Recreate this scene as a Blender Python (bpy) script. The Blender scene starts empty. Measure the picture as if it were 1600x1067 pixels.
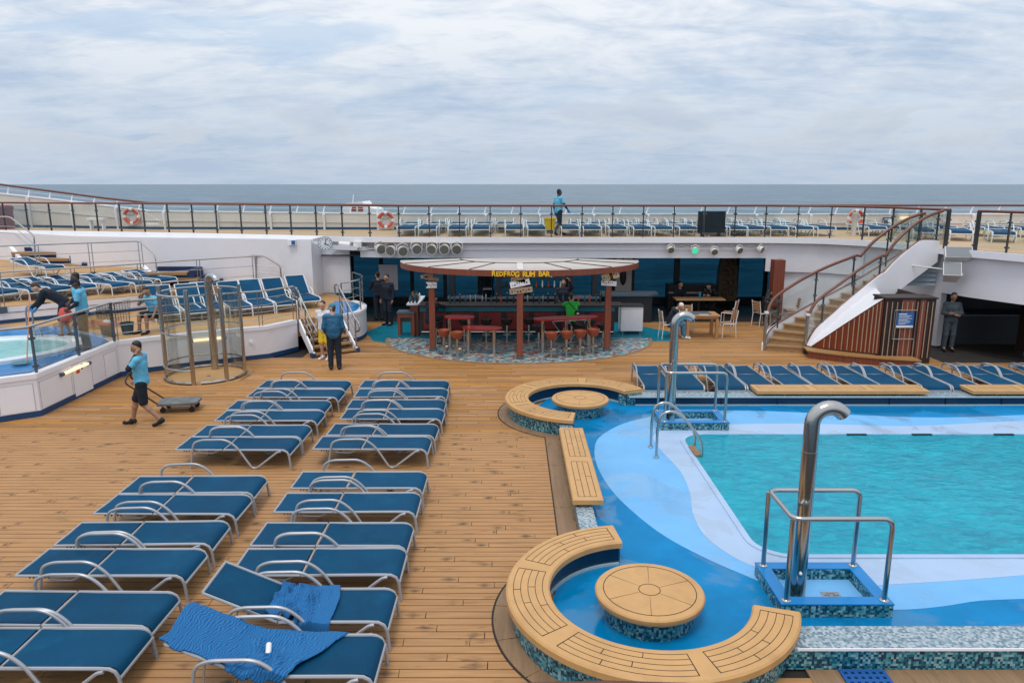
import bpy, bmesh, math, random
import numpy as np
from mathutils import Vector, Matrix, Euler
R = math.radians
random.seed(7)
SC = bpy.context.scene
COL = SC.collection
# ------------------------------------------------------------------ camera
F_PX, PITCH, EYE = 1155.0, R(12.0), 4.85
cam = bpy.data.cameras.new('camera'); camo = bpy.data.objects.new('camera', cam); COL.objects.link(camo)
cam.sensor_width = 36.0; cam.lens = F_PX / 1600 * 36.0
cam.clip_start = 0.05; cam.clip_end = 200000
camo.location = (0, 0, EYE); camo.rotation_euler = (R(90) - PITCH, 0, 0)
SC.camera = camo
# ------------------------------------------------------------------ sky and sun
SUN_EL, SUN_AZ = R(68), R(200)      # azimuth measured clockwise from +Y
w = bpy.data.worlds.new('World'); SC.world = w; w.use_nodes = True
wn, wl = w.node_tree.nodes, w.node_tree.links
wn.clear()
def N(tree, t, **kw):
    n = tree.nodes.new(t)
    for k, v in kw.items():
        if k == 'inp':
            for a, b in v.items(): n.inputs[a].default_value = b
        else: setattr(n, k, v)
    return n
def math_n(tree, op, a, b=None, c=None, clamp=False):
    n = tree.nodes.new('ShaderNodeMath'); n.operation = op; n.use_clamp = clamp
    for i, x in enumerate((a, b, c)):
        if x is None: continue
        if isinstance(x, (int, float)): n.inputs[i].default_value = x
        else: tree.links.new(x, n.inputs[i])
    return n.outputs[0]
def ramp(tree, fac, stops):
    n = tree.nodes.new('ShaderNodeValToRGB'); e = n.color_ramp.elements
    while len(e) < len(stops): e.new(0.5)
    for el, (p, c) in zip(e, stops):
        el.position = p; el.color = (c, c, c, 1) if isinstance(c, (int, float)) else (*c, 1)
    tree.links.new(fac, n.inputs[0]); return n.outputs[0]
def mixc(tree, fac, a, b, mode='MIX'):
    n = tree.nodes.new('ShaderNodeMix'); n.data_type = 'RGBA'; n.blend_type = mode
    for s, x in ((n.inputs[0], fac), (n.inputs[6], a), (n.inputs[7], b)):
        if isinstance(x, (int, float)): s.default_value = x
        elif isinstance(x, tuple): s.default_value = (*x, 1)
        else: tree.links.new(x, s)
    return n.outputs[2]
def build_sky():
    t = w.node_tree
    out = N(t, 'ShaderNodeOutputWorld'); bg = N(t, 'ShaderNodeBackground'); bg.inputs[1].default_value = 0.1
    sky = N(t, 'ShaderNodeTexSky', sky_type='NISHITA', sun_disc=False, sun_elevation=SUN_EL, sun_rotation=SUN_AZ, air_density=1.0, dust_density=2.0, ozone_density=1.5)
    tc = N(t, 'ShaderNodeTexCoord'); sp = N(t, 'ShaderNodeSeparateXYZ'); wl.new(tc.outputs['Generated'], sp.inputs[0])
    x, y, z = sp.outputs
    zz = math_n(t, 'MAXIMUM', z, 0.0)
    den = math_n(t, 'ADD', zz, 0.20)
    u = math_n(t, 'DIVIDE', x, den); v = math_n(t, 'DIVIDE', y, den)
    cb = N(t, 'ShaderNodeCombineXYZ'); wl.new(u, cb.inputs[0]); wl.new(v, cb.inputs[1])
    def noise(vec, scale, detail, rough, dist=0.0, off=(0, 0, 0), sc=(1, 1, 1)):
        m = N(t, 'ShaderNodeMapping'); m.inputs['Location'].default_value = off; m.inputs['Scale'].default_value = sc
        wl.new(vec, m.inputs[0])
        n = N(t, 'ShaderNodeTexNoise', inp={'Scale': scale, 'Detail': detail, 'Roughness': rough, 'Distortion': dist}); wl.new(m.outputs[0], n.inputs['Vector'])
        return n.outputs['Fac']
    broad = noise(cb.outputs[0], 1.1, 6, 0.58, 0.4, (3.1, 1.7, 0))
    streak = noise(cb.outputs[0], 3.6, 10, 0.62, 0.6, (0.4, 9.2, 0), (0.8, 1.5, 1))
    fine = noise(cb.outputs[0], 11.0, 6, 0.6, 0.3, (5, 2, 0), (0.8, 1.2, 1))
    dens = math_n(t, 'ADD', math_n(t, 'MULTIPLY', broad, 0.5), math_n(t, 'ADD', math_n(t, 'MULTIPLY', streak, 0.38), math_n(t, 'MULTIPLY', fine, 0.14)))
    shade = ramp(t, dens, [(0.40, 0.0), (0.49, 0.55), (0.57, 1.0)])
    # altitude of the ray: hazier and bluer low down, whiter sheet above
    lowf = ramp(t, zz, [(0.0, 0.0), (0.07, 0.25), (0.19, 1.0)])
    f = math_n(t, 'MULTIPLY', shade, math_n(t, 'ADD', 0.22, math_n(t, 'MULTIPLY', lowf, 0.78)))
    cloud = mixc(t, f, (5.15, 6.4, 8.2), (9.5, 9.85, 10.3))
    # small blue openings in the sheet
    hole = noise(cb.outputs[0], 1.9, 8, 0.6, 0.6, (11.3, 4.4, 0), (0.55, 1.3, 1))
    hf = math_n(t, 'MULTIPLY', ramp(t, hole, [(0.55, 0.0), (0.64, 1.0)]), ramp(t, zz, [(0.08, 0.0), (0.14, 1.0)]))
    cloud = mixc(t, math_n(t, 'MULTIPLY', hf, 0.55), cloud, (4.6, 6.5, 8.9))
    # low heaped clouds over the horizon
    az = math_n(t, 'ARCTAN2', x, y)
    c2 = N(t, 'ShaderNodeCombineXYZ'); wl.new(math_n(t, 'MULTIPLY', az, 5.0), c2.inputs[0]); wl.new(math_n(t, 'MULTIPLY', z, 14.0), c2.inputs[1])
    cum = noise(c2.outputs[0], 1.0, 8, 0.55, 0.25, (1.35, 0.3, 0))
    band = ramp(t, zz, [(0.02, 0.0), (0.05, 1.0), (0.085, 0.85), (0.14, 0.0)])
    cm = ramp(t, math_n(t, 'ADD', cum, math_n(t, 'MULTIPLY', band, 0.12)), [(0.60, 0.0), (0.635, 1.0)])
    tone = ramp(t, cum, [(0.5, (7.0, 7.5, 8.6)), (0.56, (6.0, 6.75, 8.1)), (0.7, (4.9, 5.8, 7.3))])
    tn = N(t, 'ShaderNodeMix', data_type='RGBA', blend_type='MIX')
    ctone = mixc(t, ramp(t, cum, [(0.48, 0.0), (0.64, 1.0)]), (7.3, 7.8, 8.7), (5.5, 6.4, 7.8))
    cloud = mixc(t, math_n(t, 'MULTIPLY', math_n(t, 'MULTIPLY', cm, band), 0.8), cloud, ctone)
    # overcast luminance rises steadily from the horizon to the zenith
    gain = math_n(t, 'ADD', 0.98, math_n(t, 'MULTIPLY', math_n(t, 'POWER', zz, 1.3), 0.55))
    g = N(t, 'ShaderNodeVectorMath', operation='SCALE'); wl.new(cloud, g.inputs[0]); wl.new(gain, g.inputs['Scale'])
    col = mixc(t, 0.9, sky.outputs[0], g.outputs[0])
    wl.new(col, bg.inputs[0]); wl.new(bg.outputs[0], out.inputs[0])
build_sky()
sun = bpy.data.lights.new('sun', 'SUN'); suno = bpy.data.objects.new('sun', sun); COL.objects.link(suno)
sun.energy = 1.5; sun.angle = R(20); sun.color = (1.0, 0.95, 0.88)
suno.location = (0, 0, 60)
sd = Vector((math.sin(SUN_AZ) * math.cos(SUN_EL), math.cos(SUN_AZ) * math.cos(SUN_EL), math.sin(SUN_EL)))
suno.rotation_euler = sd.to_track_quat('Z', 'Y').to_euler()
SC.view_settings.view_transform = 'Standard'; SC.view_settings.look = 'None'
SC.view_settings.gamma = 1.0; SC.view_settings.use_curve_mapping = False
SC.view_settings.exposure = -0.08
# ------------------------------------------------------------------ pixel -> world (distance always from a known height or plane)
def ray(u, v):
    a = (u - 800) / F_PX; b = (v - 533.5) / F_PX
    return a, math.cos(PITCH) - b * math.sin(PITCH), -math.sin(PITCH) - b * math.cos(PITCH)
def P(u, v, z=0.0):
    x, y, q = ray(u, v); t = (z - EYE) / q; return Vector((x * t, y * t, z))
def Q(u, v, Y):
    x, y, q = ray(u, v); t = Y / y; return Vector((x * t, Y, EYE + q * t))
# ------------------------------------------------------------------ materials
MATS = {}
def pmat(name, col, rough=0.5, metal=0.0, var=0.0, vscale=3.0, bump=0.0, bscale=40.0, dirt=None, dscale=1.5, spec=0.5, stretch=(1, 1, 1), island=0.0, rvar=0.0, wet=0.0, objrand=0.0, **kw):
    """principled paint / metal / cloth with slight tonal variation, optional dirt patches and relief"""
    m = bpy.data.materials.new(name); m.use_nodes = True; t = m.node_tree; b = t.nodes['Principled BSDF']
    MATS[name] = m
    b.inputs['Roughness'].default_value = rough; b.inputs['Metallic'].default_value = metal
    b.inputs['Specular IOR Level'].default_value = spec
    for k, v in kw.items(): b.inputs[k].default_value = v
    g = N(t, 'ShaderNodeNewGeometry'); mp = N(t, 'ShaderNodeMapping'); mp.inputs['Scale'].default_value = stretch
    t.links.new(g.outputs['Position'], mp.inputs[0]); vec = mp.outputs[0]
    c = None
    if var or dirt:
        n = N(t, 'ShaderNodeTexNoise', inp={'Scale': vscale, 'Detail': 6, 'Roughness': 0.6}); t.links.new(vec, n.inputs['Vector'])
        lo = tuple(x * (1 - var) for x in col); hi = tuple(min(1, x * (1 + var)) for x in col)
        c = mixc(t, ramp(t, n.outputs['Fac'], [(0.3, 0.0), (0.7, 1.0)]), lo, hi)
        if rvar:
            t.links.new(math_n(t, 'ADD', rough - rvar, math_n(t, 'MULTIPLY', n.outputs['Fac'], 2 * rvar)), b.inputs['Roughness'])
    if island:
        rgb = mixc(t, 0.0, c if c is not None else col, (0, 0, 0))
        hv = N(t, 'ShaderNodeHueSaturation'); t.links.new(rgb, hv.inputs['Color'])
        t.links.new(math_n(t, 'ADD', 1 - island, math_n(t, 'MULTIPLY', g.outputs['Random Per Island'], 2 * island)), hv.inputs['Value'])
        c = hv.outputs[0]
    if dirt:
        n2 = N(t, 'ShaderNodeTexNoise', inp={'Scale': dscale, 'Detail': 8, 'Roughness': 0.68}); t.links.new(vec, n2.inputs['Vector'])
        c = mixc(t, ramp(t, n2.outputs['Fac'], [(0.52, 0.0), (0.78, 0.8)]), c if c is not None else col, dirt)
    if wet:
        n5 = N(t, 'ShaderNodeTexNoise', inp={'Scale': 0.8, 'Detail': 5, 'Roughness': 0.55, 'Distortion': 0.6}); t.links.new(vec, n5.inputs['Vector'])
        wf = ramp(t, n5.outputs['Fac'], [(0.50, 0.0), (0.56, 1.0)])
        t.links.new(math_n(t, 'SUBTRACT', 0.5, math_n(t, 'MULTIPLY', wf, 0.44)), b.inputs['Roughness'])
        t.links.new(math_n(t, 'ADD', 0.15, math_n(t, 'MULTIPLY', wf, wet)), b.inputs['Specular IOR Level'])
        c = mixc(t, math_n(t, 'MULTIPLY', wf, 0.22), c, tuple(x * 0.55 for x in col))
    if objrand:
        oi = N(t, 'ShaderNodeObjectInfo'); hv = N(t, 'ShaderNodeHueSaturation'); t.links.new(c, hv.inputs['Color'])
        t.links.new(math_n(t, 'ADD', 1 - objrand, math_n(t, 'MULTIPLY', oi.outputs['Random'], 2 * objrand)), hv.inputs['Value']); c = hv.outputs[0]
    if c is None: b.inputs['Base Color'].default_value = (*col, 1)
    else: t.links.new(c, b.inputs['Base Color'])
    if bump:
        n3 = N(t, 'ShaderNodeTexNoise', inp={'Scale': bscale, 'Detail': 4}); t.links.new(vec, n3.inputs['Vector'])
        bp = N(t, 'ShaderNodeBump', inp={'Strength': bump, 'Distance': 0.02}); t.links.new(n3.outputs['Fac'], bp.inputs['Height'])
        t.links.new(bp.outputs[0], b.inputs['Normal'])
    return m
def wood_mat(name, col, dark, rough=0.55, axis=0, island=0.12, stain=0.5, gscale=1.0, plugs=False):
    m = bpy.data.materials.new(name); m.use_nodes = True; t = m.node_tree; b = t.nodes['Principled BSDF']; MATS[name] = m
    g = N(t, 'ShaderNodeNewGeometry'); mp = N(t, 'ShaderNodeMapping')
    s = [22 * gscale] * 3; s[axis] = 1.3 * gscale; mp.inputs['Scale'].default_value = s
    off = N(t, 'ShaderNodeVectorMath', operation='SCALE'); off.inputs[0].default_value = (37, 53, 11); t.links.new(g.outputs['Random Per Island'], off.inputs['Scale'])
    ad = N(t, 'ShaderNodeVectorMath', operation='ADD'); t.links.new(g.outputs['Position'], mp.inputs[0]); t.links.new(mp.outputs[0], ad.inputs[0]); t.links.new(off.outputs[0], ad.inputs[1])
    n = N(t, 'ShaderNodeTexNoise', inp={'Scale': 1.0, 'Detail': 7, 'Roughness': 0.62, 'Distortion': 0.6}); t.links.new(ad.outputs[0], n.inputs['Vector'])
    c = mixc(t, ramp(t, n.outputs['Fac'], [(0.36, 0.0), (0.66, 1.0)]), tuple(x * 0.80 for x in col), tuple(min(1, x * 1.12) for x in col))
    hv = N(t, 'ShaderNodeHueSaturation'); t.links.new(c, hv.inputs['Color'])
    t.links.new(math_n(t, 'ADD', 1 - island, math_n(t, 'MULTIPLY', g.outputs['Random Per Island'], 2 * island)), hv.inputs['Value'])
    t.links.new(math_n(t, 'ADD', 0.9, math_n(t, 'MULTIPLY', math_n(t, 'FRACT', math_n(t, 'MULTIPLY', g.outputs['Random Per Island'], 7.3)), 0.2)), hv.inputs['Saturation'])
    c = hv.outputs[0]
    # worn dark patches (shape of their own) and broad weathering
    mp2 = N(t, 'ShaderNodeMapping'); s2 = [9.0] * 3; s2[axis] = 2.0; mp2.inputs['Scale'].default_value = s2
    ad2 = N(t, 'ShaderNodeVectorMath', operation='ADD'); t.links.new(g.outputs['Position'], mp2.inputs[0]); t.links.new(mp2.outputs[0], ad2.inputs[0]); t.links.new(off.outputs[0], ad2.inputs[1])
    n2 = N(t, 'ShaderNodeTexNoise', inp={'Scale': 0.8, 'Detail': 5, 'Roughness': 0.6}); t.links.new(ad2.outputs[0], n2.inputs['Vector'])
    c = mixc(t, math_n(t, 'MULTIPLY', ramp(t, n2.outputs['Fac'], [(0.61, 0.0), (0.76, 1.0)]), stain), c, dark)
    if plugs:                                             # dirt gathered round the fixings near each butt joint
        tc = N(t, 'ShaderNodeTexCoord'); sx = N(t, 'ShaderNodeSeparateXYZ'); t.links.new(tc.outputs['Generated'], sx.inputs[0])
        ex = math_n(t, 'ADD', sx.outputs[0], math_n(t, 'MULTIPLY', math_n(t, 'SUBTRACT', n2.outputs['Fac'], 0.5), 0.06))
        ey = math_n(t, 'MULTIPLY', math_n(t, 'ABSOLUTE', math_n(t, 'SUBTRACT', sx.outputs[1], 0.5)), 2.0)
        spot = math_n(t, 'SUBTRACT', 1.0, math_n(t, 'ADD', math_n(t, 'MULTIPLY', math_n(t, 'ABSOLUTE', math_n(t, 'SUBTRACT', ex, 0.962)), 22.0), math_n(t, 'MULTIPLY', ey, 0.75)), clamp=True)
        spot = math_n(t, 'MULTIPLY', spot, ramp(t, n.outputs['Fac'], [(0.36, 0.05), (0.58, 1.0)]))
        c = mixc(t, math_n(t, 'MULTIPLY', spot, ramp(t, math_n(t, 'FRACT', math_n(t, 'MULTIPLY', g.outputs['Random Per Island'], 13.7)), [(0.35, 0.0), (0.9, 1.3)]), clamp=True), c, dark)
    n4 = N(t, 'ShaderNodeTexNoise', inp={'Scale': 0.45, 'Detail': 4, 'Roughness': 0.6}); t.links.new(g.outputs['Position'], n4.inputs['Vector'])
    c = mixc(t, math_n(t, 'MULTIPLY', ramp(t, n4.outputs['Fac'], [(0.42, 0.0), (0.72, 1.0)]), 0.28), c, tuple(0.62 * a + 0.25 * d for a, d in zip(col, dark)))
    t.links.new(c, b.inputs['Base Color'])
    t.links.new(math_n(t, 'ADD', rough - 0.12, math_n(t, 'MULTIPLY', n2.outputs['Fac'], 0.3)), b.inputs['Roughness'])
    bp = N(t, 'ShaderNodeBump', inp={'Strength': 0.25, 'Distance': 0.004}); t.links.new(n.outputs['Fac'], bp.inputs['Height']); t.links.new(bp.outputs[0], b.inputs['Normal'])
    return m
def tile_mat(name, cell, cols, grout=(0.25, 0.3, 0.3), rough=0.25, gw=0.08):
    """small square glass tiles: one random colour per cell, recessed grout"""
    m = bpy.data.materials.new(name); m.use_nodes = True; t = m.node_tree; b = t.nodes['Principled BSDF']; MATS[name] = m
    g = N(t, 'ShaderNodeNewGeometry')
    ad = N(t, 'ShaderNodeVectorMath', operation='MULTIPLY_ADD'); k = 1 / cell
    ad.inputs[1].default_value = (k, k, k); ad.inputs[2].default_value = (0.37, 0.21, 0.43); t.links.new(g.outputs['Position'], ad.inputs[0])
    fl = N(t, 'ShaderNodeVectorMath', operation='FLOOR'); t.links.new(ad.outputs[0], fl.inputs[0])
    wnz = N(t, 'ShaderNodeTexWhiteNoise'); t.links.new(fl.outputs[0], wnz.inputs['Vector'])
    n = t.nodes.new('ShaderNodeValToRGB'); n.color_ramp.interpolation = 'CONSTANT'; e = n.color_ramp.elements
    while len(e) < len(cols): e.new(0.5)
    for i, (el, c) in enumerate(zip(e, cols)): el.position = i / len(cols); el.color = (*c, 1)
    t.links.new(wnz.outputs['Value'], n.inputs[0])
    t.links.new(n.outputs[0], b.inputs['Base Color']); b.inputs['Roughness'].default_value = rough
    return m
def cell_mat(name, scale, cols, grout, rough=0.3):
    """broken irregular tile pieces"""
    m = bpy.data.materials.new(name); m.use_nodes = True; t = m.node_tree; b = t.nodes['Principled BSDF']; MATS[name] = m
    g = N(t, 'ShaderNodeNewGeometry')
    v = N(t, 'ShaderNodeTexVoronoi', inp={'Scale': scale}); v2 = N(t, 'ShaderNodeTexVoronoi', feature='DISTANCE_TO_EDGE', inp={'Scale': scale})
    for q in (v, v2): t.links.new(g.outputs['Position'], q.inputs['Vector'])
    sp = N(t, 'ShaderNodeSeparateColor'); t.links.new(v.outputs['Color'], sp.inputs[0])
    n = t.nodes.new('ShaderNodeValToRGB'); n.color_ramp.interpolation = 'CONSTANT'; e = n.color_ramp.elements
    while len(e) < len(cols): e.new(0.5)
    for i, (el, c) in enumerate(zip(e, cols)): el.position = i / len(cols); el.color = (*c, 1)
    t.links.new(sp.outputs[0], n.inputs[0])
    c = mixc(t, ramp(t, v2.outputs['Distance'], [(0.02, 1.0), (0.05, 0.0)]), n.outputs[0], grout)
    t.links.new(c, b.inputs['Base Color']); b.inputs['Roughness'].default_value = rough
    return m
def glass_mat(name, tint, gloss=0.1, rough=0.02):
    m = bpy.data.materials.new(name); m.use_nodes = True; t = m.node_tree; MATS[name] = m
    t.nodes.remove(t.nodes['Principled BSDF']); out = t.nodes['Material Output']
    tr = N(t, 'ShaderNodeBsdfTransparent', inp={'Color': (*tint, 1)}); gl = N(t, 'ShaderNodeBsdfGlossy', inp={'Roughness': rough})
    fr = N(t, 'ShaderNodeFresnel', inp={'IOR': 1.45}); mx = N(t, 'ShaderNodeMixShader')
    t.links.new(math_n(t, 'MULTIPLY', fr.outputs[0], gloss), mx.inputs[0]); t.links.new(tr.outputs[0], mx.inputs[1]); t.links.new(gl.outputs[0], mx.inputs[2])
    t.links.new(mx.outputs[0], out.inputs[0]); return m
def emit_mat(name, col, s):
    m = bpy.data.materials.new(name); m.use_nodes = True; b = m.node_tree.nodes['Principled BSDF']; MATS[name] = m
    b.inputs['Base Color'].default_value = (*col, 1); b.inputs['Emission Color'].default_value = (*col, 1); b.inputs['Emission Strength'].default_value = s
    return m
def water_mat(name, col, deep, scale, strength, rough=0.04, stretch=(1, 1, 1), spec=0.5, dist=0.05, detail=3, big=0.5, foam=0.0, band=(0.42, 0.58)):
    m = bpy.data.materials.new(name); m.use_nodes = True; t = m.node_tree; b = t.nodes['Principled BSDF']; MATS[name] = m
    g = N(t, 'ShaderNodeNewGeometry'); mp = N(t, 'ShaderNodeMapping'); mp.inputs['Scale'].default_value = stretch; t.links.new(g.outputs['Position'], mp.inputs[0])
    n = N(t, 'ShaderNodeTexNoise', inp={'Scale': scale, 'Detail': detail, 'Roughness': 0.6, 'Distortion': 1.2}); t.links.new(mp.outputs[0], n.inputs['Vector'])
    n2 = N(t, 'ShaderNodeTexNoise', inp={'Scale': scale * 0.22, 'Detail': 4, 'Distortion': 0.8}); t.links.new(mp.outputs[0], n2.inputs['Vector'])
    f = math_n(t, 'ADD', math_n(t, 'MULTIPLY', n.outputs['Fac'], 1 - big), math_n(t, 'MULTIPLY', n2.outputs['Fac'], big))
    cw = mixc(t, ramp(t, f, [(band[0], 0.0), (band[1], 1.0)]), deep, col)  # bright crests and dark troughs of the ripples painted into the base colour
    if foam:
        n6 = N(t, 'ShaderNodeTexNoise', inp={'Scale': scale * 1.3, 'Detail': 3, 'Roughness': 0.5}); t.links.new(mp.outputs[0], n6.inputs['Vector'])
        cw = mixc(t, math_n(t, 'MULTIPLY', ramp(t, n6.outputs['Fac'], [(0.70, 0.0), (0.76, 1.0)]), foam), cw, (0.75, 0.78, 0.8))
    t.links.new(cw, b.inputs['Base Color'])
    b.inputs['Roughness'].default_value = rough; b.inputs['Specular IOR Level'].default_value = spec; b.inputs['IOR'].default_value = 1.33
    bp = N(t, 'ShaderNodeBump', inp={'Strength': strength, 'Distance': dist}); t.links.new(f, bp.inputs['Height']); t.links.new(bp.outputs[0], b.inputs['Normal'])
    return m
wood_mat('teak', (0.405, 0.196, 0.062), (0.05, 0.032, 0.02), 0.6, 0, 0.24, 0.9, plugs=True)
wood_mat('margin_teak', (0.25, 0.145, 0.07), (0.04, 0.028, 0.02), 0.6, 1, 0.16, 0.7)
wood_mat('stair_teak', (0.36, 0.20, 0.08), (0.05, 0.03, 0.02), 0.5, 0, 0.14, 0.5)
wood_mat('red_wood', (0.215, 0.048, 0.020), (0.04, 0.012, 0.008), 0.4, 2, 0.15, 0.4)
wood_mat('rail_wood', (0.155, 0.048, 0.024), (0.04, 0.014, 0.008), 0.3, 0, 0.08, 0.4)
wood_mat('table_wood', (0.42, 0.21, 0.085), (0.10, 0.05, 0.03), 0.45, 0, 0.1, 0.3)
wood_mat('sign_wood', (0.34, 0.23, 0.15), (0.08, 0.05, 0.03), 0.7, 0, 0.25, 0.5)
pmat('slat_batten', (0.38, 0.26, 0.18), 0.6, var=0.12)
pmat('bench_resin', (0.54, 0.30, 0.112), 0.5, var=0.07, vscale=5, dirt=(0.40, 0.21, 0.075), dscale=1.7, bump=0.05, bscale=60)
pmat('seam', (0.02, 0.015, 0.012), 0.8)
pmat('caulk', (0.022, 0.018, 0.016), 0.8, var=0.2)
pmat('tan_deck', (0.44, 0.25, 0.10), 0.7, var=0.14, vscale=1.2, dirt=(0.36, 0.21, 0.10), dscale=1.1, bump=0.1)
pmat('upper_tan', (0.48, 0.32, 0.18), 0.7, var=0.1, vscale=1.2)
pmat('white_paint', (0.78, 0.755, 0.785), 0.38, var=0.025, vscale=0.9, dirt=(0.66, 0.63, 0.64), dscale=0.6, bump=0.03, bscale=2.0)
pmat('white_trim', (0.82, 0.805, 0.83), 0.35, var=0.02)
pmat('bulwark_paint', (0.66, 0.60, 0.545), 0.5, var=0.05, vscale=1.0, dirt=(0.52, 0.45, 0.38), dscale=1.2)
pmat('panel_gap', (0.42, 0.40, 0.42), 0.6)
pmat('kick_blue', (0.006, 0.048, 0.135), 0.45, var=0.1)
pmat('stair_blue', (0.004, 0.022, 0.085), 0.6, var=0.15)
pmat('pool_blue', (0.0, 0.195, 0.44), 0.4, var=0.16, vscale=1.1, wet=0.35, dirt=(0.0, 0.13, 0.36), dscale=1.4, bump=0.05, bscale=70)
pmat('light_blue', (0.165, 0.42, 0.72), 0.3, var=0.08, vscale=0.9, wet=0.35, bump=0.05, bscale=70, dirt=(0.09, 0.33, 0.68), dscale=0.8)
pmat('lavender', (0.37, 0.49, 0.66), 0.35, var=0.04, vscale=1.3, wet=0.3, bump=0.04, bscale=70, dirt=(0.32, 0.44, 0.66), dscale=0.9)
pmat('spa_blue', (0.0, 0.19, 0.50), 0.25, spec=0.35, var=0.1, vscale=1.5, rvar=0.1)
pmat('spa_white', (0.78, 0.80, 0.84), 0.3, var=0.03)
pmat('basin_blue', (0.05, 0.50, 0.56), 0.4)
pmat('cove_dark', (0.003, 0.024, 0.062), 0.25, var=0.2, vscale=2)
pmat('pale_strip', (0.35, 0.47, 0.52), 0.35, var=0.05)
water_mat('pool_water', (0.0, 0.365, 0.465), (0.0, 0.205, 0.305), 3.4, 0.32, 0.04, (1, 1.9, 1), dist=0.10, spec=0.3, big=0.42, band=(0.36, 0.66))
water_mat('spa_water', (0.38, 0.66, 0.66), (0.22, 0.54, 0.58), 3.0, 0.3, 0.05)
water_mat('sea_water', (0.095, 0.185, 0.245), (0.010, 0.045, 0.085), 0.10, 0.8, 0.3, (0.5, 1.3, 1), dist=1.5, detail=12, spec=0.28, foam=0.5, big=0.45, band=(0.44, 0.57))
tile_mat('mosaic', 0.026, [(0.005, 0.055, 0.085), (0.03, 0.17, 0.21), (0.10, 0.29, 0.33), (0.008, 0.03, 0.06), (0.05, 0.24, 0.28), (0.22, 0.38, 0.40), (0.012, 0.10, 0.15)])
tile_mat('mosaic_pale', 0.026, [(0.22, 0.29, 0.33), (0.32, 0.38, 0.41), (0.15, 0.22, 0.26), (0.39, 0.44, 0.47), (0.26, 0.33, 0.37), (0.10, 0.17, 0.22)])
cell_mat('broken_tile', 9.0, [(0.10, 0.30, 0.36), (0.50, 0.52, 0.50), (0.24, 0.05, 0.03), (0.34, 0.42, 0.42), (0.04, 0.17, 0.26), (0.48, 0.42, 0.33), (0.28, 0.12, 0.06), (0.10, 0.36, 0.42)], (0.18, 0.17, 0.16))
pmat('teal_floor', (0.004, 0.17, 0.24), 0.3, var=0.12, rvar=0.1)
pmat('sling', (0.0004, 0.052, 0.118), 0.6, spec=0.12, var=0.13, vscale=2.2, objrand=0.12, bump=0.15, bscale=260, dirt=(0.003, 0.080, 0.165), dscale=2.5)
pmat('sling_navy', (0.001, 0.048, 0.112), 0.6, spec=0.12, var=0.07, vscale=4, bump=0.15, bscale=260)
pmat('alu', (0.36, 0.37, 0.39), 0.38, 0.25, var=0.05)
pmat('alu_white', (0.66, 0.68, 0.69), 0.4, 0.0, var=0.04)
pmat('dark_plastic', (0.015, 0.015, 0.018), 0.5)
pmat('steel', (0.47, 0.455, 0.43), 0.17, 1.0, var=0.05)
pmat('steel_dull', (0.40, 0.40, 0.40), 0.32, 1.0, var=0.05)
pmat('post_dark', (0.045, 0.05, 0.052), 0.4, 0.4)
pmat('clamp_grey', (0.07, 0.095, 0.12), 0.5)
glass_mat('clear_glass', (0.93, 0.965, 0.96), 0.5)
glass_mat('tint_glass', (0.14, 0.31, 0.38), 0.12)
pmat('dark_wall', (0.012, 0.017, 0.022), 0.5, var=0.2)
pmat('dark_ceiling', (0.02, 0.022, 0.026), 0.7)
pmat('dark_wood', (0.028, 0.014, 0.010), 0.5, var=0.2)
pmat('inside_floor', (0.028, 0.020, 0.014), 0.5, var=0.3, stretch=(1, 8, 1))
pmat('panel_red', (0.24, 0.012, 0.014), 0.4, var=0.1)
pmat('top_red', (0.34, 0.016, 0.014), 0.3, var=0.1)
pmat('seat_orange', (0.30, 0.060, 0.022), 0.45, var=0.1)
pmat('seat_dark', (0.02, 0.012, 0.010), 0.5)
pmat('canopy_cloth', (0.50, 0.45, 0.41), 0.8, var=0.05, vscale=2, dirt=(0.5, 0.44, 0.4), dscale=1.5)
pmat('sign_yellow', (0.85, 0.52, 0.02), 0.5)
pmat('sign_white', (0.72, 0.74, 0.74), 0.6, var=0.15)
pmat('ink', (0.01, 0.01, 0.012), 0.6)
pmat('ring_orange', (0.60, 0.085, 0.028), 0.5, var=0.08)
pmat('ring_white', (0.75, 0.73, 0.72), 0.5)
pmat('black', (0.006, 0.006, 0.007), 0.45)
pmat('screen_black', (0.004, 0.006, 0.008), 0.15)
pmat('lamp_white', (0.72, 0.70, 0.67), 0.4)
pmat('lamp_lens', (0.22, 0.21, 0.17), 0.25, 0.3, bump=0.6, bscale=55)
emit_mat('led_green', (0.05, 0.75, 0.42), 0.7)
emit_mat('tube_glow', (1.0, 0.82, 0.48), 1.0)
pmat('speaker_white', (0.70, 0.67, 0.64), 0.5, var=0.05)
pmat('grille', (0.24, 0.25, 0.26), 0.7, bump=0.4, bscale=120)
pmat('louver', (0.30, 0.37, 0.42), 0.5)
pmat('poster_blue', (0.012, 0.11, 0.36), 0.4, var=0.2)
pmat('skin_a', (0.32, 0.17, 0.105), 0.5, var=0.08, vscale=8)
pmat('skin_b', (0.50, 0.29, 0.20), 0.5, var=0.08, vscale=8)
pmat('skin_c', (0.075, 0.042, 0.03), 0.5, var=0.08, vscale=8)
pmat('hair_black', (0.008, 0.007, 0.007), 0.5, bump=0.4, bscale=120)
pmat('hair_brown', (0.04, 0.022, 0.014), 0.55, bump=0.4, bscale=120)
pmat('polo_blue', (0.115, 0.43, 0.63), 0.8, var=0.10, vscale=7, bump=0.25, bscale=16)
pmat('cloth_navy', (0.005, 0.009, 0.020), 0.85, var=0.2, vscale=7, bump=0.25, bscale=16)
pmat('cloth_jacket', (0.008, 0.10, 0.20), 0.6, var=0.2, vscale=9, bump=0.3, bscale=14)
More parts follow.
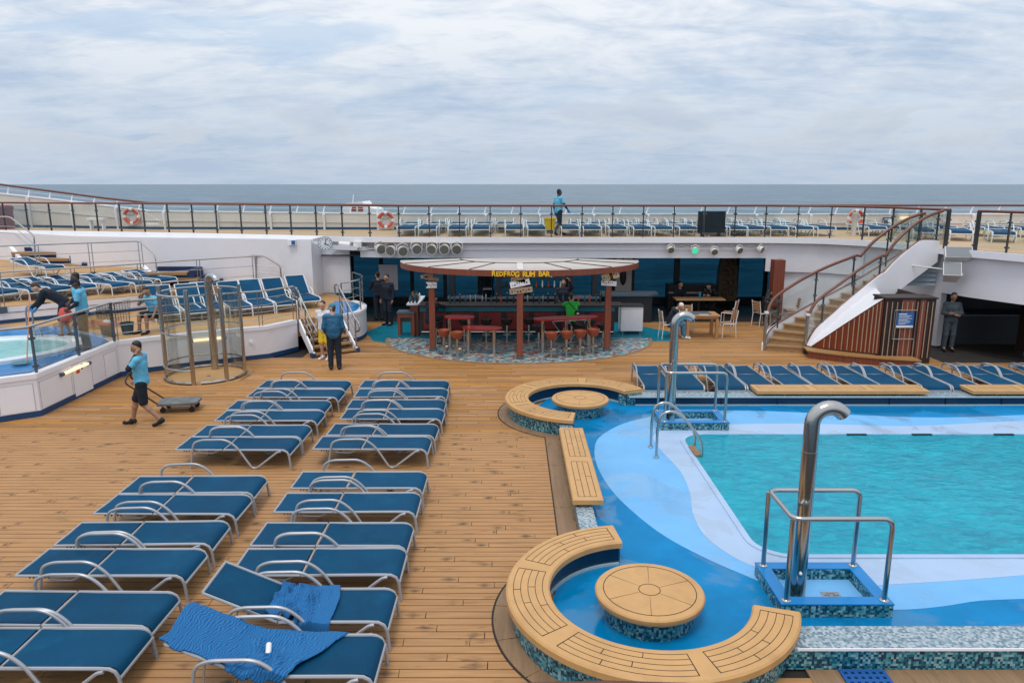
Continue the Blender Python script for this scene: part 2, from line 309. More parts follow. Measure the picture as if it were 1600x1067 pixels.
pmat('cloth_trouser', (0.008, 0.014, 0.026), 0.85, var=0.2, vscale=7, bump=0.25, bscale=16)
pmat('cloth_green', (0.03, 0.56, 0.055), 0.7, var=0.08, vscale=7, bump=0.2, bscale=16)
pmat('cloth_yellow', (0.75, 0.55, 0.03), 0.7, var=0.08)
pmat('uniform_shaded', (0.06, 0.08, 0.095), 0.8, var=0.1)  # pale grey-blue uniform, the galley's shade put into its colour
pmat('cloth_white', (0.62, 0.62, 0.64), 0.8, var=0.08)
pmat('denim', (0.06, 0.17, 0.27), 0.85, var=0.2, vscale=9, bump=0.2, bscale=20)
pmat('shoe_black', (0.006, 0.006, 0.007), 0.5)
pmat('shoe_white', (0.68, 0.67, 0.66), 0.5)
pmat('glove_blue', (0.03, 0.25, 0.55), 0.5)
pmat('cap_teal', (0.02, 0.17, 0.24), 0.7, var=0.2)
pmat('cart_grey', (0.12, 0.125, 0.13), 0.7, var=0.35, vscale=6, dirt=(0.26, 0.26, 0.25), dscale=4)
pmat('bucket_blue', (0.03, 0.075, 0.10), 0.45)
pmat('bucket_yellow', (0.80, 0.52, 0.01), 0.4)
pmat('hose_orange', (0.48, 0.17, 0.085), 0.5)
pmat('rag_red', (0.62, 0.085, 0.06), 0.8, var=0.15)
pmat('chart_cream', (0.6, 0.5, 0.3), 0.6, var=0.2)
pmat('carving', (0.13, 0.085, 0.05), 0.6, var=0.4, vscale=6, bump=0.8, bscale=9)
pmat('mat_blue', (0.008, 0.085, 0.30), 0.6)
def towel_mat():
    m = bpy.data.materials.new('towel'); m.use_nodes = True; t = m.node_tree; b = t.nodes['Principled BSDF']; MATS['towel'] = m
    at = N(t, 'ShaderNodeUVMap'); mp = N(t, 'ShaderNodeMapping'); mp.inputs['Scale'].default_value = (1, 1, 1); t.links.new(at.outputs[0], mp.inputs[0])
    wv = N(t, 'ShaderNodeTexWave', wave_type='BANDS', bands_direction='X', inp={'Scale': 11.0, 'Distortion': 4.0, 'Detail': 0.0, 'Detail Scale': 1.6}); t.links.new(mp.outputs[0], wv.inputs['Vector'])
    c = mixc(t, ramp(t, wv.outputs['Fac'], [(0.35, 0.0), (0.65, 1.0)]), (0.003, 0.075, 0.235), (0.013, 0.155, 0.37))
    t.links.new(c, b.inputs['Base Color']); b.inputs['Roughness'].default_value = 0.9
    bp = N(t, 'ShaderNodeBump', inp={'Strength': 0.04, 'Distance': 0.002}); t.links.new(wv.outputs['Fac'], bp.inputs['Height']); t.links.new(bp.outputs[0], b.inputs['Normal'])
towel_mat()
def M(n): return MATS[n]
# ------------------------------------------------------------------ mesh building
class MB:
    def __init__(s): s.v = []; s.f = []
    def add(s, vs, fs):
        o = len(s.v); s.v += [Vector(p) for p in vs]; s.f += [tuple(i + o for i in f) for f in fs]; return s
    def box(s, c, d, rz=0.0, mat=None):
        x, y, z = (k / 2 for k in d)
        vs = [Vector((a * x, b * y, e * z)) for e in (-1, 1) for b in (-1, 1) for a in (-1, 1)]
        if mat is not None: vs = [mat @ p for p in vs]
        if rz: vs = [Matrix.Rotation(rz, 3, 'Z') @ p for p in vs]
        c = Vector(c); return s.add([p + c for p in vs], [(0, 2, 3, 1), (4, 5, 7, 6), (0, 1, 5, 4), (2, 6, 7, 3), (0, 4, 6, 2), (1, 3, 7, 5)])
    def span(s, a, b): return s.box([(p + q) / 2 for p, q in zip(a, b)], [abs(q - p) for p, q in zip(a, b)])
    def beam(s, p, q, w, h, up=(0, 0, 1)):
        p, q = Vector(p), Vector(q); d = (q - p); L = d.length; d.normalize(); u = Vector(up); r = d.cross(u)
        if r.length < 1e-4: r = d.cross(Vector((1, 0, 0)))
        r.normalize(); u = r.cross(d); m = Matrix((r, d, u)).transposed()
        return s.box((p + q) / 2, (w, L, h), 0, m)
    def prism(s, poly, z0, z1):
        n = len(poly); a = sum(poly[i][0] * poly[(i + 1) % n][1] - poly[(i + 1) % n][0] * poly[i][1] for i in range(n))
        if a < 0: poly = list(reversed(poly))
        vs = [(p[0], p[1], z0) for p in poly] + [(p[0], p[1], z1) for p in poly]
        return s.add(vs, [tuple(range(n - 1, -1, -1)), tuple(range(n, 2 * n))] + [(i, (i + 1) % n, n + (i + 1) % n, n + i) for i in range(n)])
    def wall(s, pts, z0, z1, th=0.1, closed=False):
        """vertical wall along a plan polyline; z0/z1 numbers or lists"""
        n = len(pts); pts = [Vector((p[0], p[1])) for p in pts]; L = []
        for i in range(n):
            a = pts[i - 1] if (i > 0 or closed) else None; b = pts[(i + 1) % n] if (i < n - 1 or closed) else None
            d = Vector((0, 0))
            if a is not None: d += (pts[i] - a).normalized()
            if b is not None: d += (b - pts[i]).normalized()
            d.normalize(); L.append(Vector((-d.y, d.x)))
        z0 = z0 if isinstance(z0, (list, tuple)) else [z0] * n; z1 = z1 if isinstance(z1, (list, tuple)) else [z1] * n
        vs = []
        for p, k, a, b in zip(pts, L, z0, z1):
            q = p + k * th; vs += [(p.x, p.y, a), (p.x, p.y, b), (q.x, q.y, b), (q.x, q.y, a)]
        fs = []
        for i in range(n if closed else n - 1):
            o = 4 * i; e = 4 * ((i + 1) % n)
            for k in range(4): fs.append((o + k, o + (k + 1) % 4, e + (k + 1) % 4, e + k))
        if not closed: fs += [(3, 2, 1, 0), tuple(4 * (n - 1) + k for k in range(4))]
        return s.add(vs, fs)
    def tube(s, pts, r, n=8, closed=False, rr=None):
        pts = [Vector(p) for p in pts]; m = len(pts); vs = []; up = None
        for i in range(m):
            a = pts[i - 1] if (i > 0 or closed) else pts[i]; b = pts[(i + 1) % m] if (i < m - 1 or closed) else pts[i]
            d = (b - a).normalized()
            if up is None:
                up = Vector((0, 0, 1)) if abs(d.z) < 0.9 else Vector((1, 0, 0))
            x = d.cross(up)
            if x.length < 1e-4: x = d.cross(Vector((0.3, 1, 0.2)))
            x.normalize(); up = x.cross(d).normalized(); ri = rr[i] if rr else r
            vs += [pts[i] + (x * math.cos(k * 2 * math.pi / n) + up * math.sin(k * 2 * math.pi / n)) * ri for k in range(n)]
        fs = []
        for i in range(m if closed else m - 1):
            o = i * n; e = ((i + 1) % m) * n
            fs += [(o + k, o + (k + 1) % n, e + (k + 1) % n, e + k) for k in range(n)]
        if not closed: fs += [tuple(range(n - 1, -1, -1)), tuple((m - 1) * n + k for k in range(n))]
        return s.add(vs, fs)
    def lathe(s, prof, c=(0, 0, 0), n=24):
        c = Vector(c); vs = []; fs = []
        for r, z in prof: vs += [c + Vector((r * math.cos(k * 2 * math.pi / n), r * math.sin(k * 2 * math.pi / n), z)) for k in range(n)]
        for i in range(len(prof) - 1): fs += [(i * n + k, i * n + (k + 1) % n, (i + 1) * n + (k + 1) % n, (i + 1) * n + k) for k in range(n)]
        fs += [tuple(range(n - 1, -1, -1)), tuple((len(prof) - 1) * n + k for k in range(n))]
        return s.add(vs, fs)
    def sphere(s, c, r, n=12, m=8):
        r = (r, r, r) if isinstance(r, (int, float)) else r; c = Vector(c); vs = []; fs = []
        for i in range(1, m):
            t = math.pi * i / m
            vs += [c + Vector((r[0] * math.sin(t) * math.cos(k * 2 * math.pi / n), r[1] * math.sin(t) * math.sin(k * 2 * math.pi / n), r[2] * math.cos(t))) for k in range(n)]
        vs += [c + Vector((0, 0, r[2])), c - Vector((0, 0, r[2]))]; T, B = len(vs) - 2, len(vs) - 1
        for i in range(m - 2): fs += [(i * n + k, (i + 1) * n + k, (i + 1) * n + (k + 1) % n, i * n + (k + 1) % n) for k in range(n)]
        fs += [(T, k, (k + 1) % n) for k in range(n)] + [(B, (m - 2) * n + (k + 1) % n, (m - 2) * n + k) for k in range(n)]
        return s.add(vs, fs)
    def sector(s, c, r0, r1, a0, a1, z0, z1, n=32, bev=0.0):
        """flat ring sector, top edge eased"""
        prof = [(r0, z0), (r1, z0), (r1, z1 - bev), (r1 - bev, z1), (r0 + bev, z1), (r0, z1 - bev)] if bev else [(r0, z0), (r1, z0), (r1, z1), (r0, z1)]
        k = len(prof); vs = []; fs = []; full = abs(a1 - a0) > 6.28
        cnt = n if full else n + 1
        for i in range(cnt):
            a = a0 + (a1 - a0) * i / n
            vs += [(c[0] + r * math.cos(a), c[1] + r * math.sin(a), z) for r, z in prof]
        for i in range(n):
            o = i * k; e = ((i + 1) % cnt) * k
            fs += [(o + j, o + (j + 1) % k, e + (j + 1) % k, e + j) for j in range(k)]
        if not full: fs += [tuple(range(k - 1, -1, -1)), tuple(n * k + j for j in range(k))]
        return s.add(vs, fs)
    def sheet(s, pts): return s.add(pts, [tuple(range(len(pts)))])
    def build(s, name, mat, parent=None, world=True, smooth=True, recalc=True):
        off = Vector((0, 0, 0))
        if parent is not None and world:
            p = parent
            while p is not None: off += p.location; p = p.parent
        me = bpy.data.meshes.new(name); me.from_pydata([tuple(p - off) for p in s.v], [], s.f)
        if recalc:
            bm = bmesh.new(); bm.from_mesh(me); bmesh.ops.recalc_face_normals(bm, faces=bm.faces); bm.to_mesh(me); bm.free()
        return link(name, me, mat, parent, smooth)
def link(name, me, mat, parent=None, smooth=True):
    if mat is not None and not me.materials: me.materials.append(M(mat) if isinstance(mat, str) else mat)
    if smooth:
        me.polygons.foreach_set('use_smooth', [True] * len(me.polygons))
        try: me.set_sharp_from_angle(angle=R(38))
        except Exception: pass
    o = bpy.data.objects.new(name, me); COL.objects.link(o)
    if parent is not None: o.parent = parent
    return o
def tag(o, label, cat=None, group=None, kind=None):
    o['label'] = label
    if cat: o['category'] = cat
    if group: o['group'] = group
    if kind: o['kind'] = kind
    return o
def thing(name, label, cat, loc=(0, 0, 0), rz=0.0, group=None):
    o = bpy.data.objects.new(name, None); COL.objects.link(o); o.location = loc; o.rotation_euler = (0, 0, rz)
    o.empty_display_size = 0.1
    return tag(o, label, cat, group)
def struct(o): o['kind'] = 'structure'; return o
def copy_tree(o, parent=None):
    c = o.copy(); COL.objects.link(c); c.parent = parent
    for ch in KIDS.get(o.name, ()): copy_tree(ch, c)
    return c
KIDS = {}
def remember(root):
    """note the children of a prototype once so copies are quick"""
    for o in [root] + [c for c in root.children_recursive]:
        KIDS[o.name] = list(o.children)
def place(proto, used, loc, rz=0.0, label=None, group=None):
    o = proto if not used else copy_tree(proto)
    o.location = loc; o.rotation_euler = (0, 0, rz)
    if label: o['label'] = label
    if group: o['group'] = group
    return o
def arc(c, r, a0, a1, n, z=None):
    out = []
    for i in range(n + 1):
        a = a0 + (a1 - a0) * i / n; p = (c[0] + r * math.cos(a), c[1] + r * math.sin(a))
        out.append(p if z is None else (*p, z))
    return out
def smooth_path(pts, k=6):
    """catmull-rom through the points"""
    pts = [Vector(p) for p in pts]; out = []
    for i in range(len(pts) - 1):
        p0 = pts[max(0, i - 1)]; p1 = pts[i]; p2 = pts[i + 1]; p3 = pts[min(len(pts) - 1, i + 2)]
        for j in range(k):
            t = j / k
            out.append(0.5 * ((2 * p1) + (p2 - p0) * t + (2 * p0 - 5 * p1 + 4 * p2 - p3) * t * t + (3 * p1 - p0 - 3 * p2 + p3) * t ** 3))
    return out + [pts[-1]]
def fillet(pts, r, k=5):
    """round the inner corners of a polyline"""
    pts = [Vector(p) for p in pts]; out = [pts[0]]
    for i in range(1, len(pts) - 1):
        a, b, c = pts[i - 1], pts[i], pts[i + 1]; d1 = (a - b); d2 = (c - b)
        q = min(r, d1.length * 0.49, d2.length * 0.49); p = b + d1.normalized() * q; s = b + d2.normalized() * q
        for j in range(k + 1):
            t = j / k; out.append(p * (1 - t) ** 2 + b * 2 * t * (1 - t) + s * t * t)
    return out + [pts[-1]]
def text_mesh(txt, size, extrude=0.0, align='CENTER', bold=0.0):
    cu = bpy.data.curves.new('txt', 'FONT'); cu.body = txt; cu.size = size; cu.extrude = extrude; cu.align_x = align; cu.align_y = 'CENTER'; cu.resolution_u = 3; cu.offset = bold
    o = bpy.data.objects.new('txt', cu); me = bpy.data.meshes.new_from_object(o); bpy.data.objects.remove(o); return me
# ================================================================== THE SETTING
sea = struct(MB().sheet([(-60000, -3000, -24), (60000, -3000, -24), (60000, 90000, -24), (-60000, 90000, -24)]).build('sea', 'sea_water'))
# ---- main deck: dark caulked bed with real planks laid on it
deck = struct(MB().span((-26, 2.0, -0.30), (26, 31, -0.03)).build('deck', 'caulk'))
PITCHW, GAP = 0.13, 0.016
plank_cache = {}
def plank_mesh(L):
    k = round(L, 3)
    if k not in plank_cache:
        me = MB().box((0, 0, -0.016), (k - 0.008, PITCHW - GAP, 0.032)).build('plank', 'teak', smooth=False)
        plank_cache[k] = me.data; bpy.data.objects.remove(me)
    return plank_cache[k]
rest = MB(); nplank = 0
rp = random.Random(11)
row = 0; y = 5.6
LENS = (2.4, 3.0, 3.6, 4.2)
def deck_right(y):
    if y < 6.62: return 9.0
    if y < 17.2: return 0.95
    return 17.0
while y < 26.4:
    half = 0.70 * (y + 1.2) + 0.8
    x0 = -min(half, 23.0) if y < 15.2 else -min(half, 10.6)
    if y > 20.6: x0 = -6.0
    xe = min(deck_right(y), half + 2)
    if y > 20.0: xe = 12.0
    if y > 23.5: xe = 9.2
    # butt joints fall on every second row at nearly the same place, as laid
    base = (-0.95 if row % 2 == 0 else -1.35 - 1.7) + (0.42 if (row // 2) % 2 else 0.0) + rp.uniform(-0.05, 0.05) - 0.02 * row % 0.3
    cuts = []; x = base
    while x > x0: cuts.append(x); x -= rp.choice((2.4, 3.0, 3.6)) if row % 3 else rp.choice((3.0, 3.6, 4.2))
    x = base + (0.72 if row % 5 == 2 else 3.0)
    while x < xe: cuts.append(x); x += rp.choice((2.4, 3.0, 3.6))
    cuts = sorted([c for c in cuts if x0 + 0.4 < c < xe - 0.4]); ends = [x0] + cuts + [xe]
    for a, b in zip(ends, ends[1:]):
        dz = rp.uniform(-0.0015, 0.0)
        if nplank < 288 and y < 14.5:
            L = round((b - a) / 0.05) * 0.05
            o = bpy.data.objects.new('plank', plank_mesh(round(b - a, 2))); COL.objects.link(o); o.parent = deck
            o.location = ((a + b) / 2, y, dz); nplank += 1
        else:
            rest.box(((a + b) / 2, y, -0.016 + dz), (b - a - 0.008, PITCHW - GAP, 0.032))
    y += PITCHW; row += 1
rs = rest.build('plank', 'teak', deck, smooth=False, recalc=False); rs['kind'] = 'stuff'
# ---- pool surround
ZC, ZF, ZB = 0.24, 0.03, 0.37
C1, C2 = (1.55, 7.62), (1.47, 15.35)
RO, RI = 1.62, 1.12
surround_poly = [(0.93, 8.6), (0.93, 14.4), (0.6, 15.3), (0.9, 16.2), (1.6, 16.46), (14, 16.46), (14, 6.72), (2.0, 6.72), (1.0, 6.9), (0.5, 7.6)]
pf = MB().prism([(1.0, 8.9), (1.0, 14.2), (0.35, 15.3), (0.8, 16.3), (1.5, 16.5), (14, 16.42), (14, 6.74), (2.0, 6.74), (1.0, 6.75), (0.42, 7.6), (0.6, 8.5)], 0.001, ZF)
pool_floor = struct(pf.build('pool_floor', 'pool_blue'))
def floor_patch(name, pix, z, mat, k=6):
    pts = smooth_path([P(u, v, z) for u, v in pix], k)
    return pts
zl = ZF + 0.004
lb = smooth_path([P(u, v, zl) for u, v in ((1600, 648), (1480, 652), (1380, 650), (1270, 645), (1150, 641), (1060, 645), (985, 658), (940, 680), (929, 702), (934, 730), (955, 765), (990, 800), (1040, 838), (1110, 875), (1180, 905), (1230, 928), (1300, 947), (1400, 952), (1470, 947), (1530, 938), (1600, 935))], 5)
lb = [p for p in lb] + [Vector((14, 8.2, zl)), Vector((14, 14.9, zl))]
MB().prism([(p.x, p.y) for p in lb], ZF + 0.0005, zl).build('light_blue_band', 'light_blue', pool_floor)
zv = ZF + 0.008
lv = smooth_path([P(u, v, zv) for u, v in ((1600, 657), (1520, 661), (1440, 665), (1370, 665), (1280, 662), (1180, 662), (1110, 664), (1050, 668), (1022, 680), (1030, 700), (1062, 735), (1078, 770), (1082, 800), (1100, 835), (1140, 866), (1180, 885), (1240, 905), (1330, 915), (1400, 912), (1500, 906), (1600, 898))], 5)
lv = lv + [Vector((14, 8.3, zv)), Vector((14, 14.6, zv))]
MB().prism([(p.x, p.y) for p in lv], ZF + 0.0005, zv).build('pale_band', 'lavender', pool_floor)
# pool basin: rim, walls and water
def rrect(x0, y0, x1, y1, r, k=8):
    out = []
    for cx, cy, a in ((x1 - r, y1 - r, 0), (x0 + r, y1 - r, 90), (x0 + r, y0 + r, 180), (x1 - r, y0 + r, 270)):
        out += [(cx + r * math.cos(R(a + 90 * i / k)), cy + r * math.sin(R(a + 90 * i / k))) for i in range(k + 1)]
    return out
pool = thing('swimming_pool', 'rectangular swimming pool of turquoise water with pale rounded rim', 'pool', (7.3, 11.4, 0.0))
rim = rrect(3.22, 8.92, 11.6, 13.92, 0.55)
MB().prism(rrect(3.27, 8.97, 11.55, 13.87, 0.5), 0.012, 0.0445).build('water', 'pool_water', pool)
ring = MB(); n = len(rim)
rin = rrect(3.31, 9.01, 11.51, 13.83, 0.46)
vs = [(*p, 0.03) for p in rim] + [(*p, 0.052) for p in rim] + [(*p, 0.052) for p in rin] + [(*p, 0.03) for p in rin]
fs = []
for i in range(n):
    j = (i + 1) % n
    for k in range(3): fs.append((k * n + i, k * n + j, (k + 1) * n + j, (k + 1) * n + i))
ring.add(vs, fs); ring.build('rim', 'lavender', pool)
for u in (1338, 1440, 1568):
    p = Q(u, 684, 13.80); MB().span((p.x - 0.19, 13.775, 0.047), (p.x + 0.19, 13.827, 0.066)).build('skimmer_slot', 'black', pool)
# curbs clad in small mosaic tiles
curb = thing('pool_curb', 'low kerb round the pool clad in small teal mosaic tiles', 'curb', (0.93, 12, 0))
curb['kind'] = 'structure'
def curb_run(poly, zt=ZC):
    MB().prism(poly, 0.0, zt - 0.012).build('mosaic_face', 'mosaic', curb)
    MB().prism(poly, zt - 0.012, zt).build('mosaic_top', 'mosaic_pale', curb)
curb_run([(0.93, 8.9), (1.18, 8.9), (1.18, 14.2), (0.93, 14.2)])
curb_run([(2.7, 6.7), (14, 6.7), (14, 7.09), (2.7, 7.09)])
curb_run([(2.4, 15.86), (14, 15.86), (14, 16.2), (2.4, 16.2)])
MB().span((2.9, 6.688, ZC - 0.022), (14, 6.70, ZC + 0.004)).build('trim', 'white_trim', curb)
# dark glazed cove along the far kerb and inside the seating rings
def inner_cove(path, name='cove'):
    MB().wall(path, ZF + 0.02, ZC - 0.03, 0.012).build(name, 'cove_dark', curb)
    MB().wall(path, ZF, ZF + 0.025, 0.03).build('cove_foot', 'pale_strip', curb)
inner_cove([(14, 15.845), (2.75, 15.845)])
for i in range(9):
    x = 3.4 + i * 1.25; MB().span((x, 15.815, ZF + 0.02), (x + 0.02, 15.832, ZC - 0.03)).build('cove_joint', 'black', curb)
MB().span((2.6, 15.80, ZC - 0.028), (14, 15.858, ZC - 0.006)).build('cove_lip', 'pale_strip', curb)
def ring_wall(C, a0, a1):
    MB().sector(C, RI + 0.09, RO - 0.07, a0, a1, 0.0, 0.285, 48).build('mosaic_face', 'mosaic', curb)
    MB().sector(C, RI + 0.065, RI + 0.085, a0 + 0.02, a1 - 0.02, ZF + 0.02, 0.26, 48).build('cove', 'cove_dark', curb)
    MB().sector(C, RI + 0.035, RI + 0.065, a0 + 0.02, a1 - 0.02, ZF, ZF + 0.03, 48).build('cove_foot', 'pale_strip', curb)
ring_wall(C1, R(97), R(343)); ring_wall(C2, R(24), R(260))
# margin boards framing the pool on the deck side
for y0, y1 in ((9.0, 10.55), (10.56, 12.3), (12.31, 14.0)):
    MB().span((0.66, y0, -0.02), (0.91, y1, 0.006)).build('margin_board', 'margin_teak', deck, smooth=False)
MB().span((0.635, 9.0, -0.02), (0.655, 14.0, 0.003)).build('caulk_seam', 'seam', deck)
for C, a0, a1 in ((C1, 150, 262), (C2, 120, 255)):
    k = 5
    for i in range(k):
        s = (a1 - a0) / k; MB().sector(C, RO - 0.08, RO + 0.14, R(a0 + i * s), R(a0 + (i + 1) * s - 0.6), -0.02, 0.007, 10).build('margin_board', 'margin_teak', deck, smooth=False)
    MB().sector(C, RO + 0.143, RO + 0.165, R(a0), R(a1), -0.02, 0.005, 40).build('caulk_seam', 'seam', deck)
for a, b in ((3.0, 3.33), (3.78, 6.5), (6.51, 9.2)):
    MB().prism([(a, 6.44), (b, 6.44), (b, 6.69), (a, 6.69)], -0.02, 0.006).build('margin_board', 'margin_teak', deck, smooth=False)
for a, b in ((3.0, 3.33), (3.78, 6.1), (6.11, 8.6)):
    MB().prism([(a, 6.16), (b, 6.16), (b, 6.43), (a, 6.43)], -0.02, 0.007).build('margin_board', 'margin_teak', deck, smooth=False)
# ---- bar floor: broken tile apron and teal floor behind
ap = arc((0.22, 23.3), 1.0, R(180), R(360), 40)
ap = [(0.22 + 4.15 * (p[0] - 0.22), 23.3 + 3.38 * (p[1] - 23.3)) for p in ap]
struct(MB().prism(ap, -0.03, 0.008).build('tiled_apron', 'broken_tile'))
edge = [(0.22 + 1.03 * (p[0] - 0.22), 23.3 + 1.045 * (p[1] - 23.3)) for p in ap]
struct(MB().wall(ap, -0.02, 0.010, -0.11).build('apron_border', 'margin_teak'))
struct(MB().prism([(-4.9, 24.3), (-4.4, 22.9), (-3.6, 22.3), (5.2, 22.9), (5.3, 24.4), (3.9, 26.2), (-4.4, 26.2)], -0.03, 0.004).build('bar_floor', 'teal_floor'))
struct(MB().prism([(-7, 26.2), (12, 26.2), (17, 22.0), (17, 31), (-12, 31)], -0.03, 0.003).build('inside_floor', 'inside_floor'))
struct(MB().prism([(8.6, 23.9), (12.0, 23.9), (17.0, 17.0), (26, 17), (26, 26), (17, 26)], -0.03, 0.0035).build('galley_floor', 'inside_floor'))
# ---- upper deck slab, its edge from the photograph at z = 3.0
ZU = 3.0
EDGE = [P(u, v, ZU) for u, v in ((-60, 359), (0, 360), (150, 362), (300, 364.5), (420, 367), (500, 369), (560, 370.5), (620, 371.2), (720, 371.5), (1120, 371.5), (1200, 371.5), (1290, 373), (1350, 376), (1400, 380), (1440, 384), (1475, 387.5), (1520, 392), (1600, 398.5))]
EDGE = [Vector((p.x, p.y)) for p in EDGE]
EDGE += [Vector((15.2, 17.6)), Vector((15.9, 16.4))]
outer = [(30, 16.4), (30, 31.0), (-4, 31.0), (-13, 31.3), (-26, 33.6)]
upper = struct(MB().prism([tuple(p) for p in EDGE] + outer, ZU - 0.16, ZU).build('upper_deck', 'upper_tan'))
lip = struct(MB().wall([tuple(p) for p in EDGE], ZU - 0.18, ZU + 0.015, -0.10).build('upper_deck_edge', 'white_trim'))
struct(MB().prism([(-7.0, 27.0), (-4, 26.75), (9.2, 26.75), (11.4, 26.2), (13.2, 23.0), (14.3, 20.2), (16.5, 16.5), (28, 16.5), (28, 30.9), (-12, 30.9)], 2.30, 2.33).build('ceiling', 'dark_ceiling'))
def inset(pts, d):
    out = []
    for i, p in enumerate(pts):
        a = pts[max(0, i - 1)]; b = pts[min(len(pts) - 1, i + 1)]; t = (b - a).normalized(); out.append(p + Vector((-t.y, t.x)) * d)
    return out
IN = inset(EDGE, 0.10)
# ---- fascia under the upper deck edge
fz = thing('fascia', 'white painted fascia beam under the upper deck edge', 'fascia', (0, 26.6, 2.3)); fz['kind'] = 'structure'
i0 = 6
seg = [tuple(p) for p in IN[i0:11]]
MB().wall(seg, 2.27, ZU - 0.17, 0.2).build('beam', 'white_paint', fz)
MB().wall([tuple(p) for p in inset(EDGE, 0.06)[i0:11]], 2.56, 2.60, 0.05).build('moulding', 'white_trim', fz)
MB().wall([tuple(p) for p in IN[10:13]], 1.80, ZU - 0.17, 0.2).build('beam', 'white_paint', fz)
MB().wall([tuple(p) for p in [IN[3] * 0.4 + IN[4] * 0.6, IN[5], IN[6], IN[7]]], 2.50, ZU - 0.17, 0.2).build('beam', 'white_paint', fz)
# stair well wall, from the beam end to the corner where the stair meets the deck
wx = thing('stair_wall', 'white curved wall behind the spiral stair', 'wall', (10, 25, 0)); wx['kind'] = 'structure'
cw = [Vector((9.55, 26.42))] + [p for p in IN[11:16]]
cw = [tuple(Vector((p[0], p[1])) + Vector((0.04, 0.05))) for p in cw]
MB().wall(cw, 0.0, ZU - 0.17, 0.2).build('panel', 'white_paint', wx)
# right hand fascia above the galley opening
rf = thing('galley_fascia', 'deep white fascia over the dark galley opening', 'fascia', (13.5, 20.5, 1.6)); rf['kind'] = 'structure'
rp_ = [tuple(p) for p in IN[15:20]]
MB().wall(rp_, 1.66, ZU - 0.17, 0.25).build('panel', 'white_paint', rf)
# left wall below the upper deck, with the raised platform in front of it
lw = thing('terrace_wall', 'tall white wall below the upper deck on the terrace side', 'wall', (-12, 29, 0)); lw['kind'] = 'structure'
WL = [(-25.0, 31.0), (-19.5, 29.3), (-16.0, 27.35), (-13.2, 26.75), (-10.1, 26.25), (-8.9, 26.05), (-6.95, 25.7)]
MB().wall(WL, 0.0, 2.955, 0.2).build('panel', 'white_paint', lw)
MB().prism(WL + [(-6.9, 27.25)] + [tuple(p) for p in IN[5::-1]], 2.955, 2.985).build('ledge', 'white_trim', lw)
MB().span((-7.15, 25.75, 0.0), (-6.95, 27.3, 2.955)).build('end_panel', 'white_paint', lw)
# dark rooms behind
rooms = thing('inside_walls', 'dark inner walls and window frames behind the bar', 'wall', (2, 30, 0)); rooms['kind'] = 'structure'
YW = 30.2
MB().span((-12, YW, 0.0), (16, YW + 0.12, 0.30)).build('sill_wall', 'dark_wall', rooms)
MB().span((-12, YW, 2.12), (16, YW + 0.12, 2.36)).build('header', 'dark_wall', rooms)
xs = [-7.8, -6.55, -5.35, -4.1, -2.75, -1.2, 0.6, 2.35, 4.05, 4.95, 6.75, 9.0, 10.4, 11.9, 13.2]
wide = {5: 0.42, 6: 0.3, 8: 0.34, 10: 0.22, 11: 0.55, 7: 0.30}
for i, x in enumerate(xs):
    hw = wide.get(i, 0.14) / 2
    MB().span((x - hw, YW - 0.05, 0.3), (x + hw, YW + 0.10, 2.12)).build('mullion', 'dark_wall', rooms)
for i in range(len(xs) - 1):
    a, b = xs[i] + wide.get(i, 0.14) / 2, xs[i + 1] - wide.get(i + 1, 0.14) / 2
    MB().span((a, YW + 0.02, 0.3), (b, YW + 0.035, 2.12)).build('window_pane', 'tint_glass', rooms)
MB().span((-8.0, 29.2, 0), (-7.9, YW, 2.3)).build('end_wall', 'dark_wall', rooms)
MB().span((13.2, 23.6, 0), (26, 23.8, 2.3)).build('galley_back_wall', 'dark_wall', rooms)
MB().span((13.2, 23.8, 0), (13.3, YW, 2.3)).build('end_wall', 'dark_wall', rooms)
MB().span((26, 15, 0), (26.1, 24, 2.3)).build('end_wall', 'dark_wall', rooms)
# light panel with hanging paddle between the windows
cp = thing('window_column', 'pale column between the windows with a dark paddle hung on it', 'column', (4.55, 29.9, 0.5))
MB().span((4.2, 29.85, 0.42), (4.85, 30.12, 2.2)).build('panel', 'bulwark_paint', cp)
pd = MB(); pd.tube([(4.5, 29.82, 1.98), (4.5, 29.82, 1.45)], 0.02); pd.sphere((4.5, 29.815, 1.2), (0.13, 0.025, 0.36)); pd.build('paddle', 'dark_wood', cp)
for nm, x, y in (('deck_column', 9.25, 25.7),):
    t = thing('deck_column', 'square red-brown timber column by the stair opening', 'column', (x, y, 0))
    MB().span((x - 0.19, y - 0.2, 0.0), (x + 0.19, y + 0.2, 2.29)).build('shaft', 'red_wood', t)
    MB().span((x - 0.22, y - 0.23, 0.0), (x + 0.22, y + 0.23, 0.12)).build('plinth', 'dark_wood', t)
t = thing('galley_column', 'dark square column standing in the galley opening', 'column', (15.1, 21.2, 0))
MB().span((14.92, 21.0, 0.0), (15.3, 21.4, 2.29)).build('shaft', 'dark_wood', t); MB().span((14.9, 20.98, 0.0), (15.32, 21.42, 0.1)).build('plinth', 'steel_dull', t)
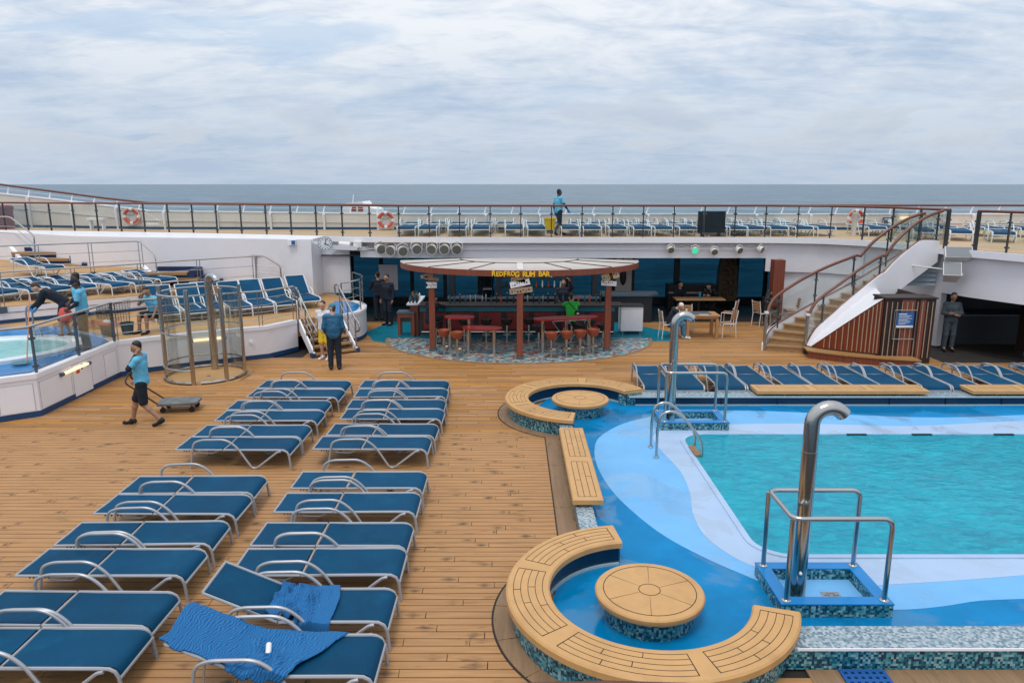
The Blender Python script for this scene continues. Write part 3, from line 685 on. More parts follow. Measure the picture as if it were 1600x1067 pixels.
# ---- raised terrace on the left
ZT1, ZT2, ZT3, ZT4 = 0.92, 1.40, 1.90, 2.35
W1 = [(-16.5, 11.2), (-10.66, 14.71), (-10.07, 15.14), (-10.08, 18.45), (-9.55, 18.95), (-8.8, 19.45), (-6.93, 20.55), (-6.36, 21.5)]
terr = thing('terrace_base', 'white terrace wall with panels, blue skirting and blue kick strip', 'wall', (-10, 17, 0)); terr['kind'] = 'structure'
MB().wall(W1, 0.13, ZT1 - 0.015, 0.15).build('wall_face', 'white_paint', terr)
MB().wall([(x + 0.004, y - 0.004) for x, y in W1], 0.0, 0.13, 0.13).build('kick_strip', 'kick_blue', terr)
wo = [(p[0], p[1]) for p in W1]
def off_path(pts, d): return [tuple(p) for p in inset([Vector(p) for p in pts], d)]
MB().wall(off_path(W1, -0.02), ZT1 - 0.09, ZT1 + 0.012, 0.20).build('coping', 'white_trim', terr)
def on_wall(a, b, s0, s1, z0, z1, d):
    """thin plate on the wall segment a-b between arc lengths s0, s1"""
    a, b = Vector(a), Vector(b); t = (b - a).normalized(); nrm = Vector((t.y, -t.x)); p = a + t * s0; q = a + t * s1
    p2, q2 = p + nrm * d, q + nrm * d
    return MB().add([(p.x, p.y, z0), (q.x, q.y, z0), (q.x, q.y, z1), (p.x, p.y, z1), (p2.x, p2.y, z0), (q2.x, q2.y, z0), (q2.x, q2.y, z1), (p2.x, p2.y, z1)],
                    [(0, 1, 2, 3), (4, 7, 6, 5), (0, 4, 5, 1), (1, 5, 6, 2), (2, 6, 7, 3), (3, 7, 4, 0)])
def panel(a, b, s0, s1, z0=0.15, z1=0.74):
    for q in ((s0, s0 + 0.012), (s1 - 0.012, s1)): on_wall(a, b, *q, z0, z1, 0.003).build('panel_joint', 'panel_gap', terr)
    on_wall(a, b, s0, s1, z1 - 0.010, z1, 0.003).build('panel_joint', 'panel_gap', terr)
    on_wall(a, b, s0 + 0.02, s1 - 0.02, z0, z1 - 0.02, 0.005).build('panel', 'white_trim', terr)
panel(W1[2], W1[3], 0.06, 1.22); panel(W1[2], W1[3], 1.28, 2.05, 0.05, 0.80); panel(W1[2], W1[3], 2.62, 3.22)
panel(W1[1], W1[2], 0.02, 0.66); panel(W1[0], W1[1], 5.3, 6.7)
on_wall(W1[2], W1[3], 1.42, 1.56, 0.56, 0.72, 0.008).build('notice', 'ring_orange', terr)
on_wall(W1[2], W1[3], 1.62, 1.70, 0.62, 0.74, 0.008).build('notice', 'ink', terr)
# deck lights: glowing tubes set on the wall
def wall_light(p, q, label):
    t = thing('wall_light', label, 'light', tuple(p)); p, q = Vector(p), Vector(q); d = (q - p).normalized()
    MB().tube([p + d * 0.04, q - d * 0.04], 0.035, 10).build('tube', 'tube_glow', t)
    for e_ in (p, q): MB().tube([e_ - d * 0.05, e_ + d * 0.05], 0.045, 10).build('end_cap', 'clamp_grey', t)
wall_light((-10.04, 15.98, 0.70), (-10.04, 17.05, 0.70), 'glowing tube light on the white wall under the hot tub')
a, b = Vector((*W1[5], 0.72)), Vector((*W1[6], 0.72)); dd = (b - a).normalized(); nn = Vector((dd.y, -dd.x, 0)) * 0.05
wall_light(a + dd * 0.15 + nn, a + dd * 1.0 + nn, 'glowing tube light on the white wall behind the glass shower')
v = thing('wall_valve', 'small white round valve cover low on the terrace wall', 'valve', (-10.62, 14.7, 0.3))
p = Vector(W1[0]) + (Vector(W1[1]) - Vector(W1[0])).normalized() * 6.3; MB().tube([(p.x, p.y, 0.22), (p.x + 0.03, p.y - 0.05, 0.22)], 0.06, 12).build('cover', 'white_trim', v)
p = Vector(W1[6]) + Vector((-0.9, -0.55)); p = Vector(W1[5]) + (Vector(W1[6]) - Vector(W1[5])).normalized() * 1.72
v = thing('wall_valve', 'small white valve fitting on the terrace wall beside the steps', 'valve', (p.x, p.y, 0.5)); MB().tube([(p.x, p.y, 0.52), (p.x + 0.03, p.y - 0.05, 0.52)], 0.05, 10).build('cover', 'white_trim', v)
# platform floors
T1 = [(x - 0.05 if i else x, y + 0.06) for i, (x, y) in enumerate(W1)]
tier1 = [(-16.4, 11.4), (-10.72, 14.82), (-10.2, 15.2), (-10.2, 18.5), (-9.62, 19.05), (-8.85, 19.56), (-7.0, 20.65), (-6.45, 21.6), (-5.3, 22.45), (-4.85, 23.2), (-4.95, 24.4), (-5.5, 25.2), (-6.6, 27.0), (-12.2, 28.7), (-24, 31), (-24, 12)]
struct(MB().prism(tier1, 0.4, ZT1).build('terrace_floor', 'tan_deck'))
bulge = [(-6.36, 21.5), (-5.2, 22.3), (-4.78, 23.1), (-4.86, 24.3), (-5.4, 25.3)]
bl = smooth_path([(x, y, 0) for x, y in bulge[1:]], 6)
MB().wall([(p.x, p.y) for p in bl], 0.13, ZT1 - 0.01, 0.15).build('wall_face', 'white_paint', terr)
MB().wall([(p.x, p.y) for p in bl], 0.0, 0.13, 0.13).build('kick_strip', 'kick_blue', terr)
MB().wall(off_path([(p.x, p.y) for p in bl], -0.02), ZT1 - 0.07, ZT1 + 0.012, 0.2).build('coping', 'white_trim', terr)
struct(MB().prism([(-5.85, 22.3), (-5.25, 22.5), (-4.95, 23.2), (-5.05, 24.3), (-5.5, 25.0), (-6.1, 25.2)], ZT1, ZT1 + 0.006).build('platform_mat', 'spa_blue'))
# tiers and steps behind; front edges read off the photograph at each level
E2 = [P(u, v, ZT2) for u, v in ((-120, 494), (0, 480), (80, 473), (180, 465), (268, 456))]
E2 = [(p.x, p.y) for p in E2] + [(-10.35, 25.2)]
t2 = E2 + [(-9.2, 26.4), (-9.0, 27.7), (-12.3, 28.7), (-24, 31.0), (-24, 17)]
struct(MB().prism(t2, ZT1, ZT2).build('terrace_floor', 'tan_deck'))
MB().wall(E2[:5], ZT1, ZT2 - 0.02, -0.05).build('riser', 'white_paint', terr)
MB().wall(off_path(E2[:5], -0.05), ZT1 + 0.002, ZT1 + 0.11, -0.02).build('skirting', 'kick_blue', terr)
MB().wall(off_path(E2[:5], -0.05), ZT1 + 0.30, ZT1 + 0.315, -0.012).build('riser_line', 'clamp_grey', terr)
E3 = [P(u, v, ZT3) for u, v in ((-120, 441), (0, 433), (110, 427), (222, 421))]
E3 = [(p.x, p.y) for p in E3]
t3 = E3 + [(-13.6, 28.9), (-17, 29.8), (-24, 31), (-24, 20)]
struct(MB().prism(t3, ZT2, ZT3).build('terrace_floor', 'tan_deck'))
MB().wall(E3, ZT2, ZT3 - 0.02, -0.05).build('riser', 'white_paint', terr)
MB().wall(off_path(E3, -0.05), ZT2 + 0.28, ZT2 + 0.295, -0.012).build('riser_line', 'clamp_grey', terr)
def flight(pix, z_top, n, label, rise, w):
    """n timber treads with blue risers coming down towards the viewer; pix = right hand corners of each tread front"""
    t = thing('terrace_steps', label, 'steps', tuple(P(pix[0][0], pix[0][1], z_top)))
    for i, (u0, u1, vv) in enumerate(pix):
        z = z_top - i * rise
        a, b = P(u0, vv, z), P(u1, vv, z)
        MB().span((a.x, a.y, z - rise), (b.x, a.y + 0.75, z - 0.096)).build('riser', 'stair_blue', t)
        MB().span((a.x, a.y - 0.04, z - 0.095), (b.x - 0.1, a.y + 0.34, z)).build('tread', 'stair_teak', t)
        MB().span((b.x - 0.04, a.y - 0.02, z - rise), (b.x + 0.13, a.y + 0.75, z + 0.10)).build('skirting', 'stair_blue', t)
    a = P(pix[0][0], pix[0][2], z_top)
    MB().span((a.x, a.y + 0.76, z_top - 0.2), (P(pix[0][1], pix[0][2], z_top).x + 0.1, a.y + 0.86, z_top + 0.11)).build('backing', 'stair_blue', t)
    # white sloping cheek on the left
    c0 = P(pix[0][0], pix[0][2], z_top); c1 = P(pix[-1][0], pix[-1][2], z_top - (len(pix) - 1) * rise)
    m = MB(); th = 0.14
    poly = [(c0.x - 0.35, c0.y + 0.6, z_top + 0.22), (c1.x, c1.y - 0.25, z_top - len(pix) * rise + 0.04), (c1.x, c1.y - 0.25, z_top - len(pix) * rise - 0.2), (c0.x - 0.35, c0.y + 0.6, z_top - len(pix) * rise - 0.2)]
    m.add([Vector(p) for p in poly] + [Vector(p) + Vector((-th, -0.03, 0)) for p in poly], [(0, 1, 2, 3), (7, 6, 5, 4), (0, 4, 5, 1), (1, 5, 6, 2), (2, 6, 7, 3), (3, 7, 4, 0)])
    m.build('cheek', 'white_trim', t)
flight([(18, 92, 394), (38, 111, 404), (56, 130, 414)], 2.34, 3, 'top blue terrace steps beside the sloping white cheek', 0.2, 2.0)
flight([(229, 297, 425.5), (250, 315, 435), (272, 333, 443)], 1.86, 3, 'middle blue terrace steps below the sloping white cheek', 0.2, 2.0)
flight([(395, 452, 448), (412, 469, 457), (430, 482, 465)], 1.36, 3, 'lowest blue terrace steps against the white wall', 0.2, 1.5)
# ---- bulwark, outer rail and stanchions on the upper deck
bw = thing('bulwark', 'cream steel bulwark round the upper deck with white brackets and wooden cap rail', 'bulwark', (0, 31, ZU))
BP = [(-30, 34.6), (-23.8, 33.2), (-20, 32.5), (-16.2, 31.9), (-13, 31.35), (-4, 31.05), (6, 31.0), (20, 31.0), (30, 31.0)]
def zat(u_pts, X, Y):
    return None
btop = []
for (x, y) in BP: btop.append(3.62)
for i, (pu, pv) in enumerate(((-150, 294), (0, 303.5), (80, 312), (160, 321.5), (232, 330.5))):
    q = Q(pu, pv, BP[i][1]); btop[i] = q.z; BP[i] = (q.x, BP[i][1])
zrail = [3.99] * len(BP)
for i, (pu, pv) in enumerate(((-150, 270), (0, 288.5), (80, 299), (160, 309.5), (232, 317.5))):
    zrail[i] = Q(pu, pv, BP[i][1]).z
MB().wall(BP, ZU - 0.1, btop, 0.08).build('plating', 'bulwark_paint', bw)
MB().wall([(x, y - 0.03) for x, y in BP], [z - 0.0 for z in btop], [z + 0.05 for z in btop], 0.14).build('cap', 'white_trim', bw)
MB().wall([(x, y - 0.02) for x, y in BP], ZU, ZU + 0.10, 0.02).build('skirting', 'kick_blue', bw)
MB().wall([(x, y - 0.035) for x, y in BP], [ZU + 0.26 + 0.7 * (z - 3.62) for z in btop], [ZU + 0.30 + 0.7 * (z - 3.62) for z in btop], 0.04).build('stringer', 'bulwark_paint', bw)
MB().tube([(x, y + 0.1, z) for (x, y), z in zip(BP, zrail)], 0.045, 8).build('cap_rail', 'rail_wood', bw)
for f in (0.5,):
    MB().tube([(x, y + 0.1, b + 0.05 + f * (z - b - 0.05)) for (x, y), z, b in zip(BP, zrail, btop)], 0.006, 5).build('wire', 'white_trim', bw)
def along(pts, s):
    for i in range(len(pts) - 1):
        a, b = Vector(pts[i]), Vector(pts[i + 1]); L = (b - a).length
        if s <= L: return a + (b - a) * (s / L), i, s / L
        s -= L
    return None
s = 0.3
while True:
    r = along(BP, s)
    if r is None: break
    p, i, f = r; zb_ = btop[i] + (btop[i + 1] - btop[i]) * f; zr = zrail[i] + (zrail[i + 1] - zrail[i]) * f
    MB().beam((p.x - 0.05, p.y + 0.1, zb_ + 0.05), (p.x + 0.05, p.y + 0.1, zr), 0.03, 0.05).build('stanchion', 'white_trim', bw)
    if int(s / 1.12) % 2 == 0:
        MB().add([(p.x - 0.03, p.y - 0.02, zb_), (p.x - 0.03, p.y - 0.16, zb_ - 0.02), (p.x - 0.03, p.y - 0.06, ZU), (p.x - 0.03, p.y - 0.02, ZU), (p.x + 0.05, p.y - 0.02, zb_), (p.x + 0.05, p.y - 0.16, zb_ - 0.02), (p.x + 0.05, p.y - 0.06, ZU), (p.x + 0.05, p.y - 0.02, ZU)],
                 [(0, 1, 2, 3), (7, 6, 5, 4), (0, 4, 5, 1), (1, 5, 6, 2), (2, 6, 7, 3), (3, 7, 4, 0)]).build('bracket', 'white_trim', bw)
    s += 1.12
# ================================================================== RAILINGS AND STAIRS
def glass_railing(name, label, cat, path, zb, h, step, post='post_dark', rail='rail_wood', rail_r=0.04, glass=True, flat_post=True, base_z=None, top_extra=0.0):
    """posts, a pane between each pair of posts and a continuous handrail"""
    t = thing(name, label, cat, (path[0][0], path[0][1], zb))
    L = sum((Vector(path[i + 1]) - Vector(path[i])).length for i in range(len(path) - 1)); n = max(1, round(L / step)); pts = []
    for i in range(n + 1):
        r = along(path, min(L * i / n, L - 1e-4)); pts.append(r[0])
    for i, p in enumerate(pts):
        d = (pts[min(n, i + 1)] - pts[max(0, i - 1)]).normalized(); a = math.atan2(d.y, d.x)
        po = MB().box((p.x, p.y, zb + h / 2), (0.035, 0.06, h), a).build('post', post, t)
        if glass:
            for zz in (zb + 0.14, zb + h * 0.74): MB().box((p.x, p.y, zz), (0.12, 0.05, 0.05), a).build('clamp', 'clamp_grey', po)
    if glass:
        for a, b in zip(pts, pts[1:]):
            d = (b - a).normalized(); q0, q1 = a + d * 0.05, b - d * 0.05; nrm = Vector((-d.y, d.x)) * 0.006
            m = MB(); z0, z1 = zb + 0.07, zb + h - 0.09
            m.add([(*(q0 - nrm), z0), (*(q1 - nrm), z0), (*(q1 - nrm), z1), (*(q0 - nrm), z1), (*(q0 + nrm), z0), (*(q1 + nrm), z0), (*(q1 + nrm), z1), (*(q0 + nrm), z1)],
                  [(0, 1, 2, 3), (4, 7, 6, 5), (0, 4, 5, 1), (1, 5, 6, 2), (2, 6, 7, 3), (3, 7, 4, 0)]).build('glass_panel', 'clear_glass', t, smooth=False)
    MB().tube([(p.x, p.y, zb + h) for p in [Vector(q) for q in path]], rail_r, 10).build('handrail', rail, t)
    return t
RP = inset(EDGE, 0.07)
k = 15
glass_railing('deck_railing', 'long glass railing with wooden handrail along the upper deck edge above the bar', 'railing', [tuple(p) for p in RP[0:k + 1]], ZU + 0.01, 1.10, 1.09)
glass_railing('deck_railing', 'glass railing with wooden handrail above the galley fascia', 'railing', [tuple(RP[16] + Vector((0.0, 0.05)))] + [tuple(p) for p in RP[17:20]], ZU + 0.01, 1.10, 0.95)
# ---- spiral stair
st = thing('spiral_stair', 'curved timber stair with white stringers, glass sides and red-brown handrails', 'staircase', (8.1, 21.4, 0))
RIN, ROUT, TOT = 0.0, 1.0, 5.6
TAU = [0, .12, .25, .40, .55, .75, 1.0, 1.1]
INN = [(8.58, 21.15), (8.88, 21.30), (9.55, 21.45), (10.18, 21.6), (10.8, 21.78), (11.66, 22.0), (12.72, 22.2), (13.1, 22.25)]
OUT = [(7.5, 21.5), (7.85, 22.0), (8.6, 22.3), (9.5, 22.5), (10.4, 22.65), (11.45, 22.8), (12.65, 22.95), (13.0, 23.0)]
def spl(T, V, x):
    k = max(i_ for i_ in range(len(T) - 1) if T[i_] <= x or i_ == 0); h = T[k + 1] - T[k]; u = (x - T[k]) / h
    def m(i_):
        a_, b_ = max(0, i_ - 1), min(len(T) - 1, i_ + 1); return (Vector(V[b_]) - Vector(V[a_])) / (T[b_] - T[a_])
    p0, p1 = Vector(V[k]), Vector(V[k + 1]); return p0 * (2 * u ** 3 - 3 * u * u + 1) + m(k) * h * (u ** 3 - 2 * u * u + u) + p1 * (3 * u * u - 2 * u ** 3) + m(k + 1) * h * (u ** 3 - u * u)
def sp(s, r):
    """plan point of the stair: s along the climb, r = 0 front edge .. 1 wall edge"""
    x = max(0.0, min(1.0, s / TOT)); a_, b_ = spl(TAU, INN, x), spl(TAU, OUT, x); return a_ + (b_ - a_) * r
NR = 17; RISE = ZU / NR
for i in range(NR - 1):
    s0 = TOT * i / (NR - 1) - 0.03; s1 = TOT * (i + 1) / (NR - 1); z = RISE * (i + 1)
    s0 = max(0, s0)
    poly = [sp(s0, RIN + 0.06), sp(s0, ROUT - 0.06), sp(s1, ROUT - 0.06), sp(s1, RIN + 0.06)]
    MB().prism([tuple(p) for p in poly], z - 0.045, z).build('tread', 'stair_teak', st, smooth=False)
    s2 = s0 + 0.04
    poly = [sp(s2, RIN + 0.06), sp(s2, ROUT - 0.06), sp(s2 + 0.03, ROUT - 0.06), sp(s2 + 0.03, RIN + 0.06)]
    MB().prism([tuple(p) for p in poly], z - RISE, z - 0.045).build('riser', 'stair_teak', st, smooth=False)
def zs(s): return ZU * s / TOT
def bow(s):
    """the flanks and rails rise in two bowed sweeps with a dip at the half landing"""
    x = s / TOT; return 0.20 * math.sin(math.pi * x / 0.6) if x < 0.6 else 0.24 * math.sin(math.pi * min(1, (x - 0.6) / 0.4)) ** 0.8 - 0.07 * math.exp(-((x - 0.6) / 0.04) ** 2)
NS = 40
for r, nm in ((RIN, 'stringer'), (ROUT, 'stringer')):
    ss = [TOT * i / NS for i in range(NS + 1)]
    pts = [tuple(sp(s, r)) for s in ss]
    up_ = [max(0.0, min(1.0, (s / TOT - 0.30) / 0.3)) for s in ss]; low = [max(0.0, zs(s) - 0.30 - 0.12 * k_) for s, k_ in zip(ss, up_)]; hi = [zs(s) + 0.20 + ((0.24 * max(0.0, min(1.0, (s / TOT - 0.08) / 0.2)) + 0.10 * k_) * min(1, (TOT - s) / 0.8) if r == RIN else 0) + (0.5 * bow(s) if r == RIN else 0) for s, k_ in zip(ss, up_)]
    MB().wall(pts, low, hi, -0.07 if r == RIN else 0.07).build(nm, 'white_trim', st)
    MB().tube([(*p, z + 0.012) for p, z in zip(pts, hi)], 0.022, 8).build('stringer_cap', 'rail_wood', st)
    rs_ = [(*sp(s, r), zs(s) + bow(s) + (1.05 if r == RIN else 0.97)) for s in ss]
    if r == RIN:
        q = Vector(rs_[-1]); rs_[-1] = (q.x + 0.05, q.y, ZU + 1.08)
    MB().tube(rs_, 0.045, 10).build('handrail', 'rail_wood', st)
    for f0, f1 in ((0.02, 0.16), (0.17, 0.36), (0.37, 0.56), (0.57, 0.76), (0.77, 0.97)):
        kk = 6; fr = [f0 + (f1 - f0) * j / kk for j in range(kk + 1)]
        MB().wall([tuple(sp(TOT * f, r)) for f in fr], [zs(TOT * f) + 0.34 for f in fr], [zs(TOT * f) + bow(TOT * f) + (1.0 if r == RIN else 0.92) for f in fr], 0.012).build('glass_panel', 'clear_glass', st)
    for f in (0.165, 0.365, 0.565, 0.765, 0.98):
        p = sp(TOT * f, r); z = zs(TOT * f); ba = MB().span((p.x - 0.0175, p.y - 0.0225, z + 0.08), (p.x + 0.0175, p.y + 0.0225, z + bow(TOT * f) + (1.02 if r == RIN else 0.94))).build('baluster', 'post_dark', st)
        for dz in (0.42, 0.9): MB().box((p.x, p.y, z + dz), (0.10, 0.05, 0.05)).build('clamp', 'clamp_grey', ba)
    p = sp(0.02, r); nw = MB().box((p.x, p.y, 0.56), (0.07, 0.07, 1.12)).build('newel', 'steel_dull', st)
    MB().box((p.x, p.y, 1.15), (0.10, 0.12, 0.06)).build('newel_cap', 'lamp_white', nw)
# wooden wall rail on the inner wall
MB().tube(fillet([(*sp(0.9, ROUT + 0.10), 0.95), (*sp(1.8, ROUT + 0.12), 1.0), (*sp(2.6, ROUT + 0.1), 1.5), (*sp(5.2, ROUT + 0.1), 2.9)], 0.3), 0.03, 8).build('wall_rail', 'table_wood', st)
# gate posts at the stair head
for u, v in ((1476, 388), (1523, 392)):
    p = P(u, v, ZU); MB().span((p.x - 0.04, p.y - 0.04, ZU), (p.x + 0.04, p.y + 0.04, ZU + 1.1)).build('gate_post', 'post_dark', st)
# slatted timber wall below the front stringer
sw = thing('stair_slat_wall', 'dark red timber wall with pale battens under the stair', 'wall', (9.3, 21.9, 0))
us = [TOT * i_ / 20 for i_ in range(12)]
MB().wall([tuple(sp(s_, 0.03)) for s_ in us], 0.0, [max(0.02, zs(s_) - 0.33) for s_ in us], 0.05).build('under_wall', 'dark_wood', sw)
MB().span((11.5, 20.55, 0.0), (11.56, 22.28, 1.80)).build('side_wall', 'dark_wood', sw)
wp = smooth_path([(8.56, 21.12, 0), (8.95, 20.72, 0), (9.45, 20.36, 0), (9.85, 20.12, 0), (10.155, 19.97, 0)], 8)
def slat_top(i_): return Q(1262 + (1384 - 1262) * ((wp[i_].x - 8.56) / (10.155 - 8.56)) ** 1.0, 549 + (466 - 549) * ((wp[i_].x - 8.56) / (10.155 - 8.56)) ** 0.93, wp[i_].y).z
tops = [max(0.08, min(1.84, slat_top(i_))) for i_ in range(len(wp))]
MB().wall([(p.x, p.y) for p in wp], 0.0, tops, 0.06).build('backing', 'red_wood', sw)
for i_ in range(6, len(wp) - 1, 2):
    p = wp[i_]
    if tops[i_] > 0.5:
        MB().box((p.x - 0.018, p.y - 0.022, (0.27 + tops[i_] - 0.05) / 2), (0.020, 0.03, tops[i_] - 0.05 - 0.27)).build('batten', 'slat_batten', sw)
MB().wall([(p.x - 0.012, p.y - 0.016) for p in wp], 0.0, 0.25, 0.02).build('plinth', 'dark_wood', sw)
# sloping white cap closing the space between the timber wall and the stringer behind it
cap = MB(); n_ = len(wp); vs = []
for i_ in range(n_):
    f = i_ / (n_ - 1); s_ = TOT * (0.03 + 0.52 * f); q = sp(s_, RIN - 0.02); vs += [(wp[i_].x - 0.01, wp[i_].y - 0.02, tops[i_] + 0.002), (q.x, q.y, max(tops[i_] + 0.02, zs(s_) - 0.22))]
cap.add(vs, [(2 * k_, 2 * k_ + 2, 2 * k_ + 3, 2 * k_ + 1) for k_ in range(n_ - 1)]).build('cap', 'white_trim', sw)
# louvred soffit panel under the stair head
lv_ = thing('stair_soffit', 'pale blue-grey lapped boards under the stair head', 'panel', (11.8, 22.2, 1.9))
for i in range(7):
    z0 = 1.84 + i * 0.135; xl = sp(TOT * min(1, (z0 + 0.30) / ZU), 0).x + 0.08 - 0.3 * math.cos(i / 6 * math.pi / 2)
    if xl < 12.75:
        m = MB().add([(xl, 22.30, z0), (12.86, 22.30, z0), (12.86, 22.36, z0 + 0.14), (xl + 0.1, 22.36, z0 + 0.14), (xl, 22.42, z0), (12.86, 22.42, z0), (12.86, 22.42, z0 + 0.14), (xl + 0.1, 22.42, z0 + 0.14)],
                     [(0, 1, 2, 3), (4, 7, 6, 5), (0, 4, 5, 1), (1, 5, 6, 2), (2, 6, 7, 3), (3, 7, 4, 0)]); m.build('board', 'louver', lv_, smooth=False)
# cabinet with battens and the menu poster
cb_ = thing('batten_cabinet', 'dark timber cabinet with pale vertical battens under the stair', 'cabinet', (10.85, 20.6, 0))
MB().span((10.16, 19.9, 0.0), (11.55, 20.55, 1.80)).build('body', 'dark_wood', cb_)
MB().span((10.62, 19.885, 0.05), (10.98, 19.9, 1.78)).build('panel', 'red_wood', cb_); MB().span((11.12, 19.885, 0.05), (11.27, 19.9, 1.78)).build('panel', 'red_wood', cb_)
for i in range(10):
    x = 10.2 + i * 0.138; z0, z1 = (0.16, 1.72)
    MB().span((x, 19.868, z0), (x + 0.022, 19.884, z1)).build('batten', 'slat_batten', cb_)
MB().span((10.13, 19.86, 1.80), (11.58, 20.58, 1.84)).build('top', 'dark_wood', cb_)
ps = thing('menu_sign', 'blue printed menu poster in a steel frame on the batten cabinet', 'sign', (10.8, 19.84, 0.9))
fx0, fx1, fz0, fz1 = 10.42, 11.02, 0.70, 1.50
m = MB()
for a, b in (((fx0, fz0), (fx1, fz0)), ((fx1, fz0), (fx1, fz1)), ((fx1, fz1), (fx0, fz1)), ((fx0, fz1), (fx0, fz0))): m.tube([(a[0], 19.84, a[1]), (b[0], 19.84, b[1])], 0.012, 6)
m.build('frame', 'steel_dull', ps)
po = MB().span((10.49, 19.838, 1.02), (10.95, 19.848, 1.44)).build('poster', 'poster_blue', ps)
MB().span((10.49, 19.832, 1.02), (10.95, 19.8375, 1.08)).build('footer', 'sign_white', po)
for i in range(8):
    wl_ = (0.22, 0.34, 0.28, 0.36, 0.25, 0.33, 0.3, 0.2)[i]
    MB().span((10.54, 19.832, 1.38 - i * 0.038), (10.54 + wl_, 19.8372, (1.392 if i else 1.405) - i * 0.038)).build('text_line', 'sign_white', po)
# curved timber bench stage at the foot of the cabinet
sg = thing('timber_stage', 'low curved timber platform with boarded front under the stair', 'platform', (9.5, 20.2, 0))
fr = smooth_path([(8.42, 20.55, 0), (9.1, 20.05, 0), (10.0, 19.62, 0), (10.6, 19.42, 0), (11.0, 19.3, 0)], 6)
bk = [(11.0, 19.8), (10.1, 19.88), (9.5, 20.6), (8.95, 21.3), (8.5, 21.1)]
MB().prism([(p.x, p.y) for p in fr] + bk, 0.19, 0.225).build('top', 'stair_teak', sg)
for a, b in zip(fr, fr[1:]):
    d = (b - a); L = d.length
    for j in range(2):
        q0 = a + d * (j / 2 + 0.02); q1 = a + d * ((j + 1) / 2 - 0.02); nn_ = Vector((-d.y, d.x, 0)).normalized() * 0.03
        MB().add([(q0.x + nn_.x, q0.y + nn_.y, 0), (q1.x + nn_.x, q1.y + nn_.y, 0), (q1.x + nn_.x, q1.y + nn_.y, 0.188), (q0.x + nn_.x, q0.y + nn_.y, 0.188), (q0.x + 3 * nn_.x, q0.y + 3 * nn_.y, 0), (q1.x + 3 * nn_.x, q1.y + 3 * nn_.y, 0), (q1.x + 3 * nn_.x, q1.y + 3 * nn_.y, 0.188), (q0.x + 3 * nn_.x, q0.y + 3 * nn_.y, 0.188)],
                 [(0, 1, 2, 3), (4, 7, 6, 5), (0, 4, 5, 1), (1, 5, 6, 2), (2, 6, 7, 3), (3, 7, 4, 0)]).build('front_board', 'red_wood', sg, smooth=False)
# ---- railings of the terrace
def pipe_rail(name, label, path, zb, h, step, bars=3, twin=True, r=0.024, end=None):
    t = thing(name, label, 'railing', (path[0][0], path[0][1], zb))
    L = sum((Vector(path[i + 1]) - Vector(path[i])).length for i in range(len(path) - 1)); n = max(1, round(L / step))
    for i in range(n + 1):
        p = along(path, min(L * i / n, L - 1e-4))[0]; d = (Vector(path[-1]) - Vector(path[0])).normalized() * 0.05
        for sgn in ((-1, 1) if twin else (0,)):
            MB().tube([(p.x + sgn * d.x, p.y + sgn * d.y, zb - 0.12), (p.x + sgn * d.x, p.y + sgn * d.y, zb + h)], 0.014 if twin else 0.022, 8).build('post', 'steel_dull', t)
        if twin: MB().box((p.x, p.y, zb - 0.07), (0.2, 0.06, 0.16), math.atan2(d.y, d.x)).build('foot', 'clamp_grey', t)
    tp = [(*q, zb + h) for q in path] + (end or [])
    MB().tube(fillet(tp, 0.15), r, 8).build('top_rail', 'steel', t)
    for i in range(bars):
        z = zb + h * (i + 1) / (bars + 1); MB().tube([(*q, z) for q in path], 0.011, 6).build('bar', 'steel_dull', t)
    return t
e2 = off_path(E2[:5] + [tuple(P(335, 450, ZT2).xy), tuple(P(398, 445, ZT2).xy)], -0.08)
pipe_rail('terrace_rail', 'steel pipe railing along the middle terrace behind the hot tub', e2, ZT2, 1.0, 1.75, 2)
e3 = off_path(E3, -0.08)
q = P(222, 421, ZT3)
pipe_rail('terrace_rail', 'steel pipe railing along the top terrace sloping down at the steps', e3, ZT3, 1.0, 1.75, 2, end=[(q.x + 0.75, q.y - 0.5, ZT3 + 0.55), (q.x + 0.78, q.y - 0.52, ZT2 + 0.1)])
a = P(-40, 395, 2.3); q = P(57, 420, ZT3)
t = thing('stair_rail', 'steel handrail of the top terrace steps with sloping end', 'railing', (q.x, q.y, ZT3))
Yr = q.y
MB().tube(fillet([Q(-60, 338, Yr + 0.8), Q(15, 339, Yr + 0.4), Q(53, 368, Yr), (q.x, q.y, ZT3)], 0.12), 0.026, 8).build('top_rail', 'steel', t)
for dz in (0.28, 0.52): MB().tube([Q(-60, 338, Yr + 0.8) - Vector((0, 0, dz)), Q(20, 342, Yr + 0.4) - Vector((0, 0, dz)), Q(55, 372, Yr) - Vector((0, 0, dz))], 0.012, 6).build('bar', 'steel_dull', t)
q = P(441, 452, 1.25); Yr = q.y
t = thing('stair_rail', 'steel handrail with bent end at the lowest terrace steps', 'railing', (q.x, q.y, 1.0))
MB().tube(fillet([Q(393, 400, Yr), Q(412, 400, Yr), Q(438, 416, Yr), (q.x, q.y, 0.95)], 0.1), 0.026, 8).build('top_rail', 'steel', t)
MB().tube([Q(393, 399, Yr + 0.3), Q(436, 401, Yr + 0.3)], 0.022, 8).build('upper_bar', 'steel', t)
for u in (400, 420): MB().tube([Q(u, 400, Yr + 0.3), Q(u, 445, Yr + 0.3)], 0.02, 8).build('post', 'steel_dull', t)
for dz in (0.3, 0.55): MB().tube([Q(400, 401, Yr) - Vector((0, 0, dz)), Q(440, 404, Yr) - Vector((0, 0, dz))], 0.011, 6).build('bar', 'steel_dull', t)
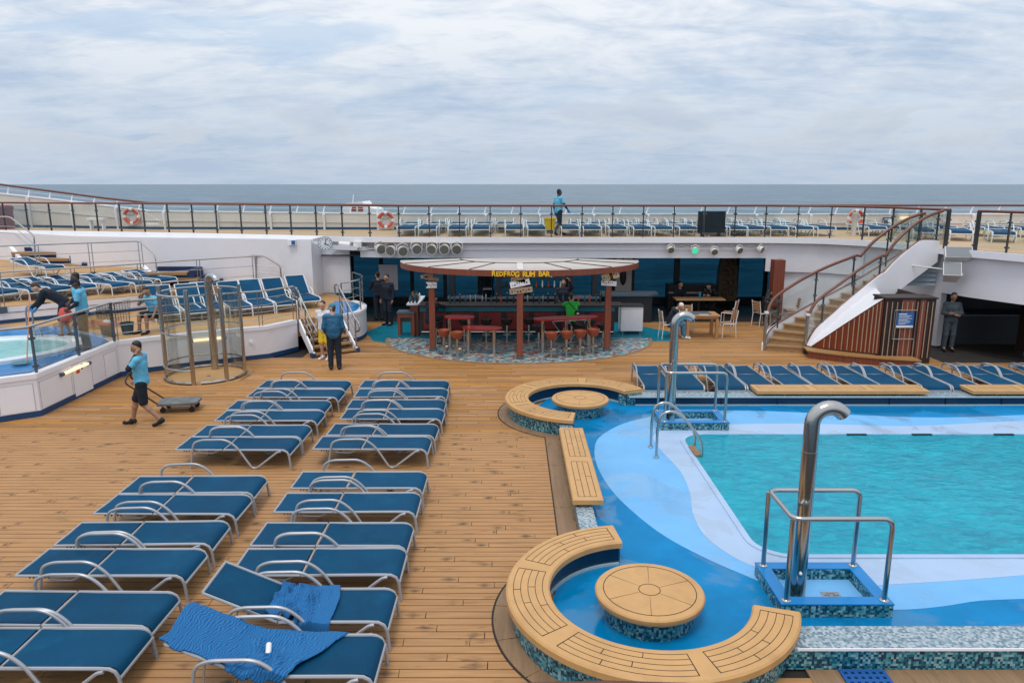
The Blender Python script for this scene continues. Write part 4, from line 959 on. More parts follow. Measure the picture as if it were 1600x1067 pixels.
# glass balustrade of the hot tub terrace, then pipe rail towards the steps
gp = off_path(W1[0:4], 0.06)
glass_railing('spa_balustrade', 'glass balustrade with steel rail and dark posts round the hot tub', 'railing', [tuple(Vector(gp[0]) * 0.35 + Vector(gp[1]) * 0.65)] + gp[1:4], ZT1 + 0.01, 1.0, 1.45, 'clamp_grey', 'steel', 0.03)
pr = off_path(W1[3:8], 0.07)
pipe_rail('terrace_rail', 'steel pipe railing on the low terrace wall beside the reclined loungers', pr, ZT1, 1.0, 1.25, 4)
# curved rail of the raised platform beside the bar, and the short flight of steps down to the deck
pl = off_path([(p.x, p.y) for p in bl], 0.08)
t = pipe_rail('platform_rail', 'curved steel pipe railing of the small round platform beside the bar', pl[1:], ZT1, 0.98, 1.1, 3)
sf = thing('deck_steps', 'short open steps with white stringers and steel handrails from terrace to deck', 'steps', (-5.6, 21.0, 0))
a0, b0 = Vector((-6.30, 21.62)), Vector((-5.28, 22.32))       # top edge
dirn = Vector((0.58, -0.82)).normalized(); run = 0.24
dirn = (Vector((-5.56, 20.49)) - a0).normalized()
for i in range(5):
    z = ZT1 - 0.17 * (i + 1) + 0.02; o = dirn * (run * i); p0, p1 = a0 + o, b0 + o; q0, q1 = p0 + dirn * 0.27, p1 + dirn * 0.27
    MB().prism([tuple(p0), tuple(p1), tuple(q1), tuple(q0)], z - 0.05, z).build('tread', 'stair_teak', sf, smooth=False)
    MB().prism([tuple(p0 + dirn * 0.01), tuple(p1 + dirn * 0.01), tuple(p1 + dirn * 0.03), tuple(p0 + dirn * 0.03)], z - 0.17, z - 0.05).build('riser', 'margin_teak', sf, smooth=False)
for base in (a0, b0):
    e = base + dirn * (run * 5 + 0.05); sd_ = (b0 - a0).normalized() * (-0.05 if base is a0 else 0.05)
    m = MB(); A = Vector((*base, 0)); B = Vector((*e, 0)); S = Vector((sd_.x, sd_.y, 0))
    poly = [A + Vector((0, 0, ZT1 + 0.02)), B + Vector((0, 0, 0.14)), B + Vector((0, 0, 0.0)), B - Vector((*dirn, 0)) * 0.25, A + Vector((0, 0, ZT1 - 0.32))]
    n5 = 5; m.add(poly + [p + S for p in poly], [tuple(range(n5)), tuple(range(2 * n5 - 1, n5 - 1, -1))] + [(i, n5 + i, n5 + (i + 1) % n5, (i + 1) % n5) for i in range(n5)]); m.build('stringer', 'white_trim', sf)
    D = Vector((*dirn, 0)); h0 = A + S * 0.5
    MB().tube(fillet([h0 - D * 0.35 + Vector((0, 0, ZT1 + 0.62)), h0 - D * 0.42 + Vector((0, 0, ZT1 + 0.88)), h0 - D * 0.1 + Vector((0, 0, ZT1 + 0.95)), h0 + D * 1.25 + Vector((0, 0, 0.98)), h0 + D * 1.5 + Vector((0, 0, 0.93)), h0 + D * 1.55 + Vector((0, 0, 0.70)), h0 + D * 1.25 + Vector((0, 0, 0.62))], 0.12), 0.028, 8).build('handrail', 'steel', sf)
    for f in (0.0, 0.62, 1.2):
        q = h0 + D * f; zt = ZT1 + 0.93 - f * 0.70; MB().tube([(q.x, q.y, max(0.05, zt - 1.05)), (q.x, q.y, zt)], 0.022, 8).build('post', 'steel_dull', sf)
    for dz in (0.3, 0.55): MB().tube([h0 + Vector((0, 0, ZT1 + 0.93 - dz)), h0 + D * 1.2 + Vector((0, 0, ZT1 + 0.09 - dz + 0.0))], 0.012, 6).build('bar', 'steel_dull', sf)
MB().prism([tuple(b0 + dirn * (run * 5 - 0.1)), tuple(b0 + dirn * (run * 5 + 0.08)), tuple(b0 + dirn * (run * 5 + 0.08) + Vector((0.09, 0.06))), tuple(b0 + dirn * (run * 5 - 0.1) + Vector((0.09, 0.06)))], 0, 0.13).build('foot_block', 'kick_blue', sf)
MB().prism([tuple(a0 + dirn * (run * 5 - 0.1)), tuple(a0 + dirn * (run * 5 + 0.08)), tuple(a0 + dirn * (run * 5 + 0.08) + Vector((-0.09, -0.06))), tuple(a0 + dirn * (run * 5 - 0.1) + Vector((-0.09, -0.06)))], 0, 0.13).build('foot_block', 'kick_blue', sf)
# handrail of the balcony where the photographer stands
hr = thing('balcony_rail', 'curved red-brown wooden handrail at the near edge of the balcony', 'railing', (0.05, 0.62, 3.3))
c_ = Vector((0.10, -0.28)); rr_ = 0.965
pts = [(c_.x + rr_ * math.sin(R(a)), c_.y + rr_ * math.cos(R(a)), 4.298) for a in range(-75, 76, 5)]
MB().tube(pts, 0.035, 12).build('handrail', 'rail_wood', hr)
for a in (-70, -40, 40, 70):
    MB().tube([(c_.x + rr_ * math.sin(R(a)), c_.y + rr_ * math.cos(R(a)), 3.3), (c_.x + rr_ * math.sin(R(a)), c_.y + rr_ * math.cos(R(a)), 4.30)], 0.015, 8).build('post', 'steel_dull', hr)
MB().sector((0.1, -0.28), 0.01, 1.1, R(0), R(180), 3.2, 3.3, 24).build('balcony_floor', 'tan_deck', hr)
# ================================================================== FURNITURE ON DECK
def lounger(label, raised=None, sling='sling', frame='alu'):
    """head at -x, foot at +x; raised = angle of the back section in degrees"""
    t = thing('sun_lounger', label, 'sun lounger')
    ZR, Wd, L = 0.335, 0.325, 1.0
    hx = -0.16                                     # hinge
    ang = R(raised or 0); ca, sa = math.cos(ang), math.sin(ang)
    def back(p):
        x, y, z = p; dx = x - hx; dz = z - ZR
        return Vector((hx + dx * ca + dz * sa, y, ZR - dx * sa + dz * ca))
    # seat sling, wrapped over the rounded foot end
    m = MB(); prof = [(hx + 0.03, 0.012), (0.2, 0.004), (0.60, 0.008), (0.86, 0.012), (0.93, 0.0), (0.975, -0.03), (0.992, -0.075)]
    vs = []
    for x, z in prof:
        for yy in (-Wd + 0.03, 0, Wd - 0.03): vs.append((x, yy, ZR + z - (0.012 if yy == 0 and x < 0.9 else 0)))
    nb = len(vs)
    for x, z in prof:
        for yy in (-Wd + 0.03, 0, Wd - 0.03): vs.append((x - (0.012 if x > 0.93 else 0), yy, ZR + z - 0.014 - (0.012 if yy == 0 and x < 0.9 else 0)))
    fs = []
    for i in range(len(prof) - 1):
        for j in range(2):
            a = i * 3 + j; fs += [(a, a + 3, a + 4, a + 1), (nb + a, nb + a + 1, nb + a + 4, nb + a + 3)]
    for i in range(len(prof) - 1): fs += [(i * 3, nb + i * 3, nb + i * 3 + 3, i * 3 + 3), (i * 3 + 2, i * 3 + 5, nb + i * 3 + 5, nb + i * 3 + 2)]
    e = (len(prof) - 1) * 3; fs += [(0, 1, nb + 1, nb), (1, 2, nb + 2, nb + 1), (e, nb + e, nb + e + 1, e + 1), (e + 1, nb + e + 1, nb + e + 2, e + 2)]
    m.add(vs, fs); m.build('seat_sling', sling, t, False)
    m = MB(); xs_ = (-0.985, -0.6, hx - 0.03); vs = []
    for dz in (0.008, -0.006):
        for x in xs_:
            for yy in (-Wd + 0.03, 0, Wd - 0.03): vs.append(back((x, yy, ZR + dz - (0.010 if yy == 0 else 0))))
    fs = []
    for i in range(2):
        for j in range(2): a = i * 3 + j; fs += [(a, a + 3, a + 4, a + 1), (9 + a, 9 + a + 1, 9 + a + 4, 9 + a + 3)]
    fs += [(0, 1, 10, 9), (1, 2, 11, 10), (6, 15, 16, 7), (7, 16, 17, 8), (0, 9, 12, 3), (3, 12, 15, 6), (2, 5, 14, 11), (5, 8, 17, 14)]
    m.add(vs, fs); m.build('back_sling', sling, t, False)
    for s in (-1, 1):
        yy = s * Wd
        MB().tube([(hx + 0.01, yy, ZR), (0.80, yy, ZR + 0.004), (0.90, yy, ZR), (0.955, yy, ZR - 0.03), (0.985, yy, ZR - 0.09), (0.995, yy, 0.16), (1.01, yy * 1.02, 0.0)], 0.019, 7).build('side_rail', frame, t, False)
        MB().tube([back((-1.0, yy, ZR)), back((hx - 0.01, yy, ZR))], 0.016, 7).build('back_rail', frame, t, False)
        yo = yy + s * 0.032
        path = fillet([(-0.74, yo, 0.0), (-0.655, yo, 0.47), (-0.52, yo, 0.525), (-0.08, yo, 0.535), (0.10, yo, 0.40), (0.34, yo, 0.018), (0.42, yo, 0.018), (0.80, yo, 0.315), (0.86, yo, 0.325)], 0.13, 5)
        MB().tube(path, 0.019, 7).build('arm_frame', frame, t, False)
    MB().tube([back((-1.0, -Wd, ZR)), back((-1.0, Wd, ZR))], 0.016, 7).build('head_bar', frame, t, False)
    MB().tube([(0.992, -Wd, ZR - 0.10), (0.992, Wd, ZR - 0.10)], 0.018, 7).build('foot_bar', frame, t, False)
    MB().tube([(hx, -Wd, ZR - 0.012), (hx, Wd, ZR - 0.012)], 0.015, 6).build('hinge_bar', frame, t, False)
    if raised:
        for s in (-1, 1): MB().tube([back((-0.62, s * 0.27, ZR - 0.02)), (-0.62, s * 0.30, 0.22), (-0.40, s * 0.30, 0.21)], 0.011, 6).build('prop', frame, t, False)
    else:
        m = MB()
        for i in range(6): m.box((-0.86 + i * 0.045, 0.29, ZR - 0.035), (0.012, 0.02, 0.03)); m.box((-0.86 + i * 0.045, -0.29, ZR - 0.035), (0.012, 0.02, 0.03))
        rk = m.build('rack_teeth', 'dark_plastic', t, False); rk['kind'] = 'stuff'
        MB().tube(fillet([(-0.66, -0.29, ZR - 0.03), (-0.60, -0.29, ZR - 0.07), (-0.35, -0.29, ZR - 0.075), (-0.25, -0.29, ZR - 0.02)], 0.04), 0.011, 6).build('back_support', frame, t, False)
        MB().tube(fillet([(0.36, 0.27, ZR - 0.02), (0.42, 0.26, ZR - 0.08), (0.54, 0.26, ZR - 0.08), (0.60, 0.27, ZR - 0.02)], 0.05), 0.010, 6).build('under_loop', 'dark_plastic', t, False)
    return t
flat = lounger('blue sling sun lounger lying flat'); remember(flat)
upf = lounger('blue sling sun lounger lying flat on the upper deck', None, 'sling_navy', 'alu_white'); remember(upf)
rz_up = lounger('blue sling sun lounger with raised back', 42, 'sling', 'alu_white'); remember(rz_up)
rz_sl = lounger('blue sling sun lounger with slightly raised back', 13, 'sling', 'alu_white'); remember(rz_sl)
rz_low = lounger('blue sling sun lounger with half raised back', 24, 'sling'); remember(rz_low)
used = {}
def put(proto, loc, rz, label, group):
    u = used.get(proto.name, False) if proto.name in used else False
    o = place(proto, u, loc, rz, label, group); used[proto.name] = True; return o
RIGHT = [(564, 699, 606.6), (558, 697, 620.4), (540, 693, 639), (528, 690, 655), (508, 680, 680.4), (490, 669, 702), (450.5, 660, 763), (423, 650, 800), (385.5, 636, 853), (352.6, 623, 898.7)]
LEFT = [(397, 540, 606.6), (379, 529, 621), (347, 506, 640.5), (326, 496, 657.6), (290, 473, 682.5), (262, 454, 703), (168, 395.6, 770.5), (124.5, 370, 803), (59, 329, 851), (0, 289, 899.5), (None, 237, 977), (None, 187, 1044)]
ORD = ['first', 'second', 'third', 'fourth', 'fifth', 'sixth', 'seventh', 'eighth', 'ninth', 'tenth', 'eleventh', 'twelfth', 'thirteenth', 'fourteenth', 'fifteenth', 'sixteenth', 'seventeenth', 'eighteenth', 'nineteenth']
for lst, lab, grp in ((LEFT, '%s flat blue lounger from the bar end of the row nearest the terrace wall', 'flat loungers in the terrace side row'), (RIGHT, '%s flat blue lounger beyond the towel-covered pair in the pool side row', 'flat loungers in the pool side row')):
    for k_, (ux, uf, vv) in enumerate(lst):
        pf_ = P(uf, vv, 0.335); x = pf_.x - 1.0
        put(flat, (x + random.uniform(-0.01, 0.01), pf_.y + 0.325, 0.0), R(random.uniform(-1.3, 1.3)), lab % (ORD[k_] if lst is LEFT else ORD[len(lst) - 1 - k_]), grp)
TOW = []
for uf, vv, lab, proto in ((606, 972, 'raised lounger with crumpled towel over its middle, next to flat loungers', rz_low), (584, 1057, 'raised lounger whose back is covered by a spread blue towel', rz_low)):
    pf_ = P(uf, vv, 0.335); o = put(proto, (pf_.x - 1.0, pf_.y + 0.325, 0), 0.0, lab, None); TOW.append((pf_.x - 1.0, pf_.y + 0.325))
# towels draped over the two raised loungers
from mathutils import noise as mnoise
def towel(cx, cy, label, x0, x1f, y0f, y1, fold, seed):
    """cloth following the lounger, bunched near the hinge, hanging down past the side rail"""
    ang = R(24); ZR = 0.335; hx = -0.16; nx, ny = 84, 64; vs, uvs, fs = [], [], []
    for i in range(nx + 1):
        u = i / nx
        for j in range(ny + 1):
            v_ = j / ny; x1 = x1f(v_); y0 = y0f(u)
            nz = mnoise.noise(Vector((u * 3.1 + seed, v_ * 2.7, seed * 1.7))); nz2 = mnoise.noise(Vector((u * 8 + seed, v_ * 5.0 + 3, 2.0)))
            x = x0 + (x1 - x0) * u + 0.05 * nz * fold; yv = y0 + (y1 - y0) * v_ + 0.015 * nz2 * fold
            sx, sz = (hx + (x - hx) * math.cos(ang), ZR - (x - hx) * math.sin(ang)) if x < hx else (x, ZR)
            near = math.exp(-((x - hx - 0.1) / 0.26) ** 2)
            ridge = (1 - abs(mnoise.noise(Vector((u * 5.2 + v_ * 1.9 + seed, v_ * 1.5 - u * 1.5, seed)))) * 2.2); ridge2 = 1 - abs(mnoise.noise(Vector((u * 13 - v_ * 7, v_ * 6 + u * 4, seed + 5)))) * 2.2
            amp = fold * (0.004 + 0.058 * near) * (1 - 0.75 * max(0, (v_ - 0.85) / 0.15)); z = sz + 0.018 + amp * max(0, ridge) ** 2 + 0.16 * amp * max(0, ridge2) ** 2
            dy = 0.0; e_ = -yv - 0.335
            if e_ > 0: z -= e_ * 0.97; dy = e_ * 0.93 - 0.02 * math.sin(14 * x + seed) * min(1, e_ * 5)
            vs.append((cx + sx, cy + yv + dy - (0.035 if e_ > 0 else 0), max(z, 0.03))); uvs.append((u * 1.5, v_ * 0.8))
    for i in range(nx):
        for j in range(ny): a = i * (ny + 1) + j; fs.append((a, a + ny + 1, a + ny + 2, a + 1))
    me = bpy.data.meshes.new('towel'); me.from_pydata(vs, [], fs); uvl = me.uv_layers.new(name='UVMap')
    for lp in me.loops: uvl.data[lp.index].uv = uvs[lp.vertex_index]
    o = link('towel', me, 'towel'); md = o.modifiers.new('thick', 'SOLIDIFY'); md.thickness = 0.014; md.offset = 1
    for p in me.polygons: p.use_smooth = True
    return tag(o, label, 'towel')
def sst(a, b, x): x = max(0, min(1, (x - a) / (b - a))); return x * x * (3 - 2 * x)
towel(*TOW[1], 'blue wave-patterned towel spread over a raised lounger back and seat', -1.02, lambda v: 0.08 + 0.56 * v, lambda u: -0.33 - 0.10 * sst(0.55, 0.9, u), 0.34, 1.7, 3.3)
towel(*TOW[0], 'crumpled blue towel bunched across the middle of a raised lounger', -0.32, lambda v: 0.40 - 0.06 * v, lambda u: -0.30 - 0.36 * sst(0.45, 0.7, u), 0.36, 1.35, 9.1)
cu_ = thing('rolled_cup', 'small white paper roll lying in the folds of the spread towel', 'paper roll', (TOW[1][0] - 0.06, TOW[1][1] + 0.0, 0.405))
mb = MB(); mb.tube([(-0.02, 0.0, 0.05), (0.02, -0.15, 0.035)], 0.028, 10); mb.build('roll', 'ring_white', cu_, False); MB().tube([(0.021, -0.151, 0.035), (0.0225, -0.156, 0.0345)], 0.02, 10).build('inside', 'clamp_grey', cu_, False)
# loungers across the far side of the pool
for i, u in enumerate((1027, 1075, 1139, 1185, 1243, 1291, 1349, 1395, 1456.5, 1502.6, 1569, 1615, 1676)):
    pf_ = P(u, 602.5, 0.30); put(flat, (pf_.x, 17.27, 0), R(-90) + R(random.uniform(-1.6, 1.6)), '%s blue lounger from the far hook shower along the far pool kerb' % ORD[i], 'loungers along the far pool kerb')
# upper deck: a front row with feet to the railing, a second row behind
U1 = [640, 672, 717, 752, 804, 837, 888, 921, 960, 996, 1028, 1066, 1110, 1143, 1167, 1203, 1240, 1274, 1352]
for i, u in enumerate(U1):
    p = P(u, 362, ZU + 0.3); put(upf, (p.x * 28.0 / p.y, 28.0, ZU), R(-90) + R(random.uniform(-1.5, 1.5)), '%s lounger from the entrance end of the front row along the upper railing' % ORD[i], 'front row of upper deck loungers')
for i in range(17):
    x = -4.0 + i * 0.93 + (0.12 if i % 2 else 0); put(upf, (x, 29.75, ZU), R(90) + R(random.uniform(-2, 2)), '%s lounger from the entrance end of the back row along the bulwark' % ORD[i], 'back row of upper deck loungers')
for i, (x, y_, a_) in enumerate(((14.4, 26.3, -112), (15.3, 25.6, -114), (16.3, 24.9, -116), (17.3, 24.3, -118), (18.3, 23.6, -120), (14.0, 28.4, -95), (15.0, 28.3, -95), (16.0, 28.2, -95), (17.4, 27.6, -100), (18.5, 27.3, -100), (19.6, 27.0, -100))):
    put(upf, (x, y_, ZU), R(a_), 'blue lounger on the wide upper deck beyond the stair head', 'upper deck loungers beyond the stair head')
# terrace loungers
d2 = (Vector(E2[4]) - Vector(E2[1])).normalized(); a2 = math.atan2(d2.y, d2.x)
for i, (u, v) in enumerate(((-10, 470), (40, 467), (75, 464), (115, 461), (168, 458), (205, 455), (245, 449))):
    p = P(u, v, ZT2 + 0.05); nrm = Vector((-d2.y, d2.x)); put(rz_sl, (p.x + nrm.x * 0.75, p.y + nrm.y * 0.75, ZT2), a2 - R(68), '%s lounger from the blue steps along the middle terrace' % ORD[6 - i], 'loungers on the middle terrace')
p = P(22, 436, ZT3 + 0.02); put(rz_sl, (p.x, p.y + 1.2, ZT3), a2 - R(68), 'single blue lounger on the top terrace by the white cheek', None)
for i, (u, v) in enumerate(((247, 500), (293, 497), (318, 493), (362, 491), (397, 487), (434, 484), (472, 478))):
    p = P(u, v, ZT1 + 0.1); put(rz_up, (p.x - 0.25, p.y + 0.9, ZT1), R(-58), '%s steeply raised lounger from the deck steps on the low terrace' % ORD[6 - i], 'raised loungers on the low terrace')
# ---- moulded benches and tables round the pool
def c_bench(C, a0, a1, label):
    t = thing('ring_bench', label, 'bench', (C[0], C[1], 0.28))
    seat_ = MB().sector(C, RI, RO, R(a0), R(a1), ZB - 0.085, ZB, 64, 0.02).build('seat', 'bench_resin', t)
    n = max(3, round((a1 - a0) / 58)); st_ = (a1 - a0) / n; z0, z1 = ZB - 0.002, ZB + 0.0018; wln = 0.0032
    for i in range(n):
        b0, b1 = R(a0 + i * st_ + 4), R(a0 + (i + 1) * st_ - 4); m = MB(); ra, rb = RI + 0.085, RO - 0.085; q = (rb - ra) / 4
        for k_ in range(5): m.sector(C, ra + q * k_ - wln, ra + q * k_ + wln, b0, b1, z0, z1, 20)
        for b in (b0, b1): m.sector(C, ra - wln, rb + wln, b - 0.0035, b + 0.0035, z0, z1 + 0.0004, 1)
        for k_, f in ((0, 0.62), (1, 0.3), (2, 0.55), (3, 0.34)):
            b = b0 + (b1 - b0) * f; m.sector(C, ra + q * k_, ra + q * (k_ + 1), b - 0.003, b + 0.003, z0, z1 + 0.0004, 1)
        m.build('inlay_seams', 'seam', seat_, smooth=False)
    return t
c_bench(C1, 97, 343, 'C-shaped tan resin bench around the round table with damp hand marks'); c_bench(C2, 24, 260, 'C-shaped tan resin bench beside the curved far end of the straight bench')
def round_table(C, label):
    t = thing('round_table', label, 'table', (C[0], C[1], ZF))
    MB().lathe([(0.50, ZF), (0.50, ZF + 0.24)], (C[0], C[1], 0), 48).build('pedestal', 'mosaic', t)
    MB().lathe([(0.57, 0.27), (0.605, 0.275), (0.615, 0.30), (0.615, 0.335), (0.60, 0.352), (0.5, 0.355)], (C[0], C[1], 0), 64).build('top', 'bench_resin', t)
    top_ = [c_ for c_ in t.children if c_.name.startswith('top')][0]
    m = MB()
    for r in (0.12, 0.52): m.sector(C, r - 0.004, r + 0.004, 0, 2 * math.pi, 0.353, 0.3570, 48)
    for i in range(6):
        a = R(i * 60 + 22); m.sector(C, 0.124, 0.516, a - 0.008 * 0.6, a + 0.008 * 0.6, 0.353, 0.3568, 1)
    m.build('inlay_seams', 'seam', top_, smooth=False)
round_table((1.56, 7.62), 'round tan table on a mosaic drum inside the bench ring with hand marks'); round_table((1.47, 15.33), 'round tan table on a mosaic drum inside the bench ring by the far pool corner')
def straight_bench(x0, x1, y0, y1, label, along_y=True, legs=True, grp=None):
    t = thing('straight_bench', label, 'bench', ((x0 + x1) / 2, (y0 + y1) / 2, ZC)); 
    if grp: t['group'] = grp
    b = 0.015; zt, zb_ = ZB, ZB - 0.085
    m = MB(); m.add([(x0, y0, zb_), (x1, y0, zb_), (x1, y1, zb_), (x0, y1, zb_), (x0, y0, zt - b), (x1, y0, zt - b), (x1, y1, zt - b), (x0, y1, zt - b), (x0 + b, y0 + b, zt), (x1 - b, y0 + b, zt), (x1 - b, y1 - b, zt), (x0 + b, y1 - b, zt)],
        [(3, 2, 1, 0)] + [(i, (i + 1) % 4, 4 + (i + 1) % 4, 4 + i) for i in range(4)] + [(4 + i, 4 + (i + 1) % 4, 8 + (i + 1) % 4, 8 + i) for i in range(4)] + [(8, 9, 10, 11)]); seat_ = m.build('seat', 'bench_resin', t)
    m = MB(); w = 0.004; z0, z1 = zt - 0.002, zt + 0.0018
    if along_y:
        ym = (y0 + y1) / 2
        for ya, yb in ((y0 + 0.1, ym - 0.12), (ym + 0.12, y1 - 0.1)):
            for k_ in range(4):
                x = x0 + 0.09 + (x1 - x0 - 0.18) * k_ / 3; m.span((x - w, ya, z0), (x + w, yb, z1))
            for yy in (ya, yb): m.span((x0 + 0.09, yy - w, z0), (x1 - 0.09, yy + w, z1 + 0.0004))
            for k_, f in ((0, 0.45), (2, 0.55)):
                xa = x0 + 0.09 + (x1 - x0 - 0.18) * k_ / 3; yy = ya + (yb - ya) * f; m.span((xa, yy - w, z0), (xa + (x1 - x0 - 0.18) / 3, yy + w, z1 + 0.0004))
        for yy in (y0 + 0.4, ym, y1 - 0.4): MB().span(((x0 + x1) / 2 - 0.12, yy - 0.05, ZC), ((x0 + x1) / 2 + 0.12, yy + 0.05, zb_)).build('foot', 'clamp_grey', t)
    else:
        n = max(2, round((x1 - x0) / 1.3)); s_ = (x1 - x0) / n
        for i in range(n):
            xa, xb = x0 + i * s_ + 0.1, x0 + (i + 1) * s_ - 0.1
            for k_ in range(4):
                yy = y0 + 0.08 + (y1 - y0 - 0.16) * k_ / 3; m.span((xa, yy - w, z0), (xb, yy + w, z1))
            for xx in (xa, xb): m.span((xx - w, y0 + 0.08, z0), (xx + w, y1 - 0.08, z1 + 0.0004))
            MB().span((x0 + (i + 0.5) * s_ - 0.05, y0 + 0.06, ZC), (x0 + (i + 0.5) * s_ + 0.05, y1 - 0.12, zb_)).build('foot', 'clamp_grey', t)
    m.build('inlay_seams', 'seam', seat_, smooth=False)
straight_bench(0.885, 1.335, 10.04, 13.28, 'straight tan resin bench on the mosaic kerb between the two bench rings')
straight_bench(5.45, 9.28, 15.84, 16.36, 'long tan resin bench on the far pool kerb, nearer the far shower', False)
straight_bench(10.25, 13.8, 15.84, 16.36, 'tan resin bench on the far pool kerb, below the galley opening', False)
# ---- pool showers
def pool_shower(x0, x1, y0, y1, px, py, top, label, drain=True):
    t = thing('pool_shower', label, 'shower', ((x0 + x1) / 2, (y0 + y1) / 2, ZF)); b = 0.15; zt = 0.20
    def ringpart(nm, z0, z1, mat, g=0.0, w=b):
        m = MB(); o_ = [(x0 - g, y0 - g), (x1 + g, y0 - g), (x1 + g, y1 + g), (x0 - g, y1 + g)]; i_ = [(x0 + w, y0 + w), (x1 - w, y0 + w), (x1 - w, y1 - w), (x0 + w, y1 - w)]
        vs = [(*p, z0) for p in o_] + [(*p, z1) for p in o_] + [(*p, z1) for p in i_] + [(*p, z0) for p in i_]
        fs = []
        for i in range(4):
            j = (i + 1) % 4
            for k_ in range(4): fs.append((k_ * 4 + i, k_ * 4 + j, ((k_ + 1) % 4) * 4 + j, ((k_ + 1) % 4) * 4 + i))
        m.add(vs, fs).build(nm, mat, t, smooth=False)
    ringpart('mosaic_side', ZF + 0.001, zt - 0.015, 'mosaic'); ringpart('rim', zt - 0.015, zt, 'spa_blue', 0.006)
    tray_ = MB().span((x0 + b, y0 + b, ZF + 0.002), (x1 - b, y1 - b, ZF + 0.02)).build('tray', 'light_blue', t)
    # column with hooked head, turned towards +x
    bend = [(px + 0.19 - 0.19 * math.cos(R(a)), py, top - 0.23 + 0.19 * math.sin(R(a))) for a in range(0, 156, 12)]
    MB().tube([(px, py, ZF + 0.02), (px, py, top - 0.55)], 0.088, 20).build('column', 'steel', t)
    MB().tube([(px, py, top - 0.55)] + bend, 0.085, 20).build('hook_head', 'steel', t); hh_ = [c_ for c_ in t.children if c_.name.startswith('hook_head')][0]
    e = Vector(bend[-1]); d = (Vector(bend[-1]) - Vector(bend[-2])).normalized(); MB().tube([e - d * 0.005, e + d * 0.012], 0.070, 18).build('spray_plate', 'cove_dark', hh_)
    m = MB()
    for z in (top - 0.55,): m.lathe([(0.090, z - 0.004), (0.0905, z + 0.004)], (px, py, 0), 20)
    m.build('joint_band', 'steel_dull', hh_)
    MB().sphere((px - 0.02, py - 0.095, 0.42), 0.02, 8, 6).build('push_button', 'lamp_white', t)
    # guard rail in a U open to +x
    ia = b / 2; zr = 1.2
    pts = fillet([(x1 - ia, y0 + ia, zt), (x1 - ia, y0 + ia, zr), (x0 + ia, y0 + ia, zr), (x0 + ia, y1 - ia, zr), (x1 - ia, y1 - ia, zr), (x1 - ia, y1 - ia, zt)], 0.12, 6)
    MB().tube(pts, 0.029, 12).build('guard_rail', 'steel', t)
    for x, y in ((x0 + ia, y0 + ia), (x0 + ia, y1 - ia)): MB().tube([(x, y, zt), (x, y, zr - 0.02)], 0.029, 12).build('rail_post', 'steel', t)
    for x, y in ((x0 + ia, y0 + ia), (x0 + ia, y1 - ia), (x1 - ia, y0 + ia), (x1 - ia, y1 - ia)): MB().lathe([(0.055, zt), (0.055, zt + 0.008), (0.035, zt + 0.02)], (x, y, 0), 14).build('rail_flange', 'steel', t)
    if drain:
        cx, cy = (x0 + x1) / 2 + 0.12, (y0 + y1) / 2 - 0.08; MB().span((cx - 0.11, cy - 0.11, ZF + 0.02), (cx + 0.11, cy + 0.11, ZF + 0.026)).build('drain', 'steel_dull', tray_)
        m = MB()
        for i in range(5):
            for j in range(5):
                if (i * 3 + j * 2) % 4: m.span((cx - 0.085 + i * 0.036, cy - 0.085 + j * 0.036, ZF + 0.0255), (cx - 0.062 + i * 0.036, cy - 0.070 + j * 0.036, ZF + 0.0275))
        m.build('drain_slots', 'black', tray_)['kind'] = 'stuff'
pool_shower(3.06, 4.33, 7.58, 8.52, 3.38, 7.95, 2.44, 'tall steel hook shower in a mosaic tray at the near end of the pool')
pool_shower(2.99, 4.34, 14.1, 14.98, 3.30, 14.72, 2.30, 'tall steel hook shower in a mosaic tray by the far pool kerb')
ld = thing('pool_ladder', 'pair of looped steel handrails with steps into the pool corner', 'ladder', (2.9, 12.85, ZF))
for y in (12.60, 13.14):
    MB().tube(fillet([(2.60, y, ZF), (2.60, y, 0.62), (2.66, y, 0.86), (2.86, y, 0.92), (3.05, y, 0.80), (3.36, y, 0.42), (3.42, y, 0.25), (3.42, y, -0.0)], 0.14, 6), 0.024, 10).build('handrail', 'steel', ld)
    MB().lathe([(0.05, ZF + 0.009), (0.05, ZF + 0.02), (0.03, ZF + 0.03)], (2.60, y, 0), 14).build('flange', 'steel', ld)
MB().span((3.30, 12.62, 0.048), (3.42, 13.12, 0.075)).build('step', 'margin_teak', ld)
# ---- walk-in round glass shower by the terrace wall
gs = thing('glass_shower', 'round walk-in shower of steel posts, hoops and curved glass by the terrace wall', 'shower', (-7.93, 18.58, 0)); cc = (-7.93, 18.58); r0 = 0.97
MB().lathe([(r0 - 0.03, 0.0), (r0 - 0.03, 0.012)], (*cc, 0), 40).build('floor_pan', 'tan_deck', gs)
MB().sector(cc, r0 + 0.05, r0 + 0.2, 0, 2 * math.pi, 0.001, 0.006, 48).build('ring_board', 'teak', gs)
MB().tube(arc(cc, r0, R(85), R(275), 30, 0.05), 0.035, 8).build('base_hoop', 'steel', gs); MB().tube(arc(cc, r0, R(-75), R(75), 24, 0.05), 0.035, 8).build('base_hoop', 'steel', gs)
MB().lathe([(0.06, 0.0125), (0.06, 0.016)], (cc[0] + 0.1, cc[1] - 0.1, 0), 14).build('drain', 'steel_dull', gs)
for a in (188, 275, 322, 8, 95): MB().tube([(cc[0] + r0 * math.cos(R(a)), cc[1] + r0 * math.sin(R(a)), 0.0), (cc[0] + r0 * math.cos(R(a)), cc[1] + r0 * math.sin(R(a)), 2.36)], 0.055 if a in (188, 275, 322) else 0.04, 12).build('post', 'steel', gs)
